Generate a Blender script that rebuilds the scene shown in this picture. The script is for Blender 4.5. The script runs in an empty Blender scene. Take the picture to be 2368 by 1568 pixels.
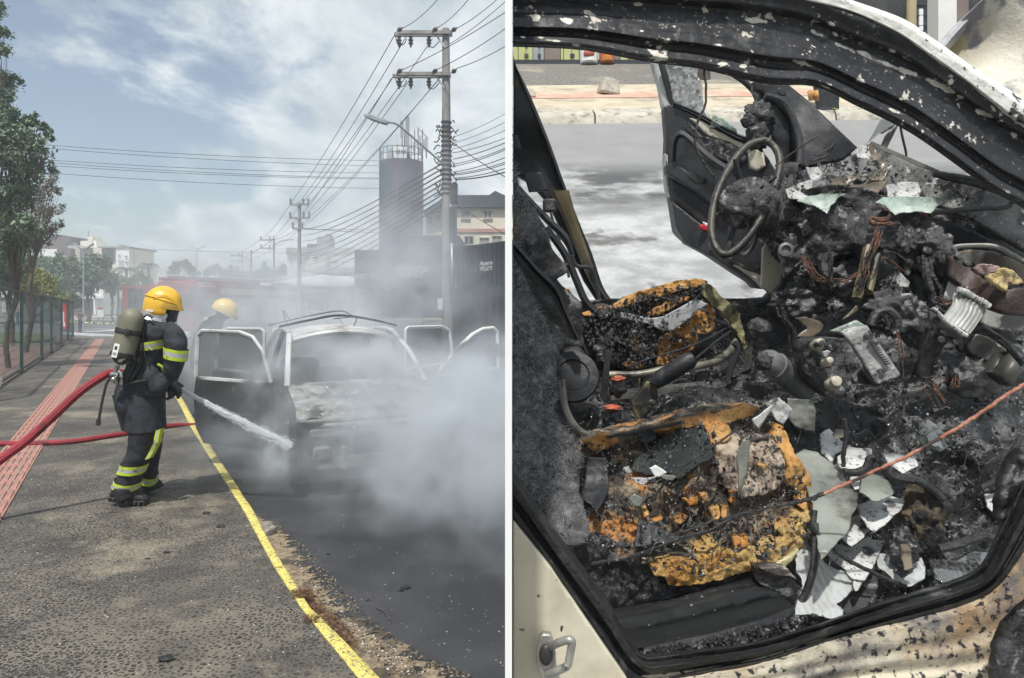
import bpy,bmesh,math,random
import numpy as np
from mathutils import Vector,Matrix,noise,Euler
from mathutils.geometry import delaunay_2d_cdt
random.seed(7); rng = np.random.default_rng(7)
SC = bpy.context.scene
COL = SC.collection
R = math.radians
# ---------------------------------------------------------------- camera, sky, sun, exposure
FOC = 1600.0                      # focal length in units of a 2368 wide frame
EYE = 1.65
cam_d = bpy.data.cameras.new('camera'); cam = bpy.data.objects.new('camera',cam_d); COL.objects.link(cam)
cam.location = (0,0,EYE); cam.rotation_euler = (R(90),0,0)
cam_d.sensor_width = 36; cam_d.lens = 36 * FOC / 2368; cam_d.shift_y = -72 / 2368
cam_d.clip_start = 0.05; cam_d.clip_end = 3000
SC.camera = cam
SUN_EL,SUN_AZ = 62,190          # elevation; azimuth clockwise from +Y (190: behind the camera)
SKY_STRENGTH = 0.09
world = bpy.data.worlds.new('World'); SC.world = world; world.use_nodes = True
def build_world():
    nt = world.node_tree; n = nt.nodes; l = nt.links; n.clear()
    out = n.new('ShaderNodeOutputWorld'); bg = n.new('ShaderNodeBackground'); bg.inputs[1].default_value = SKY_STRENGTH
    sky = n.new('ShaderNodeTexSky'); sky.sky_type = 'NISHITA'; sky.sun_disc = False
    sky.sun_elevation = R(SUN_EL); sky.sun_rotation = R(SUN_AZ); sky.air_density = 1.2; sky.dust_density = 1.6
    tc = n.new('ShaderNodeTexCoord'); sep = n.new('ShaderNodeSeparateXYZ'); l.new(tc.outputs['Generated'],sep.inputs[0])
    def math_(op,a,b=None,clamp=False):
        m = n.new('ShaderNodeMath'); m.operation = op; m.use_clamp = clamp
        for i,v in enumerate((a,b)):
            if v is None: continue
            if isinstance(v,(int,float)): m.inputs[i].default_value = v
            else: l.new(v,m.inputs[i])
        return m.outputs[0]
    zz = math_('ADD',math_('ABSOLUTE',sep.outputs[2]),0.30)
    ux = math_('DIVIDE',sep.outputs[0],zz); uy = math_('DIVIDE',sep.outputs[1],zz)
    cmb = n.new('ShaderNodeCombineXYZ'); l.new(ux,cmb.inputs[0]); l.new(uy,cmb.inputs[1])
    def noise_(scale,det,rough,vec,dist=0.0):
        t = n.new('ShaderNodeTexNoise'); t.inputs['Scale'].default_value = scale; t.inputs['Detail'].default_value = det
        t.inputs['Roughness'].default_value = rough; t.inputs['Distortion'].default_value = dist; l.new(vec,t.inputs['Vector']); return t.outputs['Fac']
    mp = n.new('ShaderNodeMapping'); mp.inputs['Scale'].default_value = (1.15,.9,1); mp.inputs['Rotation'].default_value = (0,0,R(12)); mp.inputs['Location'].default_value = (3.3,1.7,0); l.new(cmb.outputs[0],mp.inputs[0])
    big = noise_(1.3,3,0.5,mp.outputs[0]); fine = noise_(3.6,10,0.60,mp.outputs[0],0.2)
    bias = math_('MULTIPLY',sep.outputs[0],0.40)          # thicker cover towards the right (+X)
    s = math_('ADD',math_('MULTIPLY',big,0.45),math_('MULTIPLY',fine,0.62)); s = math_('ADD',s,bias)
    mr = n.new('ShaderNodeMapRange'); mr.interpolation_type = 'SMOOTHSTEP'
    mr.inputs['From Min'].default_value = 0.30; mr.inputs['From Max'].default_value = 0.44; l.new(s,mr.inputs[0])
    shade = noise_(3.4,8,0.6,mp.outputs[0],.3)
    rc = n.new('ShaderNodeValToRGB'); l.new(shade,rc.inputs[0])
    rc.color_ramp.elements[0].position = 0.34; rc.color_ramp.elements[0].color = (3.8,4.45,4.9,1)
    rc.color_ramp.elements[1].position = 0.68; rc.color_ramp.elements[1].color = (7.6,8.0,8.2,1)
    mx = n.new('ShaderNodeMix'); mx.data_type = 'RGBA'; l.new(mr.outputs[0],mx.inputs['Factor'])
    hs = n.new('ShaderNodeHueSaturation'); hs.inputs['Saturation'].default_value = 0.80; hs.inputs['Value'].default_value = 1.0; l.new(sky.outputs[0],hs.inputs['Color'])
    l.new(hs.outputs[0],mx.inputs[6]); l.new(rc.outputs[0],mx.inputs[7])
    l.new(mx.outputs[2],bg.inputs[0]); l.new(bg.outputs[0],out.inputs[0])
build_world()
sun_d = bpy.data.lights.new('sun','SUN'); sun_d.energy = 3.4; sun_d.angle = R(2.0); sun_d.color = (1,0.965,0.91)
sun = bpy.data.objects.new('sun',sun_d); COL.objects.link(sun)
_az = R(SUN_AZ); _el = R(SUN_EL)
sun_dir = Vector((math.sin(_az) * math.cos(_el),math.cos(_az) * math.cos(_el),math.sin(_el)))
sun.rotation_euler = sun_dir.to_track_quat('Z','Y').to_euler(); sun.location = (0,0,40)
SC.view_settings.view_transform = 'Standard'; SC.view_settings.look = 'None'; SC.view_settings.gamma = 1; SC.view_settings.use_curve_mapping = False
SC.view_settings.exposure = 0.50
cy = SC.cycles
cy.use_denoising = True; cy.volume_bounces = 3; cy.max_bounces = 8; cy.transparent_max_bounces = 24
cy.volume_step_rate = 2.0; cy.use_adaptive_sampling = True; cy.adaptive_threshold = 0.02
# ---------------------------------------------------------------- placing
def at(px,py,Y): return Vector(((px - 1184) / FOC * Y,Y,EYE - (py - 712) / FOC * Y))
def gr(px,py,z=0.0):
    Y = (EYE - z) * FOC / (py - 712); return Vector(((px - 1184) / FOC * Y,Y,z))
def m_px(n,Y): return n / FOC * Y
# ---------------------------------------------------------------- mesh builder
class MB:
    def __init__(s): s.v = []; s.f = []; s.m = []; s.cur = 0
    def mat(s,i): s.cur = i; return s
    def add(s,vs,fs):
        o = len(s.v); s.v.extend([tuple(v) for v in vs]); s.f.extend([tuple(o + i for i in f) for f in fs]); s.m.extend([s.cur] * len(fs)); return o
    def box(s,c,size,rot=None,taper=1.0,bevel=0.0):
        hx,hy,hz = size[0] / 2,size[1] / 2,size[2] / 2; M = (rot if rot is not None else Matrix.Identity(3)); c = Vector(c)
        if bevel <= 0:
            vs = []
            for z,k in ((-hz,1),(hz,taper)):
                for x,y in ((-hx,-hy),(hx,-hy),(hx,hy),(-hx,hy)): vs.append(c + M @ Vector((x * k,y * k,z)))
            s.add(vs,[(3,2,1,0),(4,5,6,7),(0,1,5,4),(1,2,6,5),(2,3,7,6),(3,0,4,7)])
        else:
            b = min(bevel,hx * .9,hy * .9,hz * .9)
            ring = [(-hx + b,-hy),(hx - b,-hy),(hx,-hy + b),(hx,hy - b),(hx - b,hy),(-hx + b,hy),(-hx,hy - b),(-hx,-hy + b)]
            rin = [(x * (hx - b) / hx,y * (hy - b) / hy) for x,y in ring]
            vs = []
            for z,rr,k in ((-hz,rin,1),(-hz + b,ring,1),(hz - b,ring,taper),(hz,rin,taper)):
                for x,y in rr: vs.append(c + M @ Vector((x * k,y * k,z)))
            fs = [tuple(range(7,-1,-1)),tuple(range(24,32))]
            for L in range(3):
                for i in range(8): j = (i + 1) % 8; fs.append((L * 8 + i,L * 8 + j,L * 8 + 8 + j,L * 8 + 8 + i))
            s.add(vs,fs)
        return s
    def bar(s,a,b,w,h=None,up=(0,0,1)):
        a = Vector(a); b = Vector(b); d = b - a; L = d.length
        if L < 1e-6: return s
        d.normalize(); u = Vector(up); r = d.cross(u)
        if r.length < 1e-4: r = d.cross(Vector((1,0,0)))
        r.normalize(); u = r.cross(d); M = Matrix((r,d,u)).transposed()
        return s.box((a + b) / 2,(w,L,h or w),M)
    def tube(s,pts,rad,n=8,cap=True,flat=1.0,up=None):
        pts = [Vector(p) for p in pts]; k = len(pts)
        rads = rad if isinstance(rad,(list,tuple)) else [rad] * k
        t0 = (pts[1] - pts[0]).normalized(); ref = Vector(up) if up else (Vector((0,0,1)) if abs(t0.z) < .9 else Vector((1,0,0)))
        vs = []; prev = None
        for i,p in enumerate(pts):
            t = (pts[min(i + 1,k - 1)] - pts[max(i - 1,0)]); t = t.normalized() if t.length > 1e-9 else t0
            if prev is None: u = (ref - t * ref.dot(t)).normalized()
            else:
                u = prev - t * prev.dot(t); u = u.normalized() if u.length > 1e-6 else ref
            prev = u; w = t.cross(u)
            for j in range(n):
                a = 2 * math.pi * j / n; vs.append(p + (u * math.cos(a) * flat + w * math.sin(a)) * rads[i])
        fs = []
        for i in range(k - 1):
            for j in range(n): q = (j + 1) % n; fs.append((i * n + j,i * n + q,i * n + n + q,i * n + n + j))
        if cap: fs += [tuple(range(n - 1,-1,-1)),tuple((k - 1) * n + j for j in range(n))]
        s.add(vs,fs); return s
    def rings(s,rings,cap=True):
        n = len(rings[0]); vs = [p for r in rings for p in r]; fs = []
        for i in range(len(rings) - 1):
            for j in range(n): q = (j + 1) % n; fs.append((i * n + j,i * n + q,i * n + n + q,i * n + n + j))
        if cap: fs += [tuple(range(n - 1,-1,-1)),tuple((len(rings) - 1) * n + j for j in range(n))]
        s.add(vs,fs); return s
    def ball(s,c,r,seg=12,rg=8,jit=0.0):
        if not isinstance(r,(list,tuple)): r = (r,r,r)
        vs = []; fs = []; sd = Vector((random.random() * 50,) * 3)
        for i in range(rg + 1):
            th = math.pi * i / rg
            for j in range(seg):
                ph = 2 * math.pi * j / seg; d = Vector((math.sin(th) * math.cos(ph),math.sin(th) * math.sin(ph),math.cos(th)))
                k = 1 + (jit * noise.noise(d * 1.7 + sd) if jit else 0)
                vs.append((c[0] + d.x * r[0] * k,c[1] + d.y * r[1] * k,c[2] + d.z * r[2] * k))
        for i in range(rg):
            for j in range(seg): q = (j + 1) % seg; fs.append((i * seg + j,(i + 1) * seg + j,(i + 1) * seg + q,i * seg + q))
        s.add(vs,fs); return s
    def lathe(s,prof,a,b,n=16):
        """prof: (t along a->b in metres, radius)"""
        a = Vector(a); d = (Vector(b) - a).normalized(); return s.tube2(a,d,prof,n)
    def tube2(s,a,d,prof,n):
        ref = Vector((0,0,1)) if abs(d.z) < .9 else Vector((1,0,0)); u = (ref - d * ref.dot(d)).normalized(); w = d.cross(u)
        return s.rings([[a + d * t + (u * math.cos(2 * math.pi * j / n) + w * math.sin(2 * math.pi * j / n)) * max(r,1e-4) for j in range(n)] for t,r in prof])
    def prism(s,poly,off):
        """poly: list of 3-D points in one plane, extruded by off"""
        n = len(poly); off = Vector(off); vs = [Vector(p) for p in poly] + [Vector(p) + off for p in poly]
        s.add(vs,[tuple(range(n)),tuple(range(2 * n - 1,n - 1,-1))] + [(i,i + n,(i + 1) % n + n,(i + 1) % n) for i in range(n)]); return s
    def build(s,name,mats,parent=None,smooth=True,fix=True,auto=40):
        me = bpy.data.meshes.new(name)
        org = Vector(parent['_o']) if parent is not None else Vector((0,0,0))
        V = np.array(s.v,dtype=float) - np.array(org)
        me.from_pydata(V.tolist(),[],s.f)
        if not isinstance(mats,(list,tuple)): mats = [mats]
        for m_ in mats: me.materials.append(m_)
        if len(mats) > 1: me.polygons.foreach_set('material_index',s.m)
        if fix:
            bm = bmesh.new(); bm.from_mesh(me); bmesh.ops.recalc_face_normals(bm,faces=bm.faces)
            if smooth:
                ca = math.cos(R(auto))
                for e in bm.edges:
                    if len(e.link_faces) == 2 and e.link_faces[0].normal.dot(e.link_faces[1].normal) < ca: e.smooth = False
            bm.to_mesh(me); bm.free()
        if smooth: me.polygons.foreach_set('use_smooth',[True] * len(me.polygons))
        me.update()
        o = bpy.data.objects.new(name,me); COL.objects.link(o)
        if parent is not None: o.parent = parent; o['_o'] = tuple(parent['_o'])
        else: o['_o'] = (0.0,0.0,0.0)
        return o
def rebase(o,loc):
    """move a mesh's origin (and its children's frame) to loc"""
    loc = Vector(loc); me = o.data; me.transform(Matrix.Translation(-loc)); o.location = loc; o['_o'] = tuple(loc); return o
def thing(name,label,cat,loc=(0,0,0),group=None):
    o = bpy.data.objects.new(name,None); COL.objects.link(o); o.empty_display_size = .1
    o.location = loc; o['_o'] = tuple(loc); o['label'] = label; o['category'] = cat
    if group: o['group'] = group
    return o
def tag(o,label,cat,group=None):
    o['label'] = label; o['category'] = cat
    if group: o['group'] = group
    return o
def struct(o): o['kind'] = 'structure'; return o
def stuff(o): o['kind'] = 'stuff'; return o
# ---------------------------------------------------------------- materials
def newmat(name):
    m = bpy.data.materials.new(name); m.use_nodes = True; nt = m.node_tree; nt.nodes.clear()
    return m,nt.nodes,nt.links
def setin(node,key,v,links):
    if hasattr(v,'is_linked') or hasattr(v,'links'): links.new(v,node.inputs[key])
    else: node.inputs[key].default_value = v
def M(name,c1,c2=None,scale=6.0,detail=6,rough=0.6,rough2=None,metal=0.0,bump=0.0,bscale=None,lo=0.35,hi=0.65,
      c3=None,s3=2.0,lo3=0.55,hi3=0.6,spec=0.5,bdist=0.01,stretch=(1,1,1),distort=0.0,c4=None,s4=30,lo4=.6,hi4=.65,coat=0.0,rough3=None,vor=False):
    m,n,l = newmat(name)
    out = n.new('ShaderNodeOutputMaterial'); b = n.new('ShaderNodeBsdfPrincipled'); l.new(b.outputs[0],out.inputs[0])
    tc = n.new('ShaderNodeTexCoord'); mp = n.new('ShaderNodeMapping'); mp.inputs['Scale'].default_value = stretch; l.new(tc.outputs['Object'],mp.inputs[0])
    def nz(sc,dt,off=0.0,ds=0.0):
        t = n.new('ShaderNodeTexNoise'); t.inputs['Scale'].default_value = sc; t.inputs['Detail'].default_value = dt; t.inputs['Distortion'].default_value = ds
        t.inputs['Roughness'].default_value = 0.62
        if off:
            mm = n.new('ShaderNodeMapping'); mm.inputs['Location'].default_value = (off,off * 1.7,off * .6); l.new(mp.outputs[0],mm.inputs[0]); l.new(mm.outputs[0],t.inputs[0])
        else: l.new(mp.outputs[0],t.inputs[0])
        return t.outputs['Fac']
    def rng_(src,a,b_):
        r = n.new('ShaderNodeMapRange'); r.interpolation_type = 'SMOOTHSTEP'; r.inputs['From Min'].default_value = a; r.inputs['From Max'].default_value = b_; l.new(src,r.inputs[0]); return r.outputs[0]
    def mix(fac,a,b_):
        x = n.new('ShaderNodeMix'); x.data_type = 'RGBA'; l.new(fac,x.inputs['Factor'])
        for i,v in ((6,a),(7,b_)):
            if isinstance(v,tuple): x.inputs[i].default_value = (*v[:3],1)
            else: l.new(v,x.inputs[i])
        return x.outputs[2]
    col = c1; rf = None
    if c2 is not None:
        f = rng_(nz(scale,detail,0,distort),lo,hi); col = mix(f,c1,c2)
        if rough2 is not None:
            r = n.new('ShaderNodeMapRange'); r.inputs['To Min'].default_value = rough; r.inputs['To Max'].default_value = rough2; l.new(f,r.inputs[0]); rf = r.outputs[0]
    if c3 is not None:
        f3 = rng_(nz(s3,8,3.1,distort),lo3,hi3); col = mix(f3,col,c3)
        if rough3 is not None:
            r = n.new('ShaderNodeMix'); l.new(f3,r.inputs[0]); r.inputs[3].default_value = rough3
            if rf is not None: l.new(rf,r.inputs[2])
            else: r.inputs[2].default_value = rough
            rf = r.outputs[0]
    if c4 is not None: col = mix(rng_(nz(s4,4,7.7),lo4,hi4),col,c4)
    if isinstance(col,tuple): b.inputs['Base Color'].default_value = (*col[:3],1)
    else: l.new(col,b.inputs['Base Color'])
    if rf is not None: l.new(rf,b.inputs['Roughness'])
    else: b.inputs['Roughness'].default_value = rough
    b.inputs['Metallic'].default_value = metal; b.inputs['Specular IOR Level'].default_value = spec
    if coat: b.inputs['Coat Weight'].default_value = coat; b.inputs['Coat Roughness'].default_value = .08
    if bump > 0:
        bp = n.new('ShaderNodeBump'); bp.inputs['Strength'].default_value = bump; bp.inputs['Distance'].default_value = bdist
        h = nz(bscale or scale * 3,8,1.3)
        if vor:
            vt = n.new('ShaderNodeTexVoronoi'); vt.inputs['Scale'].default_value = (bscale or scale * 3) * .8; l.new(mp.outputs[0],vt.inputs[0])
            ad = n.new('ShaderNodeMath'); ad.operation = 'ADD'; l.new(h,ad.inputs[0]); l.new(vt.outputs['Distance'],ad.inputs[1]); h = ad.outputs[0]
        l.new(h,bp.inputs['Height']); l.new(bp.outputs[0],b.inputs['Normal'])
    return m
# ---------------------------------------------------------------- relief sheets: an outline with its own distance, relief and thickness
def idw(ctrl):
    C = np.array(ctrl,dtype=float)
    def f(x,y):
        d2 = (C[:,0] - x) ** 2 + (C[:,1] - y) ** 2 + 1.0; w = 1 / d2 ** 1.3
        return float((w * C[:,2]).sum() / w.sum())
    return f
def fbm(p,s,o=5): return noise.fractal(Vector(p) * s,0.9,2.1,o)
def sheet(mb,poly,depth,step=10,amp=0.0,scale=8.0,thick=0.01,edge=0.0,ridge=0.0,back=None,cut=None):
    """poly: outline (px,py); depth: number, control points or function; amp: relief towards the viewer in metres"""
    if isinstance(depth,(int,float)): dz = lambda x,y,D=depth: D
    elif callable(depth): dz = depth
    else: dz = idw(depth)
    pts = []
    n = len(poly); sd = random.random() * 40
    for i in range(n):
        a = Vector(poly[i]); b = Vector(poly[(i + 1) % n]); k = max(1,int((b - a).length / step))
        nn = Vector((-(b - a).y,(b - a).x)).normalized()
        for j in range(k):
            q = a + (b - a) * (j / k)
            if edge: q = q + nn * edge * noise.noise(Vector((q.x * .045 + sd,q.y * .045,0))) * 1.6 + nn * edge * .6 * noise.noise(Vector((q.x * .15 + sd,q.y * .15,0)))
            pts.append(q)
    nb = len(pts); xs = [p.x for p in pts]; ys = [p.y for p in pts]
    # interior points
    P = np.array([(p.x,p.y) for p in pts]); x = min(xs)
    gx = np.arange(min(xs),max(xs) + step,step); gy = np.arange(min(ys),max(ys) + step,step * .9)
    inner = []
    for r_,yy in enumerate(gy):
        cr = []
        for i in range(nb):
            (x1,y1),(x2,y2) = P[i],P[(i + 1) % nb]
            if (y1 <= yy) != (y2 <= yy): cr.append(x1 + (yy - y1) / (y2 - y1) * (x2 - x1))
        cr.sort()
        for q in range(0,len(cr) - 1,2):
            for xx in gx + (step / 2 if r_ % 2 else 0):
                if cr[q] + step * .4 < xx < cr[q + 1] - step * .4: inner.append(Vector((xx + random.uniform(-.15,.15) * step,yy + random.uniform(-.15,.15) * step)))
    V2,E2,F2,*_ = delaunay_2d_cdt(pts + inner,[],[list(range(nb))],1,1e-4)
    vs = []; sd3 = Vector((sd,sd * .7,-sd))
    for p in V2:
        Y = dz(p.x,p.y); w = at(p.x,p.y,Y); d = 0
        if amp:
            d = amp * fbm(w + sd3,scale)
            if ridge: d += ridge * (1 - abs(noise.noise((w + sd3) * scale * 2.3)) * 2)
        vs.append(w + (Vector((0,0,EYE)) - w).normalized() * d)
    nv = len(vs); cnt = {}
    for f in F2:
        for i in range(len(f)):
            a,b = f[i],f[(i + 1) % len(f)]; cnt[(a,b)] = 1
    fs = [tuple(f) for f in F2]
    off = Vector((0,thick,0)) if back is None else Vector(back)
    vs += [v + off for v in vs]
    fs += [tuple(i + nv for i in reversed(f)) for f in F2]
    for (a,b) in list(cnt):
        if (b,a) not in cnt: fs.append((b,a,a + nv,b + nv))
    mb.add(vs,fs); return mb
def wire(pts,rad,n=5,wob=0.0,sub=6):
    """smooth wire through 3-D points (Catmull-Rom)"""
    P = [Vector(p) for p in pts]; out = []
    for i in range(len(P) - 1):
        p0 = P[max(i - 1,0)]; p1 = P[i]; p2 = P[i + 1]; p3 = P[min(i + 2,len(P) - 1)]
        for j in range(sub):
            t = j / sub; q = 0.5 * ((2 * p1) + (-p0 + p2) * t + (2 * p0 - 5 * p1 + 4 * p2 - p3) * t * t + (-p0 + 3 * p1 - 3 * p2 + p3) * t ** 3)
            if wob: q = q + Vector((random.uniform(-wob,wob),random.uniform(-wob,wob),random.uniform(-wob,wob)))
            out.append(q)
    out.append(P[-1]); return out
def wpx(pts): return [at(*p) for p in pts]
def lump(mb,c,r,amp=0.35,scale=3.0,seg=22,rg=14,squash=None):
    if not isinstance(r,(list,tuple)): r = (r,r,r)
    c = Vector(c); sd = Vector((random.random() * 90,random.random() * 90,3)); vs = []; fs = []
    for i in range(rg + 1):
        th = math.pi * i / rg
        for j in range(seg):
            ph = 2 * math.pi * j / seg; d = Vector((math.sin(th) * math.cos(ph),math.sin(th) * math.sin(ph),math.cos(th)))
            k = 1 + amp * noise.fractal(d * scale + sd,.8,2.1,4); vs.append(c + Vector((d.x * r[0],d.y * r[1],d.z * r[2])) * k)
    for i in range(rg):
        for j in range(seg): q = (j + 1) % seg; fs.append((i * seg + j,(i + 1) * seg + j,(i + 1) * seg + q,i * seg + q))
    mb.add(vs,fs); return mb
def text_mesh(txt,size,mat_,name,parent,pos,rotz=0.0,rotx=90,ext=0.01,shear=0.0,sx=1.0):
    cu = bpy.data.curves.new('t','FONT'); cu.body = txt; cu.size = size; cu.extrude = ext; cu.align_x = 'CENTER'; cu.align_y = 'CENTER'; cu.shear = shear
    to = bpy.data.objects.new('t',cu); COL.objects.link(to); bpy.context.view_layer.update()
    dg = bpy.context.evaluated_depsgraph_get(); me = bpy.data.meshes.new_from_object(to.evaluated_get(dg)); bpy.data.objects.remove(to); bpy.data.curves.remove(cu)
    me.transform(Matrix.Diagonal((sx,1,1,1))); me.transform(Euler((R(rotx),0,rotz)).to_matrix().to_4x4())
    org = Vector(parent['_o']) if parent is not None else Vector((0,0,0))
    me.transform(Matrix.Translation(Vector(pos) - org)); me.materials.clear(); me.materials.append(mat_); me.name = name
    o = bpy.data.objects.new(name,me); COL.objects.link(o)
    if parent is not None: o.parent = parent
    return o
# ================================================================ MATERIALS (street)
def mat_pavement():
    m,n,l = newmat('pavement_aggregate'); out = n.new('ShaderNodeOutputMaterial'); b = n.new('ShaderNodeBsdfPrincipled'); l.new(b.outputs[0],out.inputs[0])
    g = n.new('ShaderNodeNewGeometry')
    def nz(sc,dt,rough=.6,off=0):
        t = n.new('ShaderNodeTexNoise'); t.inputs['Scale'].default_value = sc; t.inputs['Detail'].default_value = dt; t.inputs['Roughness'].default_value = rough
        mm = n.new('ShaderNodeMapping'); mm.inputs['Location'].default_value = (off,off,off); l.new(g.outputs['Position'],mm.inputs[0]); l.new(mm.outputs[0],t.inputs[0]); return t.outputs['Fac']
    def mr(s,a,b_,c=0,d=1):
        r = n.new('ShaderNodeMapRange'); r.inputs[1].default_value = a; r.inputs[2].default_value = b_; r.inputs[3].default_value = c; r.inputs[4].default_value = d; l.new(s,r.inputs[0]); return r.outputs[0]
    def mth(op,a,b_):
        x = n.new('ShaderNodeMath'); x.operation = op; x.use_clamp = True
        for i,v in enumerate((a,b_)):
            if isinstance(v,(int,float)): x.inputs[i].default_value = v
            else: l.new(v,x.inputs[i])
        return x.outputs[0]
    def mix(f,a,b_):
        x = n.new('ShaderNodeMix'); x.data_type = 'RGBA'; l.new(f,x.inputs[0])
        for i,v in ((6,a),(7,b_)):
            if isinstance(v,tuple): x.inputs[i].default_value = (*v,1)
            else: l.new(v,x.inputs[i])
        return x.outputs[2]
    # warped cells: dark pebbles in pale mortar
    wp = n.new('ShaderNodeTexNoise'); wp.inputs['Scale'].default_value = 30; wp.inputs['Detail'].default_value = 2; l.new(g.outputs['Position'],wp.inputs[0])
    vm = n.new('ShaderNodeVectorMath'); vm.operation = 'MULTIPLY_ADD'; vm.inputs[1].default_value = (.03,.03,.03); l.new(wp.outputs['Color'],vm.inputs[0]); l.new(g.outputs['Position'],vm.inputs[2])
    v = n.new('ShaderNodeTexVoronoi'); v.feature = 'DISTANCE_TO_EDGE'; v.inputs['Scale'].default_value = 36; l.new(vm.outputs[0],v.inputs[0])
    v2 = n.new('ShaderNodeTexVoronoi'); v2.inputs['Scale'].default_value = 36; l.new(vm.outputs[0],v2.inputs[0])
    patch = mr(nz(.9,5,.62),.42,.60); patch2 = mr(nz(7,4,.6,5),.3,.7)
    wid = mth('ADD',mth('MULTIPLY',patch,.15),mth('MULTIPLY',patch2,.07))
    mort = mth('SUBTRACT',1.0,mr(mth('SUBTRACT',v.outputs['Distance'],wid),-.05,.07))
    mort = mth('MULTIPLY',mort,mr(nz(2.2,6,.6,9),.36,.56,.50,1.0))
    sepc = n.new('ShaderNodeSeparateColor'); l.new(v2.outputs['Color'],sepc.inputs[0])
    peb = mix(sepc.outputs[0],(.014,.013,.012),(.050,.045,.040))
    mcol = mix(nz(3,5,.6,2),(.16,.14,.11),(.36,.315,.24))
    c = mix(mort,peb,mcol)
    stain = mr(nz(.55,5,.6,20),.46,.66); c = mix(mth('MULTIPLY',stain,.55),c,(.045,.042,.04))
    soot = mr(nz(1.6,7,.65,31),.52,.72); c = mix(mth('MULTIPLY',soot,.6),c,(.03,.029,.028))
    pale = mr(nz(26,3,.5,40),.68,.74); c = mix(mth('MULTIPLY',pale,.6),c,(.3,.28,.25)); sandy = mr(nz(1.3,8,.65,55),.55,.66); c = mix(mth('MULTIPLY',sandy,mr(nz(45,5,.7,61),.40,.60,.1,.8)),c,(.30,.26,.19))
    l.new(c,b.inputs['Base Color']); b.inputs['Roughness'].default_value = .82
    bp = n.new('ShaderNodeBump'); bp.inputs['Strength'].default_value = .6; bp.inputs['Distance'].default_value = .006; l.new(v.outputs['Distance'],bp.inputs['Height']); l.new(bp.outputs[0],b.inputs['Normal'])
    return m
PAVE = mat_pavement()
MORTAR = M('slab_joint_mortar',(.12,.105,.085),(.24,.21,.17),9,6,.9,bump=.5,bscale=60)
ASPH = M('road_asphalt',(.022,.023,.026),(.045,.046,.05),1.4,8,.62,.8,bump=.9,bscale=170,bdist=.004,c3=(.03,.03,.033),s3=.5,c4=(.14,.13,.12),s4=120,lo4=.66,hi4=.70)
ASPH_OLD = M('old_asphalt',(.075,.078,.08),(.12,.12,.12),.8,8,.85,bump=.4,bscale=60)
SAND = M('kerb_sand',(.16,.12,.075),(.30,.235,.155),22,8,.95,bump=.8,bscale=150,bdist=.006,c3=(.07,.055,.04),s3=5,lo3=.5,hi3=.62)
YEL = M('kerb_yellow_paint',(.74,.63,.17),(.60,.50,.12),7,7,.7,.85,bump=.5,bscale=70,bdist=.004,c3=(.24,.21,.13),s3=42,lo3=.54,hi3=.61,c4=(.06,.055,.05),s4=110,lo4=.57,hi4=.63)
PINK = M('tactile_terracotta',(.30,.125,.10),(.44,.22,.17),5,7,.85,bump=.4,bscale=90,c3=(.24,.18,.15),s3=2.2,lo3=.46,hi3=.66,c4=(.05,.04,.035),s4=30,lo4=.60,hi4=.7)
GREENM = M('fence_green_paint',(.010,.030,.026),(.016,.042,.036),9,3,.45)
CONC = M('pole_concrete',(.20,.195,.185),(.30,.29,.275),3,8,.9,bump=.5,bscale=40,stretch=(1,1,.3),c3=(.10,.10,.10),s3=1.6,lo3=.52,hi3=.7)
WHITEW = M('plaster_white',(.62,.62,.60),(.72,.71,.68),1.2,6,.9)
CREAM = M('plaster_cream',(.58,.53,.43),(.66,.60,.49),.8,6,.9)
BROWNW = M('plaster_brown',(.10,.065,.06),(.13,.085,.08),.8,6,.9)
BEIGEW = M('plaster_beige',(.40,.37,.31),(.47,.43,.36),.8,6,.9)
PINKB = M('plaster_pink_band',(.38,.22,.19),(.43,.26,.22),2,4,.9)
BLUEROOF = M('roof_blue',(.035,.042,.055),(.055,.062,.078),2,4,.6)
NAVY = M('container_navy',(.012,.016,.026),(.02,.026,.04),2,6,.6,bump=.2,bscale=8)
TOWERM = M('tower_paint',(.012,.014,.035),(.022,.024,.055),.5,5,.6)
TOWERR = M('tower_red_stripe',(.05,.014,.03),(.07,.02,.04),.5,5,.6)
GLASSD = M('window_dark_glass',(.02,.026,.032),rough=.15)
METG = M('galvanised',(.35,.37,.38),(.45,.47,.48),6,4,.45,metal=.7)
METW = M('white_metal',(.6,.62,.62),(.7,.7,.7),4,4,.5)
DARKM = M('dark_steel',(.03,.03,.033),(.06,.06,.06),5,4,.5,metal=.4)
WIREM = M('cable_black',(.015,.015,.017),rough=.6)
RED = M('truck_red',(.24,.016,.018),(.20,.014,.016),2,4,.3,coat=.4)
LEAFD = M('leaf_dark_hazed',(.08,.13,.075),(.16,.22,.13),3.0,2,.6)  # colour lightened to stand in for the haze over the trees
LEAFM = M('leaf_mid',(.06,.11,.04),(.12,.19,.065),3.0,2,.6)
LEAFO = M('leaf_olive',(.05,.075,.04),(.09,.115,.06),3.0,2,.6)
LEAFY = M('leaf_yellow',(.16,.19,.04),(.28,.27,.07),3.0,2,.6)
BARK = M('bark',(.06,.045,.035),(.12,.095,.075),8,6,.95,bump=.6,bscale=30)
GRASS = M('grass_ground',(.04,.065,.022),(.08,.10,.04),1.5,7,.95,bump=.5,bscale=40)
PLAZA = M('plaza_paving',(.14,.085,.07),(.20,.13,.105),3,6,.9)
GROUNDM = M('earth',(.10,.095,.085),(.15,.14,.12),.02,7,.95)
ROOFW = M('roof_white_sheet',(.62,.62,.62),(.7,.69,.68),1,4,.6)
WALLG = M('wall_grey',(.22,.22,.21),(.30,.29,.28),.6,6,.9)
WHITEP = M('white_paint_line',(.55,.55,.52),(.68,.68,.65),6,6,.8)
REDSIGN = M('sign_red',(.42,.05,.04),rough=.5)
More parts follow.
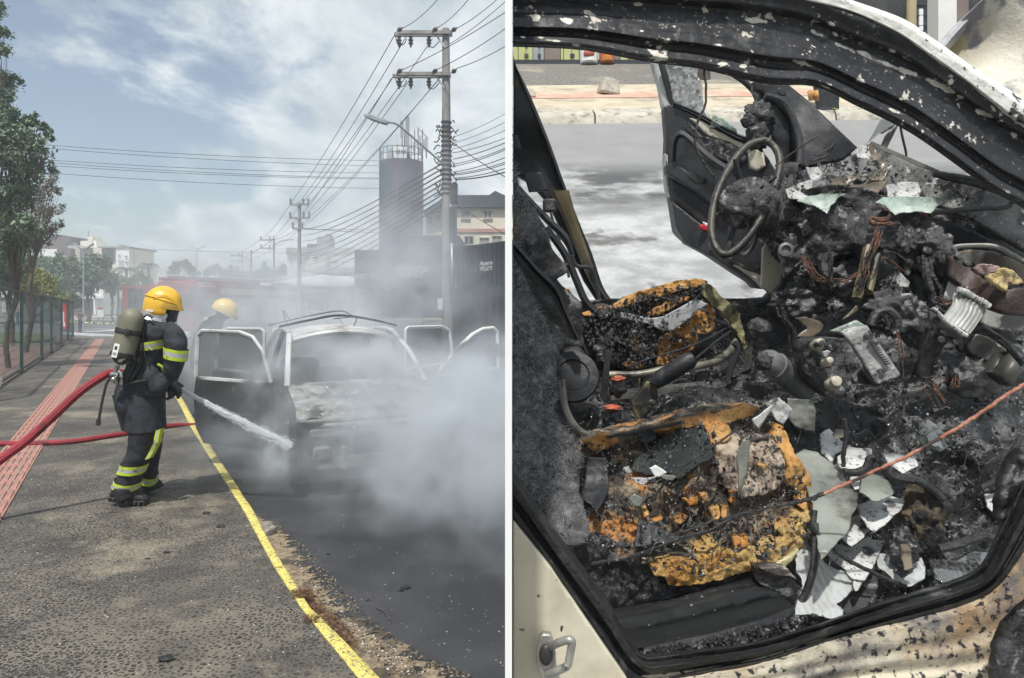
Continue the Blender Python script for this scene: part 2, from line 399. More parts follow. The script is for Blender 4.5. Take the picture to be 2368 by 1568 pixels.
SIGNW = M('sign_white',(.72,.72,.70),rough=.5)
# ================================================================ GROUND
mb = MB(); mb.add([(-1500,-60,-.16),(1500,-60,-.16),(1500,2000,-.16),(-1500,2000,-.16)],[(0,1,2,3)])
struct(mb.build('ground',GROUNDM,smooth=False))
KL = [(395,900),(418,940),(440,985),(482,1052),(525,1118),(566,1184),(604,1255),(634,1310),(700,1410),(768,1492),(830,1568),(905,1660)]
KR = [(408,900),(432,940),(456,985),(500,1050),(546,1118),(588,1184),(624,1255),(656,1308),(717,1405),(796,1480),(880,1568),(962,1660)]
kl = [gr(*p) for p in KL]; kr = [gr(*p) for p in KR]
far = Vector((-.559,1,0))
kl = [kl[0] + far * 26.5] + kl; kr = [kl[0] + Vector((.16,.06,0))] + kr
def interp(P,Y):
    P = sorted(P,key=lambda p: p.y)
    if Y <= P[0].y: a,b = P[0],P[1]
    elif Y >= P[-1].y: a,b = P[-2],P[-1]
    else:
        for a,b in zip(P,P[1:]):
            if a.y <= Y <= b.y: break
    return a.x + (b.x - a.x) * (Y - a.y) / max(1e-6,b.y - a.y)
SL = .247
def kerb_hit(P,Y0,dx0):
    """where the slanted joint line through (interp at Y0) crosses edge P"""
    return Vector((interp(P,Y0),Y0,0))
def leftX(Y): return -10.67 - .566 * (Y - 14.43)
sw = thing('sidewalk','x','x'); del sw['label']; del sw['category']; struct(sw)
YJ = [1.2,3.02,5.80,8.6,11.6,15.2,19.5,24.5,30.5,40.6]
GAP = .012
for i in range(len(YJ) - 1):
    mb = MB(); a,b = YJ[i] + GAP,YJ[i + 1]
    nseg = 14; rt = []
    for k in range(nseg + 1):
        Y = a + (b - a) * k / nseg; rt.append(Vector((interp(kl,Y) - .004,Y,0)))
    def lft(Yr,base): # left end on the joint line
        xr = interp(kl,Yr); Yl = Yr
        for _ in range(20): Yl = Yr + SL * (leftX(Yl) - xr)
        return Vector((leftX(Yl),Yl,0))
    A = lft(a,0); B = lft(b,0)
    top = [A] + rt + [B]
    mb.prism([p + Vector((0,0,-.14)) for p in top],(0,0,.14)); mb.build('slab',PAVE,sw,smooth=False)
mb = MB(); mb.prism([Vector((leftX(1),1.0,-.14)),Vector((interp(kl,1.0),1.0,-.14))] + [Vector((p.x - .01,p.y,-.14)) for p in sorted(kl,key=lambda p: p.y)[2:]] + [Vector((leftX(40.6),40.6,-.14))],(0,0,.134))
mb.build('joint_bed',MORTAR,sw,smooth=False)
# road
mb = MB()
rk = sorted(kr,key=lambda p: p.y)
poly = [Vector((interp(kr,1) - .02,1,-.075))] + [Vector((p.x - .03,p.y,-.075)) for p in rk[2:]] + [Vector((rk[-1].x - .03,60,-.075)),Vector((30,60,-.075)),Vector((30,1,-.075))]
mb.prism(poly,(0,0,.03)); struct(mb.build('road',ASPH,smooth=False))
mb = MB(); mb.box((-20,61,-.075),(160,40.4,.03)); struct(mb.build('cross_street',ASPH_OLD,smooth=False))
# kerb stones
kerb = thing('kerb','x','x'); del kerb['label']; del kerb['category']; struct(kerb)
cuts = [1.0,3.62,4.39,5.9,6.55,7.35,8.1,8.9,9.7,10.6,11.5,12.6,13.8,16,19,24,30,40.6]
for i in range(len(cuts) - 1):
    a,b = cuts[i] + .007,cuts[i + 1] - .007; nseg = max(2,int((b - a) / .035)) if a < 8 else 8
    rr = []; j0 = random.uniform(-.006,.006); zt = random.uniform(-.004,.006)
    for k in range(nseg + 1):
        Y = a + (b - a) * k / nseg; xl = interp(kl,Y) + j0; xr = interp(kr,Y) + j0
        e1 = .004 * noise.noise(Vector((Y * 9,1,0))) + .005 * noise.noise(Vector((Y * 60,4,0))); e2 = .004 * noise.noise(Vector((Y * 50,9,0)))
        t = 1 if 0 < k < nseg else 0
        z = .005 + zt * .3
        rr.append([Vector((xl + e1,Y,-.12)),Vector((xl + e1,Y,z - .002)),Vector((xl + e1 + .003,Y,z)),Vector((xr + e2 - .006,Y,z)),Vector((xr + e2,Y,z - .006)),Vector((xr + e2 + .004,Y,-.12))])
    mb = MB(); mb.rings(rr); mb.build('kerbstone',YEL,kerb,auto=60)
# tactile strip of ribbed tiles
strip = thing('tactile_paving','x','x'); del strip['label']; del strip['category']; struct(strip)
p0 = gr(35,1062.5); p1 = gr(231,785); axis = (p1 - p0).normalized(); perp = Vector((axis.y,-axis.x,0))
L0 = -2.6; Ltot = (p1 - p0).length; tile = .40; k = 0
wtile = (gr(240,785) - gr(222,785)).length * .88
tm = MB(); W = .40
tm.box((0,0,.004),(W - .008,tile - .008,.012))
for r_ in range(7): tm.box(((r_ - 3) * W / 7.2,0,.014),(.026,tile - .02,.014),taper=.7)
proto = tm.build('tile',PINK,strip,smooth=False); first = True
s = L0
while s < Ltot:
    o = proto if first else proto.copy()
    if not first: COL.objects.link(o); o.parent = strip
    first = False
    o.location = p0 + axis * s + Vector((0,0,.001)); o.rotation_euler = (R(random.uniform(-.25,.25)),R(random.uniform(-.3,.3)),math.atan2(axis.y,axis.x) - math.pi / 2 + R(random.uniform(-.4,.4))); s += tile
q = gr(176,785)
for i in range(12):
    o = proto.copy(); COL.objects.link(o); o.parent = strip
    o.location = q + (p1 - q) * ((i + .3) / 13.2) + Vector((0,.1,.001)); o.rotation_euler = (0,0,math.pi / 2)
# sand along the kerb, litter, grit
def ground_patch(name,poly_px,m_,z,kind='structure',lift=0.0):
    P = [gr(*p,z) for p in poly_px]; pts = []
    for i in range(len(P)):
        a,b = P[i],P[(i + 1) % len(P)]; kk = max(2,int((b - a).length / .02)); d = Vector((-(b - a).y,(b - a).x,0)).normalized()
        for j in range(kk): q = a + (b - a) * (j / kk); pts.append(Vector(q + d * (.07 * noise.fractal(q * 7,.25,2.1,7))).to_2d())
    v2,e2,f2,*_ = delaunay_2d_cdt(pts,[],[list(range(len(pts)))],1,1e-4); mbx = MB(); mbx.add([(p.x,p.y,z) for p in v2],[tuple(f) for f in f2]); o = mbx.build(name,m_,smooth=False); o['kind'] = kind; return o
ground_patch('sand',[(585,1190),(640,1215),(680,1275),(740,1345),(800,1420),(880,1480),(960,1535),(1060,1600),(860,1605),(795,1530),(690,1420),(630,1330),(590,1240)],SAND,-.040)
def scatter(name,mats,n,region,size,z,flat=.4,mode='chip',label=None):
    mbx = MB(); cnt = 0
    xs = [p[0] for p in region]; ys = [p[1] for p in region]
    def inside(x,y):
        c = False; j = len(region) - 1
        for i in range(len(region)):
            (x1,y1),(x2,y2) = region[i],region[j]
            if (y1 > y) != (y2 > y) and x < (x2 - x1) * (y - y1) / (y2 - y1) + x1: c = not c
            j = i
        return c
    while cnt < n:
        x = random.uniform(min(xs),max(xs)); y = random.uniform(min(ys),max(ys))
        if not inside(x,y): continue
        cnt += 1; s_ = random.uniform(*size) * random.uniform(.5,1); c = gr(x,y,z)
        if mode == 'chip':
            rot = Euler((random.uniform(-.3,.3),random.uniform(-.3,.3),random.uniform(0,6.3))).to_matrix(); vs = []
            kx = random.uniform(.5,1.3)
            for zz,kk in ((0,1),(1,.6)):
                for j in range(5):
                    a = j * 1.257 + random.uniform(-.3,.3); vs.append(c + rot @ Vector((math.cos(a) * s_ * kk * kx,math.sin(a) * s_ * kk,zz * s_ * flat)) + Vector((0,0,.001)))
            mbx.mat(random.randrange(len(mats) if isinstance(mats,list) else 1)).add(vs,[(4,3,2,1,0),(5,6,7,8,9)] + [(j,(j + 1) % 5,5 + (j + 1) % 5,5 + j) for j in range(5)])
        else:
            a = random.uniform(0,6.28); d = Vector((math.cos(a),math.sin(a),random.uniform(-.1,.25))) * s_; w = Vector((-math.sin(a),math.cos(a),random.uniform(-.3,.3))) * s_ * random.uniform(.08,.22); up = Vector((0,0,s_ * .15))
            c = c + Vector((0,0,.003 + random.random() * .012))
            mbx.mat(random.randrange(len(mats) if isinstance(mats,list) else 1)).add([c - d,c + w + up,c + d,c - w + up * .5],[(0,1,2),(0,2,3)])
    return stuff(mbx.build(name,mats,smooth=False))
bw = gr(-16,928); mb = MB(); mb.tube([bw + Vector((math.cos(a) * .19 * .4,math.sin(a) * .17,.19 + math.sin(a) * 0 + math.cos(a) * 0)) + Vector((math.cos(a) * .19 * .6,0,0)) * 0 + Vector((0,0,math.sin(a) * .19)) for a in [2 * math.pi * k / 28 for k in range(29)]],.016,6)
for k in range(8): a = math.pi * k / 8; d_ = Vector((math.cos(a) * .076,math.sin(a) * .17,math.sin(a) * .19)); mb.tube([bw + Vector((0,0,.19)) - d_,bw + Vector((0,0,.19)) + d_],.003,4)
o = mb.build('bicycle_wheel',M('tyre_pale',(.4,.4,.4),rough=.6)); rebase(o,bw); tag(o,'edge of a pale rimmed bicycle wheel at the left border before the fence','wheel')
BLACKC = M('charcoal_chip',(.008,.008,.009),(.02,.02,.02),60,3,.7)
LEAFB = M('dry_leaf',(.13,.06,.03),(.22,.11,.055),20,3,.8); LEAFB2 = M('dry_leaf_dark',(.07,.035,.02),(.12,.06,.03),20,3,.8)
GRITW = M('grit_pale',(.35,.33,.30),(.5,.48,.44),20,3,.8)
roadreg = [(640,1150),(1165,1130),(1165,1566),(900,1566),(760,1380)]
scatter('road_grit',[GRITW,BLACKC,BLACKC],520,roadreg,(.002,.006),-.045)
scatter('sand_gravel',[SAND,GRITW,BLACKC],700,[(630,1230),(680,1280),(800,1425),(1000,1560),(900,1560),(700,1350)],(.003,.009),-.039)
scatter('sand_grain',[SAND,SAND,BLACKC],2600,[(630,1200),(700,1260),(780,1345),(850,1420),(920,1480),(1010,1530),(1100,1566),(860,1566),(760,1450),(660,1330)],(.0025,.010),-.043)
scatter('leaf_litter',[LEAFB,LEAFB2],1100,[(690,1365),(715,1362),(760,1415),(800,1450),(835,1500),(815,1508),(760,1455),(712,1412)],(.008,.024),-.038,mode='leaf')
scatter('pine_needle_tuft',[LEAFB,LEAFB2],420,[(672,1368),(722,1366),(722,1384),(680,1386)],(.008,.022),.0,mode='leaf')
scatter('pine_needle_tuft',[LEAFB,LEAFB2],200,[(700,1428),(740,1424),(738,1440),(705,1444)],(.008,.018),.0,mode='leaf')
scatter('sidewalk_grit',[GRITW,BLACKC],700,[(0,1090),(560,1100),(820,1566),(0,1566)],(.002,.007),.0)
def chip(px,py,s,z,label,lab2,m_=BLACKC,name='charred_debris',cat='debris'):
    mbx = MB(); c = gr(px,py,z); lump(mbx,c + Vector((0,0,s * .28)),(s,s * .6,s * .34),.6,1.7,10,7); o = mbx.build(name,m_); rebase(o,c); tag(o,label,cat); return o
ch = [(385,1527,.035,0,'largest black charred flake lying on the sidewalk near the bottom edge'),(390,1521,.02,0,'small black crumb beside the large charred flake on the sidewalk'),
      (511,1219,.03,0,'black chip on the sidewalk beyond the firefighter, near the kerb'),(477,1188,.03,0,'flat dark chip on the sidewalk just in front of the pale joint line'),
      (388,1279,.022,0,'black chip on the mid sidewalk below the boots'),(342,1293,.016,0,'tiny black chip left of the mid sidewalk chip'),(937,1361,.03,-.045,'black charcoal lump in the middle of the road'),
      (928,1367,.018,-.045,'small charcoal crumb left of the black lump on the road'),(884,1502,.016,-.045,'small black stone on the sand by the road edge'),(966,1548,.018,-.04,'grey pebble at the end of the sand strip near the bottom edge'),
      (760,1282,.014,-.045,'black crumb on the road beside the sand patch'),(905,1476,.014,-.045,'black crumb on the road right of the leaf litter')]
for a in ch: chip(*a,0)
TWIG = M('twig',(.05,.04,.035),(.09,.075,.06),20,3,.9)
for (a,b,lb) in (((870,1405),(902,1435),'thin dry twig lying aslant on the dark road'),((844,1470),(876,1462),'short twig at the inner edge of the sand on the road'),((846,1388),(858,1390),'short thick twig above the leaf litter on the road')):
    mbx = MB(); A = gr(*a,-.04); B = gr(*b,-.04); mid = (A + B) / 2 + Vector((.01,.01,.006)); mbx.tube(wire([A,mid,B],0),.004,5); o = mbx.build('twig',TWIG); rebase(o,A); tag(o,lb,'twig')
ROCK = M('rock_grey',(.16,.15,.13),(.30,.28,.25),9,8,.9,bump=.7,bscale=30)
mbx = MB(); c = gr(622,1236,-.045); lump(mbx,c + Vector((0,0,.035)),(.05,.06,.05),.35,.9,26,18); o = mbx.build('stone',ROCK); rebase(o,c); tag(o,'rough grey stone lying in the gutter against the yellow kerb','stone')
# ================================================================ FENCE AND WHAT STANDS LEFT
fence = thing('mesh_fence','dark green welded mesh fence with steel posts along the sidewalk','fence',(leftX(14.4),14.4,0))
def fence_pt(Y): return Vector((leftX(Y),Y,0))
def fy(px):  # Y on the fence line seen at px
    # X = leftX(Y) ; (px-1184)/1600*Y = -10.67-.566*(Y-14.43)
    return (-10.67 + .566 * 14.43) / ((px - 1184) / 1600 + .566)
PX = [-60,-20,50,97,119,142,157,169]
FH = 2.05
mp_ = MB(); mp_.box((0,0,FH / 2),(.075,.075,FH + .04)); mp_.box((0,0,FH + .03),(.085,.085,.02)); mp_.box((0,0,.006),(.16,.16,.012))
postp = mp_.build('fence_post',GREENM,None,smooth=False); firstp = True
Ys = [fy(p) for p in PX]
for Y in Ys:
    o = postp if firstp else postp.copy()
    if not firstp: COL.objects.link(o)
    firstp = False; o.parent = fence; o.location = fence_pt(Y) - Vector(fence['_o']); o.rotation_euler.z = math.atan(.566)
for a,b in zip(Ys,Ys[1:]):
    A = fence_pt(a); B = fence_pt(b); mbx = MB(); L = (B - A).length
    mbx.bar(A + Vector((0,0,FH)),B + Vector((0,0,FH)),.05); mbx.build('rail',GREENM,fence,smooth=False)
    mbx = MB(); mbx.bar(A + Vector((0,0,.1)),B + Vector((0,0,.1)),.05); mbx.build('rail',GREENM,fence,smooth=False)
    mbx = MB(); nn = int(L / .17)
    for i in range(1,nn): p = A + (B - A) * (i / nn); mbx.bar(p + Vector((0,0,.1)),p + Vector((0,0,FH)),.005)
    for h in (.25,.45,.65,.85,1.05,1.25,1.45,1.65,1.85): mbx.bar(A + Vector((0,0,h)),B + Vector((0,0,h)),.007)
    stuff(mbx.build('wire_mesh',GREENM,fence,smooth=False))
# fence top rail beginning to curve, red notice hung on it
Yn = fy(147)
nb_ = thing('notice_board','red and white notice hung on the green mesh fence','sign',fence_pt(Yn) + Vector((.08,-.06,.9)))
mbx = MB(); c = fence_pt(Yn) + Vector((.06,-.08,1.28)); rt = Matrix.Rotation(R(-20),3,'Z')
mbx.box(c,(.36,.02,1.1),rt); mbx.build('board',REDSIGN,nb_,smooth=False)
mbx = MB(); mbx.box(c + Vector((-.02,-.02,-.05)),(.14,.012,.5),rt); mbx.box(c + Vector((.03,-.02,-.35)),(.12,.012,.2),rt); mbx.build('white_print',SIGNW,nb_,smooth=False)
for i,(px,py) in enumerate(((152,796),(163,786))):
    mbx = MB(); c = gr(px,py); lump(mbx,c + Vector((0,0,.06)),(.16,.12,.07),.5,2,10,7); o = mbx.build('rubble',GRITW); rebase(o,c); tag(o,('pale rubble heap nearer the camera at the fence foot','pale rubble heap at the far end of the fence foot')[i],'rubble')
# beyond the fence: paved plaza, kerbed grass bed
mb = MB(); mb.prism([Vector((leftX(9) - .1,9,-.12)),Vector((leftX(40.5) - .1,40.5,-.12)),Vector((-60,40.5,-.12)),Vector((-40,9,-.12))],(0,0,.09)); struct(mb.build('plaza',PLAZA,smooth=False))
mb = MB(); mb.prism([gr(-60,800,-.02),gr(120,790,-.02),gr(130,778,-.02),gr(-60,765,-.02)],(0,0,.05)); struct(mb.build('lawn',GRASS,smooth=False))
mb = MB(); a = gr(-60,803,0); b = gr(128,797,0); mb.bar(a,b,.15,.22); struct(mb.build('lawn_kerb',WALLG,smooth=False))
# cross street: kerb, lines, median
mb = MB(); mb.bar(gr(150,771),gr(330,781),.25,.14); struct(mb.build('far_kerb',WHITEP,smooth=False))
mb = MB(); mb.bar(gr(190,762,-.055),gr(300,756,-.055),.2,.012); struct(mb.build('road_line',WHITEP,smooth=False))
mb = MB(); mb.box(gr(256,764,-.05),(1.7,3.2,.012)); struct(mb.build('road_line',WHITEP,smooth=False))
mb = MB(); mb.box(gr(228,765.5,-.05),(1.4,1.6,.012)); struct(mb.build('road_line',WHITEP,smooth=False))
mb = MB(); mb.box((-55,86,-.03),(90,14,.14)); struct(mb.build('median',GRASS,smooth=False))
kb = thing('median_kerb','x','x'); del kb['label']; del kb['category']; struct(kb)
for i in range(30):
    mb = MB(); mb.box((-62 + i * 1.6,78.85,0.0),(1.5,.25,.22)); mb.build('kerbstone',WHITEP if i % 2 else WALLG,kb,smooth=False)
mb = MB(); mb.box((-60,120,-.05),(200,54,.16)); struct(mb.build('far_pavement',WALLG,smooth=False))
# distant verge for the far road seen past the car
mb = MB(); mb.prism([gr(340,748,0),gr(1180,738,0),gr(1180,728,0),gr(340,730,0)],(0,0,.05)); struct(mb.build('verge',M('verge_sand',(.30,.25,.15),(.16,.17,.08),.3,7,.95),smooth=False))
# ================================================================ TREES
def foliage(mbx,clumps,n,size,flat=1.0,seed=0):
    r_ = np.random.default_rng(seed + 11); tot = sum(c[1] ** 2 for c in clumps)
    V = []; F = []
    for c,rad in clumps:
        k = max(6,int(n * rad ** 2 / tot)); sub = max(3,int(k / 34))
        cs = r_.normal(size=(sub,3)); cs /= np.linalg.norm(cs,axis=1)[:,None]; cs *= (r_.random((sub,1)) ** .45) * rad * np.array([1,1,flat]); cs += np.array(c)
        idx = r_.integers(0,sub,k); P = cs[idx] + r_.normal(size=(k,3)) * rad * .17
        d = r_.normal(size=(k,3)); d[:,2] -= .4; d /= np.linalg.norm(d,axis=1)[:,None]; e = np.cross(d,r_.normal(size=(k,3))); e /= np.linalg.norm(e,axis=1)[:,None]
        s_ = size * r_.uniform(.6,1.3,(k,1)); A = P - d * s_; B = P + e * s_ * .42; C = P + d * s_; D = P - e * s_ * .42
        Q = np.stack([A,B,C,D],1).reshape(-1,3); o = len(V); V.extend(Q.tolist()); F.extend([(o + 4 * i,o + 4 * i + 1,o + 4 * i + 2,o + 4 * i + 3) for i in range(k)])
    mbx.add(V,F); return mbx
def limb(mbx,a,b,r0,r1,sag=0.0,n=6,wob=.1):
    a = Vector(a); b = Vector(b); pts = []; L = (b - a).length; sd = Vector((random.random() * 20,) * 3)
    for i in range(n + 1):
        t = i / n; p = a + (b - a) * t; w = noise.noise_vector(sd + Vector((t * 2.2,0,0))) * L * wob * math.sin(math.pi * t); pts.append(p + w)
    mbx.tube(pts,[r0 + (r1 - r0) * i / n for i in range(n + 1)],7); return pts
def tree(label,cat,name,trunk_px,Y,clumps_px,nleaf,lsize,leafm,r0=.16,group=None,flat=1.0,dep=1.5,z0=0.0,seed=1,fork=None):
    tb = at(trunk_px[0][0],trunk_px[0][1],Y); tb.z = z0
    t = thing(name,label,cat,tb,group); mbx = MB()
    top = at(trunk_px[1][0],trunk_px[1][1],Y); tp = limb(mbx,tb,top,r0,r0 * .55)
    cl = []
    random.seed(seed)
    for (x,y,r_) in clumps_px:
        c = at(x,y,Y + random.uniform(-dep,dep)); rr = m_px(r_,Y); cl.append((tuple(c),rr))
        st = tp[random.choice((3,4,5,6))]; limb(mbx,st,c + (st - c) * .1,r0 * .38,r0 * .06)
        for _ in range(3):
            e = c + Vector((random.uniform(-1,1),random.uniform(-1,1),random.uniform(-1,1))) * rr * .7; limb(mbx,c + (st - c) * .35,e,r0 * .16,r0 * .03)
    mbx.build('trunk',BARK,t)
    mbx = MB(); foliage(mbx,cl,nleaf,lsize,flat,seed); mbx.build('crown',leafm,t,smooth=False,fix=False)
    return t
tree('tall broadleaf tree reaching in at the left edge, above the fence','tree','leafy_tree',[(20,800),(30,560)],19,
     [(-10,100,34),(8,116,16),(-6,195,44),(24,186,22),(10,228,18),(-30,300,60),(20,270,26),(50,290,30),(88,282,20),(108,300,12),(14,335,44),(70,330,40),(104,334,18),(30,390,52),(90,385,28),(10,450,44),(50,455,34),(-20,520,60),(20,540,50),(60,520,30),(-10,20,26)],15000,.068,LEAFD,.07,seed=3)
tree('feathery sparse tree with reddish twigs behind the broadleaf tree','tree','casuarina_tree',[(60,790),(84,520)],26,
     [(124,395,14),(118,425,22),(100,440,28),(132,440,16),(95,480,34),(128,480,20),(90,520,34),(135,520,16),(110,540,26),(60,500,30),(70,560,34)],6500,.045,M('leaf_reddish',(.07,.06,.035),(.11,.095,.055),3,2,.6),.10,seed=5,dep=.8)
tree('dense green tree low at the left edge behind the fence','tree','leafy_tree',[(30,780),(26,650)],30,
     [(-6,590,40),(28,575,30),(60,560,24),(8,630,40),(50,610,26),(20,540,34),(-10,650,36)],9000,.085,LEAFM,.15,seed=7)
tree('small yellow green tree in blossom standing above the fence','tree','flowering_tree',[(68,770),(70,690)],33,
     [(52,640,22),(38,655,20),(76,660,26),(98,632,16),(110,655,20),(120,680,18),(60,680,24),(90,684,22),(146,690,12),(40,630,12)],7000,.075,LEAFY,.09,seed=9)
tree('dark rounded tree in front of the brown apartment block','tree','shade_tree',[(120,748),(122,670)],70,
     [(104,612,20),(126,606,22),(150,625,24),(110,640,28),(84,640,22),(140,655,28),(120,676,22),(90,610,16)],6500,.17,LEAFD,.25,seed=11)
tree('broad dark shade tree right of the tall street lamp','tree','shade_tree',[(205,740),(205,670)],75,
     [(178,628,22),(200,618,24),(224,606,22),(246,604,16),(212,640,30),(184,650,24),(232,634,24),(202,664,22),(160,660,22),(170,610,16)],8000,.17,LEAFD,.25,seed=12)
tree('low mixed shrub tree behind the far end of the fence','tree','shrub_tree',[(160,760),(160,700)],60,[(150,690,14),(168,680,14),(134,700,16),(176,700,14)],2400,.14,LEAFM,.1,seed=14)
tree('green weeping tree beside the white block','tree','shade_tree',[(262,748),(258,680)],66,
     [(240,640,12),(256,640,16),(270,655,16),(262,672,14),(246,660,12)],2600,.12,LEAFO,.12,seed=15)
tree('green bushy tree beside the fire engine mirrors','tree','shade_tree',[(322,748),(322,680)],64,
     [(300,650,16),(322,644,18),(344,655,16),(312,668,18),(338,672,16),(356,668,12),(286,668,14),(372,672,12)],3600,.13,LEAFM,.14,seed=16)
tree('pale hazy tree on the skyline above the fire engine','tree','distant_tree',[(424,700),(424,640)],150,
     [(410,618,14),(428,612,14),(440,622,12),(400,628,12),(452,630,12)],2600,.26,LEAFO,.2,seed=17)
for i,(x,lb,r_) in enumerate(((495,'hazy low tree left of the small white roof house',13),(540,'rounded hazy tree left of the short double arm pole',10),(610,'hazy dark tree clump beside the second utility pole',16),(655,'low hazy tree at the foot of the third utility pole',12))):
    tree(lb,'tree','distant_tree',[(x,700),(x,650)],170 + i * 8,[(x,622,r_),(x - r_,630,r_ * .8),(x + r_,630,r_ * .8),(x + r_ * 2,632,r_ * .6)],1500,.3,LEAFD,.2,seed=20 + i)
def palm(label,px,py_top,Y,Lf,n=13,group=None):
    b = at(px,py_top,Y); base = Vector((b.x,Y,0)); t = thing('palm_tree',label,'palm',base,group)
    mbx = MB(); mbx.tube([base,base.lerp(b,.5) + Vector((.08,0,0)),b],[.14,.11,.09],8); mbx.build('trunk',BARK,t)
    mbx = MB()
    for i in range(n):
        a = 2 * math.pi * i / n + random.uniform(-.2,.2); el = random.uniform(.1,.9); pts = []
        for k in range(9):
            s_ = k / 8; pts.append(b + Vector((math.cos(a) * Lf * s_,math.sin(a) * Lf * s_,Lf * (el * s_ - (el + .55) * s_ * s_))))
        for k in range(1,9):
            d = (pts[k] - pts[k - 1]); w = d.cross(Vector((0,0,1))).normalized()
            for sgn in (-1,1):
                for q in range(2):
                    p = pts[k - 1] + d * (q * .5); e = p + (w * sgn * .75 + d.normalized() * .35 + Vector((0,0,-.35))) * Lf * .30 * math.sin(math.pi * min(.95,(k + q * .5) / 9 + .08))
                    o_ = d * .32; mbx.add([p,p + o_,e + o_ * .2],[(0,1,2)])
    mbx.build('crown',LEAFO,t,smooth=False,fix=False); return t
palm('tall palm standing left of the fire engine, its crown against the sky',343,612,78,1.5)
palm('palm with drooping fronds in front of the white block',292,622,72,2.0)
palm('palm nearest the white apartment wall',272,640,70,1.9)
palm('short palm beside the green bushy tree',328,618,90,1.2)
# ================================================================ BUILDINGS (street side)
def pbox(mbx,x0,x1,y0,y1,Y,dep):
    a = at(x0,y0,Y); b = at(x1,y1,Y); mbx.box(((a.x + b.x) / 2,Y + dep / 2,(a.z + b.z) / 2),(abs(b.x - a.x),dep,abs(a.z - b.z))); return mbx
def ppart(root,name,m_,x0,x1,y0,y1,Y,dep,bev=0):
    mbx = MB(); pbox(mbx,x0,x1,y0,y1,Y,dep); return mbx.build(name,m_,root,smooth=False)
def window_(root,x0,x1,y0,y1,Y,frame=SIGNW,mull=1,depth=.12,glass=GLASSD):
    """frame proud of the wall, glass set back in it"""
    a = at(x0,y0,Y); b = at(x1,y1,Y); w = b.x - a.x; h = a.z - b.z; cx,cz = (a.x + b.x) / 2,(a.z + b.z) / 2; t = max(.05,min(w,h) * .1)
    mbx = MB()
    mbx.box((cx,Y - depth / 2,a.z - t / 2),(w,depth,t)); mbx.box((cx,Y - depth / 2,b.z + t / 2),(w,depth,t))
    for s_ in (-1,1): mbx.box((cx + s_ * (w / 2 - t / 2),Y - depth / 2,cz),(t,depth,h - 2 * t))
    for k in range(mull): mbx.box((cx - w / 2 + w * (k + 1) / (mull + 1),Y - depth / 2,cz),(t * .7,depth * .8,h - 2 * t))
    f = mbx.build('window',frame,root,smooth=False)
    mbx = MB(); mbx.box((cx,Y - depth * .15,cz),(w - 2 * t,.03,h - 2 * t)); g = mbx.build('pane',glass,None,smooth=False)
    g.data.transform(Matrix.Translation(-Vector(root['_o']))); g.parent = f; return f
B1 = thing('apartment_block','brown and white apartment block with roof towers behind the dark trees','building',at(200,720,130))
Yb = 130
ppart(B1,'wall',WHITEW,97,137,617,735,Yb,10); ppart(B1,'wall',BROWNW,137,163.6,611,735,Yb - .3,10)
ppart(B1,'wall',BEIGEW,163.6,184,612,735,Yb,10); ppart(B1,'wall',BROWNW,184,210,610,735,Yb - .3,10)
ppart(B1,'wall',WHITEW,210,235,612,735,Yb,10); ppart(B1,'wall',BROWNW,235,260,614,735,Yb - .4,10)
ppart(B1,'wall',CREAM,258,269,610,735,Yb - .8,9); ppart(B1,'wall',WHITEW,269,299,615,735,Yb - 1.2,10)
ppart(B1,'wall',BROWNW,92,156,557,612,Yb + 1,8); ppart(B1,'wall',BROWNW,113,128,541,557,Yb + 1.3,5); ppart(B1,'wall',BROWNW,128,164,547,574,Yb + 1.4,6)
ppart(B1,'water_tank',WHITEW,186,204,557,571,Yb + 3,4); ppart(B1,'chimney',CREAM,203,214,547,571,Yb + 2.4,3); ppart(B1,'chimney',WHITEW,214,223,556,571,Yb + 2.6,3)
ppart(B1,'parapet',BEIGEW,155,186,568,612,Yb + 1,7); ppart(B1,'parapet',CREAM,184,270,571,612,Yb + .4,8); ppart(B1,'parapet',WHITEW,268,299,572,615.5,Yb - 1.15,9); ppart(B1,'roof_edge',WALLG,226,300,570,573,Yb - 1.4,10)
ppart(B1,'roof_hatch',WALLG,271,281,567,571,Yb,3)
ppart(B1,'wall',WHITEW,97,132,576,617,Yb + .5,8)
ppart(B1,'wall',BROWNW,137,163.5,574,611,Yb - .25,8); ppart(B1,'wall',BROWNW,184.2,210,573,610,Yb - .25,8); ppart(B1,'wall',BROWNW,235.5,258,575,614,Yb - .35,8)
for (x0,x1,y0,y1,dY) in ((127,132,592,600,.4),(148,154,592,600,-.4),(165,168,591,598,.9),(170,173,591,598,.9),(222,226,588,596,.3),(274,278,588,596,-1.3),(289,295,591,597,-1.3),(274,279,601,607,-1.3),(289,295,603,609,-1.3),(303,307,590,595,.1),(274,279,622,628,-1.3),(289,295,622,628,-1.3)):
    window_(B1,x0,x1,y0,y1,Yb + dY,mull=1,depth=.2)
ppart(B1,'wall',CREAM,299,313,578,735,Yb + .3,6)
for (x,y) in ((276,600),(292,602)): ppart(B1,'air_conditioner',METW,x,x + 5,y,y + 3,Yb - 1.9,.6)
ppart(B1,'antenna',DARKM,203.2,203.8,534,547,Yb + 3,.15)
B2 = thing('white_house','narrow white stained house seen between the trees by the lamp','building',at(225,730,100))
ppart(B2,'wall',WHITEW,216,238,648,728,100,6); ppart(B2,'roof_edge',WALLG,215,239,646,648.6,99.7,6); ppart(B2,'awning',METW,205,240,684,690,98.6,1.5)
window_(B2,222,229,668,674,100,depth=.15)
SH = thing('shop_row','low dark shopfront row with a pale fascia behind the median','building',at(220,728,105))
ppart(SH,'fascia',METW,170,300,687,690.5,104,1.2); ppart(SH,'wall',BROWNW,171,300,690,730,104.6,6); ppart(SH,'sign_band',DARKM,190,213,672,683,104,.6)
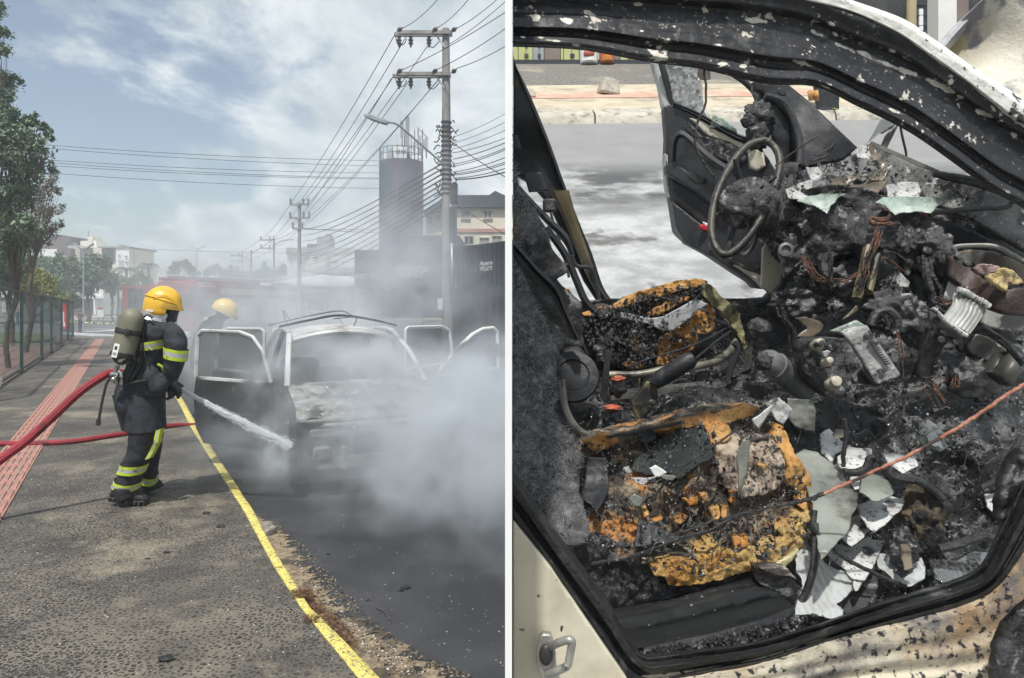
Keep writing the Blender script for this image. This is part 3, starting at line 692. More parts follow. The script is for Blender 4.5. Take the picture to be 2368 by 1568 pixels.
for k in range(7): window_(SH,174 + k * 17.5,188 + k * 17.5,696,722,104.6,frame=DARKM,mull=1)
B0 = thing('grey_building','low grey building seen through the left end of the fence','building',at(20,740,75))
ppart(B0,'wall',WALLG,-80,52,688,745,75,8); ppart(B0,'parapet',CREAM,-80,53,684,688,74.8,8)
for (x0,x1) in ((8,14),(20,34),(-20,-4)): window_(B0,x0,x1,700,722,75,mull=1)
# lamp, sign, hydrant-like post, persons come later
def street_lamp(label,px,y0,Y,arms,r=.07):
    b = at(px,720,Y); b.z = 0; t = thing('street_lamp',label,'street lamp',b); top = at(px,y0,Y)
    mbx = MB(); mbx.tube([b,b.lerp(top,.5),top],[r,r * .8,r * .55],8); mbx.build('pole',METG,t)
    for (dx,dy) in arms:
        e = at(px + dx,y0 + dy,Y); mbx = MB(); mbx.tube([top,e],r * .45,6); mbx.build('arm',METG,t)
        d = (e - top).normalized(); mbx = MB(); mbx.box(e + d * .3,(.75,.22,.1),Matrix.Rotation(-math.atan2(d.z,d.x),3,'Y')); mbx.build('lamp_head',METG,t,smooth=False)
    return t
street_lamp('slim pale street lamp with two short heads before the apartment block',193,580,55,[(7,-5),(-8,-6)],.075)
street_lamp('far street lamp with wide twin arms against the sky above the fire engine',455,576,120,[(-11,-4),(11,-4)],.12)
SG = thing('standing_sign','small white A-board with red heading on the median grass','sign',gr(233,741))
c = at(233,722,82); c2 = m_px(14,82)
mbx = MB(); mbx.box(c,(m_px(14,82),.08,m_px(22,82))); mbx.build('board',SIGNW,SG,smooth=False)
mbx = MB(); mbx.box(c + Vector((0,-.06,m_px(9,82))),(m_px(13,82),.03,m_px(4,82))); mbx.build('red_heading',REDSIGN,SG,smooth=False)
mbx = MB(); [mbx.box(c + Vector((s_ * m_px(5.5,82),0,-m_px(16,82))),(.06,.06,m_px(14,82))) for s_ in (-1,1)]; mbx.build('leg',DARKM,SG,smooth=False)
# hazard tape crossing the far street
TAPE = M('hazard_tape',(.75,.7,.25),(.03,.03,.03),2.2,1,.5,lo=.49,hi=.51,stretch=(1,.01,.01))
mbx = MB(); pts = wire([at(160,743,46),at(215,748,46),at(300,749,44)],0);
for i in range(len(pts) - 1):
    a,b = pts[i],pts[i + 1]; mbx.add([a,b,b + Vector((0,.01,.07)),a + Vector((0,.01,.07))],[(0,1,2,3)])
o = mbx.build('hazard_tape',TAPE,smooth=False,fix=False); rebase(o,pts[0]); tag(o,'yellow and black warning tape strung from the fence end across the street','tape')
# hazy block far behind (centre)
B3 = thing('terraced_block','hazy white block with a tower behind the far utility pole','building',at(740,700,190)); Y3 = 190
ppart(B3,'wall',WHITEW,664,715,585,700,Y3,14); ppart(B3,'roof_slab',WALLG,661,752,573,588,Y3 - 1,15); ppart(B3,'roof_slab',BEIGEW,752,812,573,584,Y3 - .5,12)
ppart(B3,'tower',WALLG,733,757,548,640,Y3 - .6,8); ppart(B3,'tower',WALLG,753.5,761,541,640,Y3 - .8,4); ppart(B3,'penthouse',BROWNW,710,736,564,573,Y3,6); ppart(B3,'wall',CREAM,715,756,588,640,Y3 - .7,10); ppart(B3,'wall',WHITEW,757,828,584,640,Y3,10)
for (x0,x1,y0) in ((668,674,592),(695,701,600),(697,707,588),(723,734,588),(737,747,588),(762,767,588),(771,780,588),(761,766,604),(770,781,604),(790,798,604),(724,736,594),(696,704,606)): window_(B3,x0,x1,y0,y0 + 6,Y3 - .75,mull=0,depth=.3)
HS = thing('small_white_house','tiny white house on the skyline above the fire engine','building',at(486,650,230)); ppart(HS,'wall',WHITEW,482,497,571,640,230,6) if False else ppart(HS,'wall',WHITEW,481,492,628 - 58 + 0 + 48,650,230,6); ppart(HS,'roof_edge',WALLG,480,494,616,619,229.5,7)
for i,(x0,x1,y0,y1,mt,lb) in enumerate(((640,722,630,660,'r','low pale roofed shed left of the long white canopy'),(716,845,618,640,'w','grey gabled warehouse roofs behind the long white canopy'),(505,640,632,650,'b','row of low reddish roofs far behind the fire engine'),(820,885,596,660,'n','pale grey box building left of the dark tower'))):
    Yx = (85,120,180,70)[i]; t = thing('low_building',lb,'building',at((x0 + x1) / 2,715,Yx)); mt_ = {'r': ROOFW,'w': METG,'b': BROWNW,'n': WALLG}[mt]
    ppart(t,'wall',WALLG if mt != 'b' else CREAM,x0,x1,(y0 + y1) / 2,716,Yx,10)
    a = at(x0 - 2,(y0 + y1) / 2 + 1,Yx - .5); b = at(x1 + 2,(y0 + y1) / 2 + 1,Yx - .5); h = m_px((y1 - y0) / 2,Yx)
    mbx = MB(); mbx.prism([a,b,Vector((b.x - h,a.y,a.z + h)),Vector((a.x + h * 3,a.y,a.z + h))],(0,11,.2)); mbx.build('roof',mt_,t,smooth=False)
mr_ = (random.seed(4),0)[1]
RT = M('red_tile_roof',(.22,.08,.06),(.28,.11,.08),2,4,.9)
for i,(x0,x1,y0) in enumerate(((500,540,626),(556,590,628),(640,668,626))):
    t = thing('red_roof_house',('hazy red roofed house left of the double arm pole','hazy red roofed house right of the double arm pole','hazy red roofed house by the tall street pole')[i],'building',at(x0,700,200)); ppart(t,'wall',CREAM,x0,x1,y0 + 4,700,200,8)
    a = at(x0 - 1,y0 + 4,199.6); b = at(x1 + 1,y0 + 4,199.6); mbx = MB(); mbx.prism([a,b,(a + b) / 2 + Vector((0,0,.9))],(0,9,0)); mbx.build('roof',RT,t,smooth=False)
# long canopy / market with sheet roof
CN = thing('canopy_market','long open market stall under a white sheet roof','building',at(740,735,62)); Yc = 62
mbx = MB(); a = at(640,654,Yc); b = at(822,654,Yc); mbx.prism([a,b,b + Vector((-1.6,6,.75)),a + Vector((1.0,6,.75))],(0,0,.12)); mbx.build('roof',ROOFW,CN,smooth=False)
ppart(CN,'fascia',METW,636,822,654,660.5,Yc - .3,.3)
ppart(CN,'back_wall',DARKM,625,822,662,735,Yc + 5,.3)
for x in (640,684,707,750,790,818): ppart(CN,'post',METG,x,x + 2,660,736,Yc + .1,.12)
for (x0,x1,y0,y1,m_) in ((648,690,676,679,METW),(712,760,671,675,METW),(774,792,674,676,SIGNW),(715,735,680,690,WALLG),(760,775,690,712,WALLG),(795,812,682,716,WALLG),(650,690,700,722,BEIGEW)): ppart(CN,'stall_board',m_,x0,x1,y0,y1,Yc + 3 + random.random(),.2)
PV = thing('pavilion','small pavilion at the roof end beside the fire engine','building',at(632,735,52)); ppart(PV,'roof',CREAM,622,642,652,656,51.5,3); ppart(PV,'wall',WALLG,624,640,656,735,52,2)
# dark round tower with antennas
TW = thing('water_tower','tall dark round tower crowned with mobile phone antennas','tower',at(928,735,60)); Yt = 62
c = at(928,712,Yt); rr = m_px(50.5,Yt); ztop = at(928,376,Yt).z
N = 28
for k in range(N):
    mbx = MB(); a0 = 2 * math.pi * k / N; a1 = 2 * math.pi * (k + 1) / N - .012
    rings_ = []
    for z in (0,ztop):
        ps = [Vector((c.x + math.cos(a) * r_,c.y + math.sin(a) * r_,z)) for a,r_ in ((a0,rr),((a0 + a1) / 2,rr + .01),(a1,rr),(a1,rr - .12),(a0,rr - .12))]; rings_.append(ps)
    mbx.rings(rings_); mbx.build('wall_panel',TOWERR if k in (20,25) else TOWERM,TW,smooth=False)
mbx = MB(); mbx.lathe([(0,rr - .2),(ztop - .05,rr - .2),(ztop,.01)],(c.x,c.y,0),(c.x,c.y,1),28); mbx.build('core',TOWERM,TW)
mbx = MB()
for k in range(24): a = 2 * math.pi * k / 24; p = Vector((c.x + math.cos(a) * rr * .98,c.y + math.sin(a) * rr * .98,ztop)); mbx.bar(p,p + Vector((0,0,1.1)),.05)
for h in (.55,1.1): mbx.tube([Vector((c.x + math.cos(2 * math.pi * k / 24) * rr * .98,c.y + math.sin(2 * math.pi * k / 24) * rr * .98,ztop + h)) for k in range(25)],.03,5)
mbx.build('railing',DARKM,TW,smooth=False)
for (x0,x1,y0,y1,m_,nm) in ((910,940,340,376,METW,'equipment_cabinet'),(887,899,352,378,METW,'equipment_cabinet'),(898,907,344,376,METG,'equipment_cabinet')):
    f = ppart(TW,nm,m_,x0,x1,y0,y1,Yt - .6,1.1)
    if x0 == 910:
        for s_ in range(2): q = ppart(TW,'cabinet_louvre',WALLG,915 + s_ * 13,925 + s_ * 13,346,352,Yt - .68,.05)
mbx = MB()
for (x,y0,y1,r_) in ((942,270,376,.16),(943,290,376,.10),(930,285,376,.04),(936,300,340,.05),(959,300,376,.04),(967,295,376,.05),(977,300,376,.05),(986,316,366,.05),(918,330,345,.02),(951,312,376,.03)): mbx.tube([at(x,y1,Yt),at(x,y0,Yt)],r_,6)
for (x0,y0,x1,y1) in ((935,376,942,330),(950,376,942,330),(942,345,975,330),(960,330,990,335),(936,355,960,376),(965,340,990,345),(950,352,975,358),(970,300,990,320)): mbx.tube([at(x0,y0,Yt),at(x1,y1,Yt)],.035,5)
mbx.build('mast',DARKM,TW)
for (x0,x1,y0,y1) in ((926,932,280,318),(938,946,271,352),(967,973,313,352),(983,989,316,350),(977,982,322,345),(955,958,330,350)): ppart(TW,'antenna_panel',METG if x0 > 950 else WALLG,x0,x1,y0,y1,Yt - .35,.18)
# cream two storey building with blue roof band, right
B4 = thing('cream_building','cream two storey building with blue roof and pink band behind the pole','building',at(1070,735,48)); Y4 = 48
ppart(B4,'wall',CREAM,1045,1330,479,735,Y4,8); ppart(B4,'wall',BEIGEW,980,1046.5,487,735,Y4 + .6,7)
ppart(B4,'roof_band',BLUEROOF,1040,1330,451,479.5,Y4 - .35,8.6);
mbx = MB(); a = at(980,487,Y4 - .1); b = at(1044,455,Y4 - .1); mbx.prism([a,b,b - Vector((0,0,m_px(24,Y4))),a - Vector((0,0,m_px(9,Y4)))],(0,8,0)); mbx.build('roof_band',BLUEROOF,B4,smooth=False)
mbx = MB(); a = at(1130,452,Y4); mbx.prism([a,at(1145,441,Y4),at(1168,452,Y4),at(1330,452,Y4)],(0,5,0)); mbx.build('gable',BLUEROOF,B4,smooth=False)
ppart(B4,'band',PINKB,1056,1330,528.5,537,Y4 - .1,.3); ppart(B4,'band',PINKB,980,1034,541,548,Y4 + .5,.3)
for (x0,x1,y0,y1,g) in ((1065,1088,487,508,WALLG),(1117,1139,487,508,WALLG),(1073,1096,545,567,GLASSD),(1137,1161,545,562,WALLG),(1108,1132,549,566,WALLG),(1190,1214,487,508,WALLG),(990,1000,503,518,GLASSD),(1012,1017,497,508,GLASSD),(995,1004,553,566,GLASSD)):
    window_(B4,x0,x1,y0,y1,Y4 if x0 > 1040 else Y4 + .6,glass=g,frame=BEIGEW if x0 > 1040 else DARKM)
# dark container bar (right) with its lettering
K1 = thing('container_bar','large dark container shopfront with white lettering at the right of the street','building',at(1060,740,27)); Y1 = 27
mbx = MB(); a = at(1046,573,Y1); b = at(1168,557,Y1 - 4); zb = -.1
mbx.prism([a,at(1260,545,Y1 - 5.5),Vector((at(1260,545,Y1 - 5.5).x,Y1 - 5.5,zb)),Vector((a.x,a.y,zb))],(2.2,5,0)); mbx.build('wall',NAVY,K1,smooth=False)
TXT = M('lettering_white',(.62,.64,.64),rough=.6)
ang = math.atan2(-5.5,at(1260,545,Y1 - 5.5).x - a.x)
def on_wall(px,py):
    # plane through a with direction ang
    d = Vector((math.cos(ang),math.sin(ang),0)); k = (px - 1184) / FOC
    # a.x + s dx = k (a.y + s dy)
    s_ = (k * a.y - a.x) / (d.x - k * d.y); p = a + d * s_; p.z = EYE - (py - 712) / FOC * p.y; return p - Vector((-d.y,d.x,0)) * .05
text_mesh('Alugamos',.24,TXT,'lettering',K1,on_wall(1126,609),ang,sx=1.0)
text_mesh('99926.6773',.22,TXT,'lettering',K1,on_wall(1126,622),ang,sx=.85)
PANELM = M('container_panel',(.035,.03,.034),(.05,.045,.05),2,4,.7)
for k in range(9):
    p = on_wall(1050 + k * 16,700); q = on_wall(1050 + k * 16 + 14,700); mbx = MB(); mbx.prism([Vector((p.x,p.y,.1)),Vector((q.x,q.y,.1)),Vector((q.x,q.y,2.25)),Vector((p.x,p.y,2.25))],(0,.03,0)); mbx.build('shutter_panel',PANELM if k > 4 else NAVY,K1,smooth=False)
for k in range(12):
    p = on_wall(1048 + k * 11,590); mbx = MB(); mbx.bar(Vector((p.x,p.y + .02,2.45)),Vector((p.x,p.y + .02,at(1046,575 - k * 1.1,p.y).z)),.05,.05); mbx.build('rib',NAVY,K1,smooth=False)
K2 = thing('dark_bar_building','long dark bar building with white logo lettering, left of the big pole','building',at(900,735,38)); Y2 = 38
ppart(K2,'wall',NAVY,820,1062,578,666,Y2,7); ppart(K2,'wall',NAVY,938,1062,664,735,Y2 + .05,6.5); ppart(K2,'back_wall',WALLG,830,940,660,735,Y2 + 5,.3)
ppart(K2,'roof',NAVY,930,1062,545,580,Y2 + 2,5)
for k in range(14): mbx = MB(); x = 826 + k * 17; a_ = at(x,582,Y2 - .03); mbx.box((a_.x,a_.y,(a_.z + at(x,664,Y2).z) / 2),(.06,.05,a_.z - at(x,664,Y2).z)); mbx.build('rib',NAVY,K2,smooth=False)
text_mesh('AMSTEL',.42,TXT,'lettering',K2,at(842,640,Y2 - .12),0)
text_mesh('planeta',.62,TXT,'lettering',K2,at(952,619,Y2 - .12),0,shear=.1); text_mesh('beer',.72,TXT,'lettering',K2,at(954,632,Y2 - .12),0,shear=.1)
mbx = MB(); mbx.prism([at(949,612,Y2 - .12),at(959,593,Y2 - .12),at(963,602,Y2 - .12),at(957,611,Y2 - .12)],(0,.05,0)); mbx.build('logo_flame',M('logo_red',(.35,.1,.1),rough=.6),K2,smooth=False)
for x in (862,886,908): ppart(K2,'post',DARKM,x,x + 1.6,664,742,Y2 - .4,.1)
for x in range(9): ppart(K2,'slat',METG,852 + x * 3.2,854 + x * 3.2,668,715,Y2 + 4.6,.1)
# ================================================================ POLES AND WIRES
PB = Vector((at(1035,712,22).x,22,0)); ptop = at(1031,67,22)
GP = thing('utility_pole','large concrete utility pole with two crossarms and a street light, nearest','utility pole',(PB.x,PB.y,-.1))
mbx = MB(); mbx.tube([Vector((PB.x,PB.y,-.1)),PB.lerp(ptop,.5),ptop],[.19,.155,.115],14); mbx.build('pole',CONC,GP)
INS = M('insulator_brown',(.10,.05,.04),(.16,.09,.07),8,3,.3); INSG = M('insulator_grey',(.13,.14,.16),rough=.35)
for (y,xl,xr) in ((76,912,1046),(172,908,1042)):
    for (dy,dYY,dl) in ((-1,-.16,10),(4,.16,0)):
        mbx = MB(); A = at(xl + dl,y + dy,22 + dYY); B = at(xr,y + dy,22 + dYY); mbx.bar(A,B,.10,.11); mbx.build('crossarm',CONC,GP,smooth=False)
    for x in (923,950,992):
        p = at(x,y + 8,22); mbx = MB(); mbx.lathe([(0,.03),(.02,.07),(.08,.04),(.12,.09),(.18,.045),(.22,.085),(.28,.04),(.36,.02)],p,p + Vector((0,0,-1)),10); mbx.build('insulator',INSG,GP)
    for (x,dx,dyy) in ((918,12,-9),(1000,12,-9),(1044,12,-9)):
        p = at(x,y - 3,21.8); q = at(x + dx,y - 3 + dyy,21.0); mbx = MB(); mbx.tube([p,p.lerp(q,.3),p.lerp(q,.4),p.lerp(q,.6),p.lerp(q,.7),q],[.02,.02,.07,.07,.02,.02],8); mbx.build('insulator',INS,GP)
    for (x0,x1) in ((1030,1008),):
        mbx = MB(); mbx.bar(at(1030,y + 34,21.9),at(1008,y + 5,21.9),.05); mbx.build('brace',METG,GP,smooth=False)
    mbx = MB(); pts = wire([at(915,y + 10,22),at(921,y + 28,22),at(934,y + 26,22),at(940,y + 14,22)],0); mbx.tube(pts,.014,4); pts = wire([at(990,y + 24,22),at(1000,y + 34,22),at(1012,y + 24,22),at(1018,y + 14,22)],0); mbx.tube(pts,.014,4); mbx.build('jumper_wire',WIREM,GP)
mbx = MB()  # clutter of clamps and loops on the shaft
for k in range(46):
    z = at(0,random.uniform(280,470),22).z; s_ = random.choice((-1,1)); p = PB.lerp(ptop,z / ptop.z) + Vector((s_ * random.uniform(.12,.22),-.1,0)); p.z = z
    q = p + Vector((s_ * random.uniform(.05,.22),random.uniform(-.1,.1),random.uniform(-.15,.1))); mbx.tube(wire([p,(p + q) / 2 + Vector((0,0,random.uniform(-.15,.1))),q],0,sub=3),.02,5)
for k in range(16): z = at(0,285 + k * 11,22).z; mbx.lathe([(0,.175),(.05,.175)],Vector((PB.lerp(ptop,z / ptop.z).x,22,z)),Vector((PB.x,22,z + 1)),12)
mbx.build('clamp',DARKM,GP)
for (y0,y1,dx) in ((425,470,14),(480,560,12)):
    mbx = MB(); mbx.box(at(1042 + dx - 6,(y0 + y1) / 2,21.9),(.22,.3,m_px(y1 - y0,22))); mbx.build('junction_box',DARKM,GP,smooth=False)
mbx = MB(); mbx.tube([at(1046,700,21.8),at(1045,560,21.8)],.035,6); mbx.tube([at(1041,700,21.8),at(1042,470,21.8)],.025,6); mbx.build('conduit',METG,GP)
mbx = MB(); mbx.box(at(1018,703,21.75),(.16,.06,.35)); mbx.build('notice',SIGNW,GP,smooth=False)
mbx = MB(); pts = wire(wpx([(1022,376,21.7),(980,340,21.2),(930,296,20.8),(912,285,20.6),(898,283,20.5)]),0); mbx.tube(pts,.032,7); mbx.build('lamp_arm',METG,GP)
mbx = MB(); A = at(898,284,20.5); B = at(842,266,20.1); d = (B - A); mbx.rings([[A + d * t + Vector((0,w * s1,h * s2)) for (s1,s2) in ((-1,-1),(1,-1),(1,.3),(.5,1),(-.5,1),(-1,.3))] for t,w,h in ((0,.05,.04),(.15,.14,.07),(.7,.17,.07),(1,.08,.03))]); mbx.build('lamp_head',METG,GP)
def far_pole(label,px,ytop,Y,arms,r=.15,lamp=None):
    b = at(px,712,Y); b.z = -.1; tp = at(px + 2,ytop,Y); t = thing('utility_pole',label,'utility pole',b); mbx = MB(); mbx.tube([b,tp],[r,r * .6],10); mbx.build('pole',CONC,t)
    for (y,xl,xr) in arms:
        mbx = MB(); mbx.bar(at(xl,y,Y - .15),at(xr,y,Y - .15),.12); mbx.build('crossarm',CONC,t,smooth=False)
        for x in (xl + 1,xr - 1,xl + (xr - xl) * .7):
            p = at(x,y,Y - .15); mbx = MB(); mbx.lathe([(0,.03),(.1,.08),(.2,.04),(.3,.09),(.42,.03)],p,p + Vector((0,0,1)),8); mbx.build('insulator',INSG,t)
        mbx = MB(); mbx.bar(at(px,y + 9,Y - .1),at(px + (xl - px) * .5,y,Y - .12),.05); mbx.build('brace',METG,t,smooth=False)
    if lamp:
        mbx = MB(); mbx.tube(wire(wpx([(px,lamp[1] + 16,Y),(px + lamp[0] * .4,lamp[1] + 3,Y),(px + lamp[0],lamp[1],Y)]),0),.06,6); mbx.build('lamp_arm',METG,t)
    return t
far_pole('middle distance utility pole with three crossarms, left of the dark tower',691,469,46,[(473,671,714),(504,670,716),(528,676,700)],.17)
far_pole('smaller utility pole with two crossarms above the truck body',632,552,75,[(555,602,634),(574,603,633)],.15,(48,554))
far_pole('utility pole with two arms and transformer far above the fire engine',579,578,110,[(591,533,562)],.22,(-22,593))
far_pole('thin farthest utility pole with two crossarms',559,590,125,[(592,533,560),(606,534,560)],.14)
WN = 0
ORD = ['highest','second highest','third highest','fourth highest','fifth','sixth','seventh','eighth','ninth','tenth','eleventh','lowest']
LC = {}
def powerline(label,a,b,sag,rad=.012,grp='overhead wires of the street',nm='power_line'):
    k_ = LC.get(label,0); LC[label] = k_ + 1
    if label.startswith(('thin wire','cable in the','long level')): label = ORD[k_] + ' ' + label.replace('thin ','')
    A = at(*a); B = at(*b); mbx = MB(); pts = [A + (B - A) * (i / 14) - Vector((0,0,sag * 4 * (i / 14) * (1 - i / 14))) for i in range(15)]; mbx.tube(pts,rad,4); o = mbx.build(nm,WIREM); rebase(o,A); tag(o,label,'wire',grp); return o
# far span from the big pole to the middle pole
for (a,b) in (((912,82),(671,471)),((940,84),(690,471)),((1000,90),(713,471)),((908,180),(671,502)),((948,184),(700,502)),((905,182),(676,526)),((1018,180),(714,503)),((1012,186),(700,527))):
    powerline('thin wire running from the big pole crossarms to the middle pole',(*a,22),(*b,46),.25,.014)
for (a,b) in (((671,473),(603,553)),((713,473),(633,553)),((671,503),(603,573)),((716,504),(633,573)),((690,527),(620,553))):
    powerline('thin wire running from the middle pole to the smaller pole beyond',(*a,46),(*b,75),.3,.016)
for (a,b) in (((603,553),(535,590)),((633,553),(560,590)),((603,573),(535,605)),((633,573),(560,605))): powerline('thin wire between the two farthest poles',(*a,75),(*b,120),.3,.022)
# near span out of the top right
for (a,b) in (((930,66),(1020,-10)),((1008,66),(1090,-10)),((1056,66),(1190,-40)),((1040,102),(1210,-36))):
    powerline('thin wire rising from the upper crossarm out of the frame top',(*a,21.2),(*b,19),.1,.012)
for (a,b) in (((930,162),(1230,-14)),((1000,166),(1230,20)),((1056,158),(1230,66))):
    powerline('thin wire rising from the lower crossarm towards the upper right edge',(*a,21.2),(*b,19),.12,.012)
for k,(a,b,r_) in enumerate((((1045,318),(1240,218),.008),((1045,332),(1240,240),.008),((1045,345),(1240,262),.009),((1045,354),(1240,285),.01),((1048,368),(1240,294),.013),((1048,380),(1240,307),.012),((1048,385),(1240,310),.012),((1050,398),(1240,330),.013),((1050,402),(1240,345),.012),((1050,405),(1240,350),.012),((1052,412),(1240,362),.013),((1052,415),(1240,374),.02))):
    powerline('cable in the dense bundle fanning from the big pole to the right edge',(*a,21.8),(*b,20),.12,r_,'cable bundle at the big pole')
powerline('cable crossing downwards from the big pole over the other cables to the right edge',(1045,328,21.8),(1240,445,19),.1,.014)
powerline('lower cable dropping from the big pole across the cream building',(1050,470,21.8),(1240,580,20),.05,.011)
for k in range(9):
    y0 = 380 + k * 12; y1 = 505 + k * 14
    powerline('cable in the bundle running back behind the dark tower',(1020,y0,22),(700,y1 + 25,90),.5,.03,'cable bundle at the big pole')
# cross wires high over the street
for (a,b) in (((-120,316),(890,372)),((-120,322),(885,384)),((-120,352),(880,400)),((-120,356),(880,412)),((-120,364),(880,414)),((-120,380),(880,436))):
    powerline('long level wire crossing the sky from the left trees to the tower',(*a,55),(*b,60),.35,.02,'wires crossing the sky')
powerline('faint level wire low over the skyline above the fire engine',(300,574,95),(880,584,95),.3,.025)
powerline('level wire from the middle pole towards the cream building',(700,527,46),(960,536,46),.15,.02)
# dropped wire pair to the tower
powerline('level wire running over the dark tower face',(690,530,44),(1030,522,40),.1,.014)
# haze box over the far street
HZ = MB(); HZ.box((-20,155,8.2),(420,420,19.6)); hz = HZ.build('haze',[],smooth=False);
def vol_mat(name,dens,col,aniso=0.2,attr=None):
    m,n,l = newmat(name); out = n.new('ShaderNodeOutputMaterial'); v = n.new('ShaderNodeVolumePrincipled'); l.new(v.outputs[0],out.inputs['Volume'])
    v.inputs['Color'].default_value = (*col,1); v.inputs['Anisotropy'].default_value = aniso
    v.inputs['Density'].default_value = dens
    v.inputs['Density Attribute'].default_value = attr or ''
    return m
hz.data.materials.append(vol_mat('haze_air',.0026,(.84,.92,.98)))
stuff(hz)
# ================================================================ PEOPLE
COAT = M('turnout_coat',(.010,.012,.017),(.030,.033,.042),14,6,.85,bump=.5,bscale=60)
COATG = M('trousers_dark',(.012,.014,.018),(.026,.028,.033),14,6,.88,bump=.5,bscale=60)
HIVIS = M('hivis_yellow',(.48,.58,.03),(.40,.50,.03),30,3,.6,c3=(.16,.17,.05),s3=14,lo3=.58,hi3=.7)
REFL = M('reflective_grey',(.34,.35,.33),(.42,.43,.41),40,3,.45,c3=(.15,.15,.14),s3=16,lo3=.58,hi3=.7)
HELM = M('helmet_yellow',(.74,.43,.03),(.66,.38,.03),5,6,.38,coat=.15,c3=(.40,.25,.07),s3=9,lo3=.52,hi3=.75,c4=(.2,.14,.06),s4=60,lo4=.62,hi4=.70)
VISOR = M('visor_dark',(.015,.017,.022),rough=.12)
SILV = M('aluminised_cloth',(.7,.7,.7),(.45,.45,.45),20,4,.25,metal=.85,bump=.8,bscale=24,bdist=.01)
TANKM = M('cylinder_olive',(.13,.13,.085),(.19,.185,.13),7,6,.55,bump=.15,bscale=60,stretch=(1,1,.35),c3=(.07,.07,.055),s3=3,lo3=.5,hi3=.7)
RUBB = M('rubber_black',(.012,.012,.013),(.03,.03,.03),20,4,.7,bump=.3,bscale=60)
CHROME = M('valve_steel',(.5,.5,.48),(.3,.3,.28),12,4,.3,metal=.9)
SKIN = M('skin',(.32,.18,.12),rough=.6); DENIM = M('trousers_blue',(.03,.04,.06),(.05,.06,.09),20,4,.85); SHIRT = M('shirt_brown',(.13,.10,.07),(.18,.14,.10),20,4,.85); SHIRTW = M('shirt_white',(.6,.6,.6),rough=.85); HAIR = M('hair_dark',(.02,.015,.012),rough=.7)
def remesh_join(mbx,voxel,name,mats,parent,wr=0.0,wscale=9,sm=1,matfn=None):
    me = bpy.data.meshes.new('tmp'); me.from_pydata([tuple(v) for v in mbx.v],[],mbx.f)
    bm = bmesh.new(); bm.from_mesh(me); bmesh.ops.recalc_face_normals(bm,faces=bm.faces); bm.to_mesh(me); bm.free()
    o = bpy.data.objects.new('tmp',me); COL.objects.link(o)
    md = o.modifiers.new('r','REMESH'); md.mode = 'VOXEL'; md.voxel_size = voxel; md.use_smooth_shade = True
    ms = o.modifiers.new('s','SMOOTH'); ms.factor = .5; ms.iterations = sm
    dg = bpy.context.evaluated_depsgraph_get(); dg.update(); m2 = bpy.data.meshes.new_from_object(o.evaluated_get(dg)); bpy.data.objects.remove(o)
    if wr:
        for v in m2.vertices:
            p = v.co; q = Vector((p.x,p.y,p.z * 1.8)); w = (1 - abs(noise.noise(q * wscale)) * 2) * .6 + (1 - abs(noise.noise(q * wscale * 2.2 + Vector((9,0,0)))) * 2) * .3; v.co += v.normal * wr * w
    org = Vector(parent['_o']) if parent is not None else Vector((0,0,0)); m2.transform(Matrix.Translation(-org)); m2.name = name; m2.materials.clear()
    for m_ in (mats if isinstance(mats,list) else [mats]): m2.materials.append(m_)
    if matfn:
        for p in m2.polygons: p.material_index = matfn(p.center + org)
    m2.polygons.foreach_set('use_smooth',[True] * len(m2.polygons)); r_ = bpy.data.objects.new(name,m2); COL.objects.link(r_); r_.parent = parent; r_['_o'] = tuple(org); return r_
def ering(c,ax,wx,wy,n=18,off=0.0,yaw=0.0,jit=0.0):
    """elliptical ring, ax = limb direction; wx half width across the line of sight, wy half depth along it"""
    c = Vector(c); ax = Vector(ax).normalized(); d = Vector((c.x,c.y,0)).normalized(); wx = wx * d.y; d = (d - ax * d.dot(ax)).normalized(); w = ax.cross(d).normalized(); out = []
    for j in range(n): a = 2 * math.pi * j / n; out.append(c + w * math.cos(a) * (wx + off) + d * math.sin(a) * (wy + off))
    return out
def limb_rings(path,Y,scale,off=0.0,yaw=0.0,sub=1):
    """path: (px,py,dY,wx_px,wy_m)"""
    P = []
    for a,b in zip(path,path[1:]):
        for k in range(sub): t = k / sub; P.append([a[i] + (b[i] - a[i]) * t for i in range(5)])
    P.append(list(path[-1])); C = [at(p[0],p[1],Y + p[2]) for p in P]; out = []
    for i,p in enumerate(P):
        ax = C[min(i + 1,len(C) - 1)] - C[max(i - 1,0)]; out.append(ering(C[i],ax,p[3] / FOC * Y * scale,p[4] * scale,off=off,yaw=yaw))
    return out
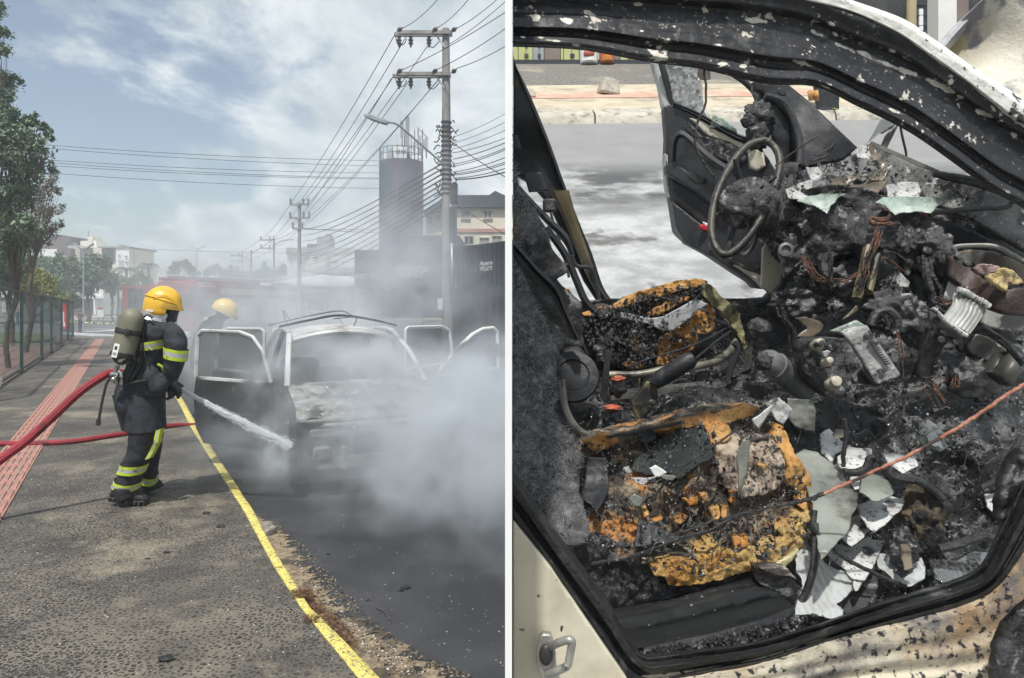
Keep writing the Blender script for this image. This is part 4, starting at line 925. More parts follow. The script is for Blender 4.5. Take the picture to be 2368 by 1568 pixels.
def band(path,t0,t1,Y,root,off=.008,name='reflective_band',slant=0.0,yaw=0.0):
    """a yellow-grey-yellow band round a limb between fractions t0..t1 of its rings"""
    mbx = MB();
    def ringat(t):
        x = t * (len(path) - 1); i = min(int(x),len(path) - 2); f = x - i; return [path[i][k] + (path[i + 1][k] - path[i][k]) * f for k in range(5)]
    ts = [t0,t0 + (t1 - t0) * .3,t0 + (t1 - t0) * .3001,t0 + (t1 - t0) * .7,t0 + (t1 - t0) * .7001,t1]
    c0 = ringat(max(0,t0 - .05)); c1 = ringat(min(1,t1 + .05)); ax = at(c1[0],c1[1],Y + c1[2]) - at(c0[0],c0[1],Y + c0[2]); ax.normalize()
    rr = []
    for t in ts:
        p = ringat(t); r_ = ering(at(p[0],p[1],Y + p[2]),ax,p[3] / FOC * Y + off,p[4] + off,n=26,yaw=yaw)
        if slant:
            c = at(p[0],p[1],Y + p[2]); r_ = [q + ax * ((q - c).x * slant) for q in r_]
        off_ = 0; rr.append([q + ax * .004 * noise.noise(q * 20) + (q - at(p[0],p[1],Y + p[2])).normalized() * .006 * noise.noise(q * 16) for q in r_])
    for k,mi in ((0,0),(2,1),(4,0)): mbx.mat(mi); mbx.rings([rr[k],rr[k + 1]],cap=False)
    # inner lining so the band has thickness
    return mbx.build(name,[HIVIS,REFL],root,fix=True)
FY = 5.85
FF = thing('person','firefighter in dark turnout gear, yellow helmet and air cylinder, spraying a hose','person',gr(300,1160))
torso = [(366,722,-.02,17,.07),(364,734,-.02,26,.10),(361,747,-.02,38,.16),(361,764,-.02,47,.215),(360,785,0,46,.235),(354,815,0,42,.215),(346,845,0,45,.20),(336,875,0,51,.205),(324,905,0,58,.225),(328,940,0,53,.23),(332,968,0,49,.23),(334,990,.0,49,.23)]
thighs = [(334,960,0,44,.20),(338,1000,0,40,.17)]
legN = [(326,960,-.08,38,.13),(332,1000,-.10,32,.115),(324,1035,-.10,27,.10),(316,1062,-.09,27,.10),(304,1092,-.08,26,.10),(294,1118,-.06,27,.105),(288,1136,-.05,29,.11)]
legF = [(350,960,.12,28,.12),(352,1005,.16,25,.11),(350,1040,.18,22,.10),(346,1070,.22,20,.095),(342,1100,.26,21,.095),(340,1124,.28,22,.10)]
armN = [(394,764,-.15,20,.08),(404,775,-.20,23,.085),(407,800,-.22,23.5,.085),(406,830,-.22,22,.08),(400,852,-.20,20,.075),(390,872,-.14,16,.06),(386,884,-.10,12,.05)]
armF = [(385,757,.20,18,.07),(400,800,.24,19,.07),(402,840,.22,17,.065),(398,875,.12,13,.05)]
mb = MB()
for pth,sub in ((torso,3),(legN,3),(legF,3),(armN,3),(armF,2)): mb.rings(limb_rings(pth,FY,1.0,sub=sub))
hc = at(378,704,FY - .02); mb.ball(hc,(.10,.09,.12),14,10); mb.tube([at(368,735,FY),hc],.065,12)
# jacket skirt flare over the thighs and pocket bulges
mb.ball(at(292,935,FY - .16),(.07,.09,.14),10,8); mb.ball(at(368,890,FY - .2),(.075,.07,.085),12,8); mb.ball(at(350,870,FY - .2),(.06,.06,.07),10,8)
remesh_join(mb,.0135,'body',[COAT,COATG],FF,wr=.016,wscale=5.5,sm=2,matfn=lambda c: 1 if c.z < .66 else 0)
# hem ring of the jacket
mb = MB(); mb.rings([ering(at(p[0],p[1],FY),Vector((.02,0,-1)),p[3] / FOC * FY,p[4],n=30) for p in ((322,912,0,61,.24),(326,940,0,58,.25),(330,968,0,53.5,.25),(333,990,0,52,.25),(333,992,0,49,.235),(330,965,0,49,.235))],cap=False)
for i,v in enumerate(mb.v): k = .012 * noise.noise(Vector((v[0] * 14,v[1] * 14,v[2] * 3))); mb.v[i] = (v[0] + k,v[1] + k,v[2] + .01 * noise.noise(Vector(v) * 9))
mb.build('jacket_skirt',COAT,FF)
band(torso,.365,.425,FY,FF,.024,slant=-.35)
band(armN,.36,.50,FY,FF,.022,slant=.15)
band(legN,.545,.655,FY,FF,.022,slant=-.45); band(legN,.775,.885,FY,FF,.022,slant=-.35); band(legF,.745,.86,FY,FF,.020,slant=.1)
# long stripe down the trouser side
mb = MB(); st = [(366,994,-.20),(362,1010,-.20),(360,1024,-.20),(350,1044,-.185),(340,1062,-.185)]
for k,(o0,o1,mi) in enumerate(((-5.5,-2,0),(-2,2,1),(2,5.5,0))):
    vs = []; fs = []
    for i,(x,y,d) in enumerate(st): vs += [at(x + o0,y - o0 * .3,FY + d - .004),at(x + o1,y - o1 * .3,FY + d - .004)]
    for i in range(len(st) - 1): fs.append((2 * i,2 * i + 1,2 * i + 3,2 * i + 2))
    n0 = len(vs); vs += [v + Vector((0,.06,0)) for v in vs]; fs += [tuple(q + n0 for q in reversed(f)) for f in fs] + [(2 * i,2 * i + 2,2 * i + 2 + n0,2 * i + n0) for i in range(len(st) - 1)] + [(2 * i + 1,2 * i + 1 + n0,2 * i + 3 + n0,2 * i + 3) for i in range(len(st) - 1)]
    mb.mat(mi).add(vs,fs)
mb.build('reflective_stripe',[HIVIS,REFL],FF,smooth=False)
# lower back bands beside the cylinder and small side band
for (x0,y0,x1,y1) in ((306,838,322,828),(312,800,326,806)):
    mb = MB(); a = at(x0,y0,FY - .21); b = at(x1,y1,FY - .22); mb.mat(0).bar(a,b,.02,.048); mb.mat(1).bar(a + Vector((0,-.012,0)),b + Vector((0,-.012,0)),.01,.016); mb.build('reflective_band',[HIVIS,REFL],FF,smooth=False)
mb = MB(); pts = wire(wpx([(364,842,FY - .20),(374,848,FY - .19),(378,858,FY - .18),(380,866,FY - .17)]),0); mb.tube(pts,.010,6); mb.build('reflective_band',HIVIS,FF)
# boots
def boot(path,root,Y,toe,heel,solez,w=.052,lugs=True,tilt=0.0):
    """shaft top -> ankle, foot from heel px to toe px"""
    mbx = MB(); mbx.rings(limb_rings(path,Y,1,sub=2)); a = at(*heel,Y); b = at(*toe,Y); d = (b - a); L = d.length; d.normalize(); up = Vector((0,0,1)); up = (up - d * up.dot(d)).normalized(); sd = d.cross(up); rr = []
    for t,h,ww in ((0,.05,.6),(.06,.085,.85),(.25,.11,.95),(.45,.105,.95),(.62,.085,1.05),(.8,.068,1.08),(.93,.052,.9),(1,.03,.55)):
        c = a + d * (L * t); rr.append([c + sd * (w * ww * math.cos(q * math.pi / 6)) + up * (h * (math.sin(q * math.pi / 6) * .5 + .5)) for q in range(12)])
    mbx.rings(rr); remesh_join(mbx,.011,'boot',RUBB,root,wr=.003,wscale=18,sm=2)
    mbx = MB()
    for k in range(9):
        t = .04 + k * .115; ww = 1.0 if .1 < t < .9 else .75
        if 3 < k < 5: continue
        mbx.box(a + d * (L * t) - up * .012,(L * .075,w * 2.1 * ww,.03),Matrix((d,sd,up)).transposed(),bevel=.004)
    mbx.box(a + d * (L * .5) + up * .006,(L * .97,w * 1.9,.018),Matrix((d,sd,up)).transposed(),bevel=.006)
    mbx.build('boot_sole',RUBB,root,smooth=False)
boot([(288,1128,-.05,27,.085),(287,1146,-.06,22,.07),(292,1156,-.06,20,.06)],FF,FY - .06,(341,1160),(256,1150),0)
boot([(340,1118,.28,20,.075),(340,1132,.28,17,.065),(340,1138,.28,16,.06)],FF,FY + .30,(372,1120),(324,1137),0,w=.048)
# trouser cuffs
mb = MB(); mb.rings([ering(at(290 + k * -.6,1124 + k * 7,FY - .05),Vector((-.25,0,-1)),(28 + k * .8 + (k % 2) * .8) / FOC * FY,.108 + k * .002,n=24) for k in range(3)],cap=False); mb.build('trouser_cuff',COATG,FF)
# helmet in a head frame
hd = Vector((.90,.40,-.20)).normalized(); hs = Vector((0,0,1)).cross(hd).normalized(); hu = hd.cross(hs).normalized(); HM = Matrix((hd,hs,hu)).transposed(); HO = at(377,702,FY - .02)
def hp(x,y,z): return HO + HM @ Vector((x,y,z))
mb = MB(); NR = 40; rr = []
for i in range(15):
    el = math.pi / 2 - i / 14 * (math.pi / 2 + .30); ring = []
    for j in range(NR):
        a = 2 * math.pi * j / NR; ca,sa = math.cos(a),math.sin(a); r_ = math.cos(el); z = .143 * math.sin(el)
        x = .146 * ca * r_; y = .120 * sa * r_; fr = max(0,ca)
        if el < .12:      # brim in front, neck guard behind
            t = (.12 - el) / .42; x += fr ** 3 * .030 * t; z += fr ** 2 * .012 * t + max(0,-ca) * -.030 * t; x += min(0,ca) * .004 * t; y *= 1 + .04 * t
        cr = .006 * math.exp(-(y / .03) ** 2) * max(0,math.sin(el)) # comb
        ring.append(hp(x,y,z + cr))
    rr.append(ring)
inner = [[HO + (p - HO) * .95 for p in r_] for r_ in reversed(rr[3:])]
mb.rings(rr + inner); mb.build('helmet',HELM,FF)
mb = MB() # raised side ridge, ear piece and rear band
for s_ in (-1,1):
    pts = [hp(.150 * math.cos(a),s_ * .120 * math.sin(a) ,.028 - .02 * math.cos(a)) for a in [math.pi * (.25 + .7 * k / 14) for k in range(15)]]; mb.tube(pts,.0045,6)
    pts = [hp(.10 * math.cos(a) - .0,s_ * (.119),.05 + .05 * math.sin(a) - .03) for a in [0,.5,1,1.5,2,2.6]]; mb.tube(pts,.004,5)
mb.build('helmet_ridge',HELM,FF)
mb = MB(); rr = []
for k,(z,sx,sy) in enumerate(((-.02,1.0,1.0),(-.045,1.0,1.02),(-.07,.97,1.0),(-.095,.92,.96),(-.10,.88,.92))):
    rr.append([hp(.142 * sx * math.cos(a) - .004,.116 * sy * math.sin(a),z - .012 * math.cos(a) * -1) for a in [math.pi * (.40 + 1.2 * q / 22) for q in range(23)]])
vs = [p for r_ in rr for p in r_]; n_ = 23; fs = [(i * n_ + j,i * n_ + j + 1,(i + 1) * n_ + j + 1,(i + 1) * n_ + j) for i in range(4) for j in range(n_ - 1)]; no = len(vs); vs += [HO + (p - HO) * .93 for p in vs]; fs += [tuple(q + no for q in reversed(f)) for f in fs]
mb.add(vs,fs); mb.build('neck_guard',HELM,FF)
mb = MB(); mb.rings([[hp(.125 * s_ * math.cos(a) - .018 - (k * .006),.105 * s_ * math.sin(a),z) for a in [2 * math.pi * q / 20 for q in range(20)]] for k,(z,s_) in enumerate(((-.075,.95),(-.10,1.0),(-.125,.98),(-.15,1.06)))],cap=False)
for i,v in enumerate(mb.v): k = .008 * noise.noise(Vector(v) * 40); mb.v[i] = (v[0] + k,v[1],v[2] + k)
mb.build('neck_cloth',SILV,FF)
mb = MB(); vs = []; fs = []
for i in range(7):
    for j in range(13): a = (j / 12 - .5) * 2.1; z = -.005 - i * .026; k = 1 - .04 * i; vs.append(hp(.135 * math.cos(a) * k + .012,.118 * math.sin(a) * k,z))
fs = [(i * 13 + j,i * 13 + j + 1,(i + 1) * 13 + j + 1,(i + 1) * 13 + j) for i in range(6) for j in range(12)]; no = len(vs); vs += [p + (HO - p).normalized() * .004 for p in vs]; fs += [tuple(q + no for q in reversed(f)) for f in fs]
mb.add(vs,fs); mb.ball(hp(.08,0,-.10),(.055,.055,.06),14,10); mb.build('face_mask',VISOR,FF)
mb = MB(); mb.tube([hp(.152 * math.cos(a) - .002 * k,.122 * math.sin(a),-.01 - .16 * 0 ) for k,a in enumerate([(q / 12 - .5) * 2.0 for q in range(13)])],.004,5); pts = [hp(.135,-.075 + 0 * k,-.02 - k * .032) for k in range(5)]; mb.tube(pts,.0045,5); mb.build('visor_frame',SILV,FF)
mb = MB(); c = hp(-.08,-.116,-.075); mb.box(c,(.055,.004,.018),HM); mb.build('helmet_label',SIGNW,FF,smooth=False)
# air cylinder set
TA = at(307,726,FY - .27); TB = at(279,836,FY - .30); AX = (TB - TA); AL = AX.length; AX.normalize()
CYL = thing('air_cylinder','olive breathing air cylinder carried on the back of the spraying firefighter','air cylinder',TB)
mb = MB(); mb.tube2(TA - AX * .045,AX,[(0,.004),(.006,.035),(.02,.06),(.045,.08),(.075,.0895),(.11,.0905),(AL - .03,.0905)],30); mb.build('cylinder_body',TANKM,CYL)
mb = MB(); mb.tube2(TA + AX * (AL - .075),AX,[(-.002,.0915),(.03,.0917),(.05,.085),(.075,.066),(.095,.04),(.105,.022)],30); mb.build('cylinder_base',M('cylinder_white_base',(.45,.45,.43),(.55,.55,.52),9,5,.55,c3=(.02,.02,.02),s3=7,lo3=.5,hi3=.52),CYL)
mb = MB(); mb.tube2(TA + AX * .125,AX,[(0,.0945),(.002,.096),(.04,.096),(.042,.0945)],30); mb.build('strap',RUBB,CYL)
q = TA + AX * .145; mb = MB(); mb.box(q + Vector((.045,-.088,-.004)),(.045,.022,.055),Matrix.Rotation(R(18),3,'Y'),bevel=.005); mb.box(q + Vector((.045,-.100,-.004)),(.02,.01,.03),Matrix.Rotation(R(18),3,'Y'),bevel=.003); mb.build('strap_buckle',RUBB,CYL,smooth=False)
mb = MB(); side = Vector((1,0,0)); rr = []
vf = Vector((TA.x,TA.y,0)).normalized() * -1; vf = (vf - AX * vf.dot(AX)).normalized(); vs_ = AX.cross(vf).normalized(); vs_ = vs_ if vs_.x < 0 else -vs_
LG_ = lambda t0,t1,g0,g1,r_: [[TA + AX * t + (vf * math.cos(R(g)) + vs_ * math.sin(R(g))) * r_ for g in [g0 + (g1 - g0) * q / 5 for q in range(6)]] for t in (t0,t1)]
for nm,t0,t1,g0,g1,r_,m_ in (('paper_label',.25,.36,22,52,.0925,SIGNW),('printed_mark',.27,.30,30,44,.0932,RUBB),('printed_mark',.32,.345,27,47,.0932,WALLG)):
    rr = LG_(t0,t1,g0,g1,r_); mb = MB(); mb.add([p for r2 in rr for p in r2],[(j,j + 1,j + 7,j + 6) for j in range(5)]); mb.build(nm,m_,CYL,fix=False)
mb = MB(); mb.tube([at(272,845,FY - .30),at(268,856,FY - .30),at(266,872,FY - .30)],[.02,.017,.02],10); mb.tube([at(258,866,FY - .30),at(276,868,FY - .31)],.022,10); mb.ball(at(263,878,FY - .33),.026,12,8); mb.tube([at(274,858,FY - .33),at(280,862,FY - .33),at(281,872,FY - .33)],.014,8); mb.build('valve',CHROME,CYL)
mb = MB(); [mb.box(at(x,880,FY - .28),(.028,.03,.07),bevel=.004) for x in (270,281)]; mb.build('regulator',CHROME,CYL,smooth=False)
mb = MB(); mb.tube(wire(wpx([(262,868,FY - .33),(248,884,FY - .34),(240,912,FY - .34),(233,945,FY - .34),(228,975,FY - .34)]),0),.0105,8); mb.tube(wpx([(228,970,FY - .34),(226.5,983,FY - .34)]),.018,8); mb.build('gauge_hose',RUBB,CYL)
mb = MB(); mb.prism(wpx([(318,745,FY - .2),(330,742,FY - .2),(336,790,FY - .21),(330,840,FY - .22),(300,888,FY - .24),(272,892,FY - .26),(290,850,FY - .25),(306,800,FY - .22)]),(.01,.05,0)); mb.build('back_plate',RUBB,CYL,smooth=False)
mb = MB()
for pts,w_ in (([(326,742,-.21),(340,728,-.20),(352,735,-.21)],.012),([(324,750,-.235),(322,800,-.24),(310,850,-.25),(288,888,-.26)],.014),([(330,750,-.23),(330,800,-.24),(318,850,-.245)],.009),([(290,888,-.25),(330,880,-.25),(370,872,-.22),(384,868,-.18)],.02),([(330,800,-.25),(345,850,-.25),(352,870,-.24)],.006)):
    mb.tube(wire(wpx([(x,y,FY + d) for x,y,d in pts]),0),w_,6,flat=.6)
mb.build('harness',RUBB,CYL)
mb = MB(); pts = wire(wpx([(341,800,FY - .245),(352,810,FY - .245)]),0); mb.tube(pts,.004,5); mb.build('harness_tab',REFL,CYL)
# gloved hands on the branch
def hand(root,wrist,fwd,side_,up_,s=1.0,curl=1.0,m_=RUBB):
    mbx = MB(); W = Vector(wrist); f = Vector(fwd).normalized(); sd = Vector(side_).normalized(); u = Vector(up_).normalized()
    mbx.rings([[W + f * t * s + sd * (w * s * math.cos(a)) + u * (h * s * math.sin(a)) for a in [2 * math.pi * q / 10 for q in range(10)]] for t,w,h in ((-.03,.03,.024),(0,.034,.022),(.04,.045,.02),(.085,.046,.018),(.1,.04,.014))])
    for k,(o_,L) in enumerate(((-.033,.075),(-.011,.085),(.011,.08),(.033,.062))):
        p0 = W + f * .085 * s + sd * o_ * s; pts = [p0]; ang_ = 0
        for seg_ in range(3): ang_ += .55 * curl; p0 = p0 + (f * math.cos(ang_) - u * math.sin(ang_)) * L * s / 3; pts.append(p0)
        mbx.tube(pts,[.0115 * s,.011 * s,.0095 * s,.008 * s],8)
    p0 = W + f * .03 * s + sd * -.045 * s; mbx.tube([p0,p0 + (f * .5 - sd * .6 - u * .4) * .04 * s,p0 + (f * .8 - sd * .3 - u * .9) * .07 * s],[.014 * s,.012 * s,.009 * s],8)
    return remesh_join(mbx,.005,'glove',m_,root,sm=1)
hand(FF,at(388,882,FY - .11),(.55,.3,-.5),(.2,-.9,0),(.5,0,.8),1.15); hand(FF,at(398,878,FY + .06),(.35,-.2,-.7),(.6,.6,.3),(.6,.5,.5),1.1)
# branch (nozzle) and its jet
NZ = thing('hose_nozzle','black hand held hose nozzle gripped by the spraying firefighter','nozzle',at(405,892,FY))
mb = MB(); A = at(384,874,FY - .02); B = at(418,899,FY - .02); mb.tube2(A,(B - A).normalized(),[(0,.022),(.03,.022),(.031,.03),(.06,.03),(.061,.026),(.09,.028),(.092,.036),((B - A).length - .01,.038),((B - A).length,.034)],18); mb.build('barrel',RUBB,NZ)
mb = MB(); mb.tube(wpx([(388,886,FY - .04),(391,902,FY - .05),(396,922,FY - .06)]),[.018,.02,.017],8); mb.build('pistol_grip',RUBB,NZ)
mb = MB(); mb.tube(wire(wpx([(396,880,FY - .07),(402,898,FY - .07),(400,912,FY - .07),(394,904,FY - .07)]),0),.006,5); mb.tube(wire(wpx([(383,900,FY - .2),(382,925,FY - .2),(378,945,FY - .2)]),0),.004,5); mb.build('bail_handle',RUBB,NZ)
JA = at(418,899,FY - .02); JB = at(672,1032,5.95)
WATERM,n_,l_ = newmat('water_spray'); o_ = n_.new('ShaderNodeOutputMaterial'); a_ = n_.new('ShaderNodeBsdfTranslucent'); b_ = n_.new('ShaderNodeBsdfPrincipled'); x_ = n_.new('ShaderNodeMixShader'); x_.inputs[0].default_value = .5; a_.inputs[0].default_value = (.9,.92,.94,1); b_.inputs['Base Color'].default_value = (.88,.9,.92,1); b_.inputs['Roughness'].default_value = .3; l_.new(a_.outputs[0],x_.inputs[1]); l_.new(b_.outputs[0],x_.inputs[2]); l_.new(x_.outputs[0],o_.inputs[0])
r_ = np.random.default_rng(3); d = np.array(JB - JA); Lj = np.linalg.norm(d); d /= Lj; e1 = np.cross(d,[0,0,1.]); e1 /= np.linalg.norm(e1); e2 = np.cross(d,e1); V = []; F = []
nd = 17000; T = r_.random(nd) ** 1.9
for t in T:
    rad = (.009 + .032 * t) * abs(r_.normal()) * .6 ; a = r_.random() * 6.283; c = np.array(JA) + d * Lj * t + (e1 * math.cos(a) + e2 * math.sin(a)) * rad - np.array([0,0,.10]) * (t * t - t) * -.5
    L = r_.uniform(.008,.035); w = r_.uniform(.0006,.0016) * (1.6 if t < .25 else 1); k = len(V); V += [c - d * L,c + e1 * w,c - e1 * w * .5 + e2 * w * .9,c - e1 * w * .5 - e2 * w * .9,c + d * L]; F += [(k,k + 1,k + 2),(k,k + 2,k + 3),(k,k + 3,k + 1),(k + 4,k + 2,k + 1),(k + 4,k + 3,k + 2),(k + 4,k + 1,k + 3)]
mb = MB(); mb.add(V,F); o = mb.build('water_jet',WATERM,smooth=False,fix=False); tag(o,'white jet of water shooting from the nozzle into the smoking car','water jet'); o['kind'] = 'stuff'; del o['label']; del o['category']
# hoses
HOSE = M('hose_red',(.30,.018,.028),(.20,.014,.022),8,6,.6,bump=.5,bscale=120,c3=(.05,.01,.012),s3=5,lo3=.55,hi3=.7)
mb = MB(); pts = wire(wpx([(-60,1112,5.2),(0,1064,5.3),(60,1020,5.4),(120,966,5.5),(180,910,5.6),(228,876,5.72),(262,862,5.85),(320,868,6.08),(372,872,5.98),(392,880,5.86)]),0,sub=14)
rr = []
mb.tube(pts,.032,18)
for i in range(len(mb.v)): j = i % 18;
mb2 = MB(); n_ = 20; k = len(pts);
def ribbed(mbx,pts,rad,n=20,depth=.05):
    k = len(pts); vs = []; prev = None
    for i,p in enumerate(pts):
        t = (pts[min(i + 1,k - 1)] - pts[max(i - 1,0)]).normalized()
        u = (Vector((0,0,1)) - t * t.z).normalized() if prev is None else (prev - t * prev.dot(t)).normalized(); prev = u; w = t.cross(u)
        for j in range(n): a = 2 * math.pi * j / n; r_ = rad * (1 + (depth if j % 2 else -depth)); vs.append(p + (u * math.cos(a) + w * math.sin(a)) * r_)
    mbx.add(vs,[(i * n + j,i * n + (j + 1) % n,(i + 1) * n + (j + 1) % n,(i + 1) * n + j) for i in range(k - 1) for j in range(n)] + [tuple(range(n - 1,-1,-1)),tuple((k - 1) * n + j for j in range(n))])
ribbed(mb2,pts,.033); o = mb2.build('fire_hose',HOSE,auto=20); rebase(o,pts[0]); tag(o,'thick dark red charged hose rising from bottom left to the firefighter','hose','red fire hoses')
gp = [(-80,1030),(0,1027),(80,1026),(170,1021),(250,1009),(330,996),(400,984),(446,978),(500,972),(560,965)]
pts = [gr(x,y + 5,0) + Vector((0,0,.03 if x < 445 else .0)) for x,y in gp]; pts[-1].z = -.04; pts[-2].z = -.02; pts = wire(pts,0,sub=14)
mb2 = MB(); ribbed(mb2,pts,.031); o = mb2.build('fire_hose',HOSE,auto=20); rebase(o,pts[0]); tag(o,'bright red hose lying across the sidewalk and over the yellow kerb','hose','red fire hoses')
# second firefighter bending behind the open door
F2 = thing('person','second firefighter in pale yellow helmet bending behind the open car door','person',gr(500,960)); Y2f = 9.4
HELM2 = M('helmet_pale',(.72,.55,.22),(.66,.50,.20),5,4,.4)
mb = MB(); tors = [(512,735,0,10,.06),(500,745,0,20,.13),(485,762,0,24,.18),(470,790,0,24,.18),(462,825,0,22,.16),(462,850,0,22,.16)]
mb.rings(limb_rings(tors,Y2f,1,sub=3)); mb.rings(limb_rings([(462,840,-.1,13,.09),(468,890,-.1,11,.08),(466,945,-.1,9,.07)],Y2f,1,sub=2)); mb.rings(limb_rings([(466,840,.1,13,.09),(474,890,.1,11,.08),(476,945,.1,9,.07)],Y2f,1,sub=2)); mb.rings(limb_rings([(495,755,-.15,10,.07),(512,790,-.2,9,.065),(530,812,-.1,7,.05)],Y2f,1,sub=2)); mb.ball(at(520,722,Y2f),.1,12,8); mb.box(at(471,954,Y2f - .05),(.16,.36,.08),bevel=.02)
remesh_join(mb,.02,'body',COAT,F2,wr=.012,wscale=6,sm=2)
mb = MB(); HO2 = at(519,718,Y2f); hd2 = Vector((.8,.3,-.5)).normalized(); hs2 = Vector((0,0,1)).cross(hd2).normalized(); hu2 = hd2.cross(hs2); H2 = Matrix((hd2,hs2,hu2)).transposed(); rr = []
for i in range(11):
    el = math.pi / 2 - i / 10 * (math.pi / 2 + .3); rr.append([HO2 + H2 @ Vector((.165 * math.cos(a) * math.cos(el) + (max(0,math.cos(a)) ** 2 * .04 if el < .1 else 0),.13 * math.sin(a) * math.cos(el),.15 * math.sin(el))) for a in [2 * math.pi * j / 24 for j in range(24)]])
mb.rings(rr); mb.build('helmet',HELM2,F2); mb = MB(); mb.tube([HO2 + H2 @ Vector((.16 * math.sin(a),0,.155 * math.cos(a))) for a in [-1.4 + .28 * k for k in range(11)]],.010,6); mb.build('helmet_ridge',HELM2,F2)
mb = MB(); mb.add([at(466,738,Y2f - .1),at(486,728,Y2f),at(498,727,Y2f + .1),at(496,738,Y2f),at(480,740,Y2f - .1)] ,[(0,1,2,3,4)]); vs = [Vector(v) + Vector((0,.05,-.02)) for v in mb.v]; mb.add(vs,[(4,3,2,1,0)]); mb.build('neck_cloth',SILV,F2,fix=False)
def small_person(label,px,yfoot,yhead,m_top,m_leg,arms='down',z=0.0,Yf=None):
    Y = Yf or (EYE - z) * FOC / (yfoot - 712); H = (yfoot - yhead); b = at(px,yfoot,Y)
    t = thing('person',label,'person',b); u = H / 7.5; mbx = MB(); X = lambda f: px + f * u
    y = lambda f: yhead + f * u; w = lambda f: f * u; dm = lambda f: m_px(f * u,Y)
    mbx.rings(limb_rings([(px,y(1.2),0,w(.22),dm(.2)),(px,y(1.45),0,w(.75),dm(.35)),(px,y(2.2),0,w(.7),dm(.42)),(px,y(3.2),0,w(.55),dm(.38)),(px,y(3.9),0,w(.62),dm(.4)),(px,y(4.1),0,w(.5),dm(.35))],Y,1,sub=2))
    for s_ in (-1,1):
        mbx.rings(limb_rings([(X(.3 * s_),y(3.8),0,w(.36),dm(.34)),(X(.28 * s_),y(5.4),0,w(.25),dm(.25)),(X(.3 * s_),y(7.2),0,w(.16),dm(.17)),(X(.3 * s_),y(7.45),0,w(.2),dm(.3))],Y,1,sub=2))
        if arms == 'up': mbx.rings(limb_rings([(X(.7 * s_),y(1.6),0,w(.22),dm(.2)),(X(.95 * s_),y(2.6),-.1,w(.19),dm(.18)),(X(.35 * s_),y(2.2),-.35,w(.14),dm(.14)),(X(.12 * s_),y(1.4),-.42,w(.12),dm(.12))],Y,1,sub=2))
        else: mbx.rings(limb_rings([(X(.72 * s_),y(1.6),0,w(.22),dm(.2)),(X(.9 * s_),y(2.9),0,w(.18),dm(.18)),(X(.8 * s_),y(4.0),-.08,w(.14),dm(.14))],Y,1,sub=2))
    mbx.ball(at(px,y(.55),Y),(dm(.40),dm(.45),dm(.55)),12,8)
    zl = at(px,y(3.7),Y).z; zn = at(px,y(1.25),Y).z
    remesh_join(mbx,max(.018,dm(.09)),'body',[m_top,m_leg,SKIN],t,matfn=lambda c: 2 if c.z > zn else (1 if c.z < zl else 0)); mbx = MB(); mbx.ball(at(px,y(.38),Y + dm(.08)),(dm(.43),dm(.47),dm(.45)),10,7); mbx.build('hair',HAIR,t); return t
small_person('passer-by in brown shirt and dark trousers photographing from the sidewalk end',185,772,712,SHIRT,DENIM,'up')
small_person('faint figure in dark clothes standing behind the fence',41,754,714,DENIM,DENIM)
small_person('person in a white shirt under the canopy beside the parked car',873,742,694,SHIRTW,DENIM,z=0,Yf=52)
small_person('person in pale top near the front of the parked silver car',889,742,696,SHIRTW,SHIRTW,z=0,Yf=53.5)
# ================================================================ FIRE ENGINE
FT = thing('fire_engine','red fire engine parked across the street, hazy behind the smoke','fire engine',(-13,28,0))
TO = Vector((-13.0,28,0)); tv = Vector((-.97,.24,0)); tu = Vector((.24,.97,0)); TMt = Matrix((tv,tu,Vector((0,0,1)))).transposed()
def tbox(name,m_,x0,x1,y0,y1,z0,z1,parent=FT,bevel=0.0):   # x across the front (0 = near corner), y along the side
    mbx = MB(); mbx.box(TO + TMt @ Vector(((x0 + x1) / 2,(y0 + y1) / 2,(z0 + z1) / 2)),(x1 - x0,y1 - y0,z1 - z0),TMt,bevel=bevel); return mbx.build(name,m_,parent,smooth=False)
CRM = M('truck_cream',(.55,.48,.35),rough=.5); SHUT = M('truck_shutter',(.35,.36,.37),(.42,.43,.44),3,3,.4,metal=.5)
tbox('cab',RED,0,2.35,0,1.75,.55,2.62,bevel=.10); tbox('body',RED,.02,2.33,1.85,7.0,.6,2.72,bevel=.03); tbox('chassis',DARKM,.3,2.0,.2,6.8,.35,.62)
tbox('windscreen',GLASSD,.15,2.2,-.03,.06,1.35,2.2); tbox('front_grille',DARKM,.35,2.0,-.04,.05,.75,1.15); tbox('bumper',SIGNW,-.02,2.4,-.25,.02,.45,.68,bevel=.04)
for x in (.28,1.82): h_ = tbox('headlight',SIGNW,x,x + .26,-.29,-.2,.72,.88,bevel=.03)
d_ = tbox('cab_door',RED,-.04,.02,.35,1.45,.7,2.35); tbox('side_window',GLASSD,-.06,0,.45,1.35,1.4,2.15,parent=FT)
for k in range(3): tbox('roller_shutter',SHUT,-.035,.04,2.1 + k * 1.3,3.25 + k * 1.3,.95,2.1)
for k in range(8): tbox('shutter_slat',SHUT,-.05,-.03,2.12,3.22,1.0 + k * .135,1.06 + k * .135)
tbox('cream_band',CRM,-.03,.05,1.95,6.9,2.24,2.5); tbox('step',DARKM,-.1,.2,.3,1.5,.42,.55)
tbox('light_bar',M('beacon_red',(.45,.03,.03),rough=.3),.3,2.05,.5,.8,2.62,2.78,bevel=.03)
mb = MB()
for xx in (.6,.95): mb.bar(TO + TMt @ Vector((xx,-.2,2.92)),TO + TMt @ Vector((xx,6.8,2.95)),.06)
for k in range(18): mb.bar(TO + TMt @ Vector((.6,.1 + k * .37,2.93)),TO + TMt @ Vector((.95,.1 + k * .37,2.93)),.04)
mb.build('ladder',METG,FT,smooth=False)
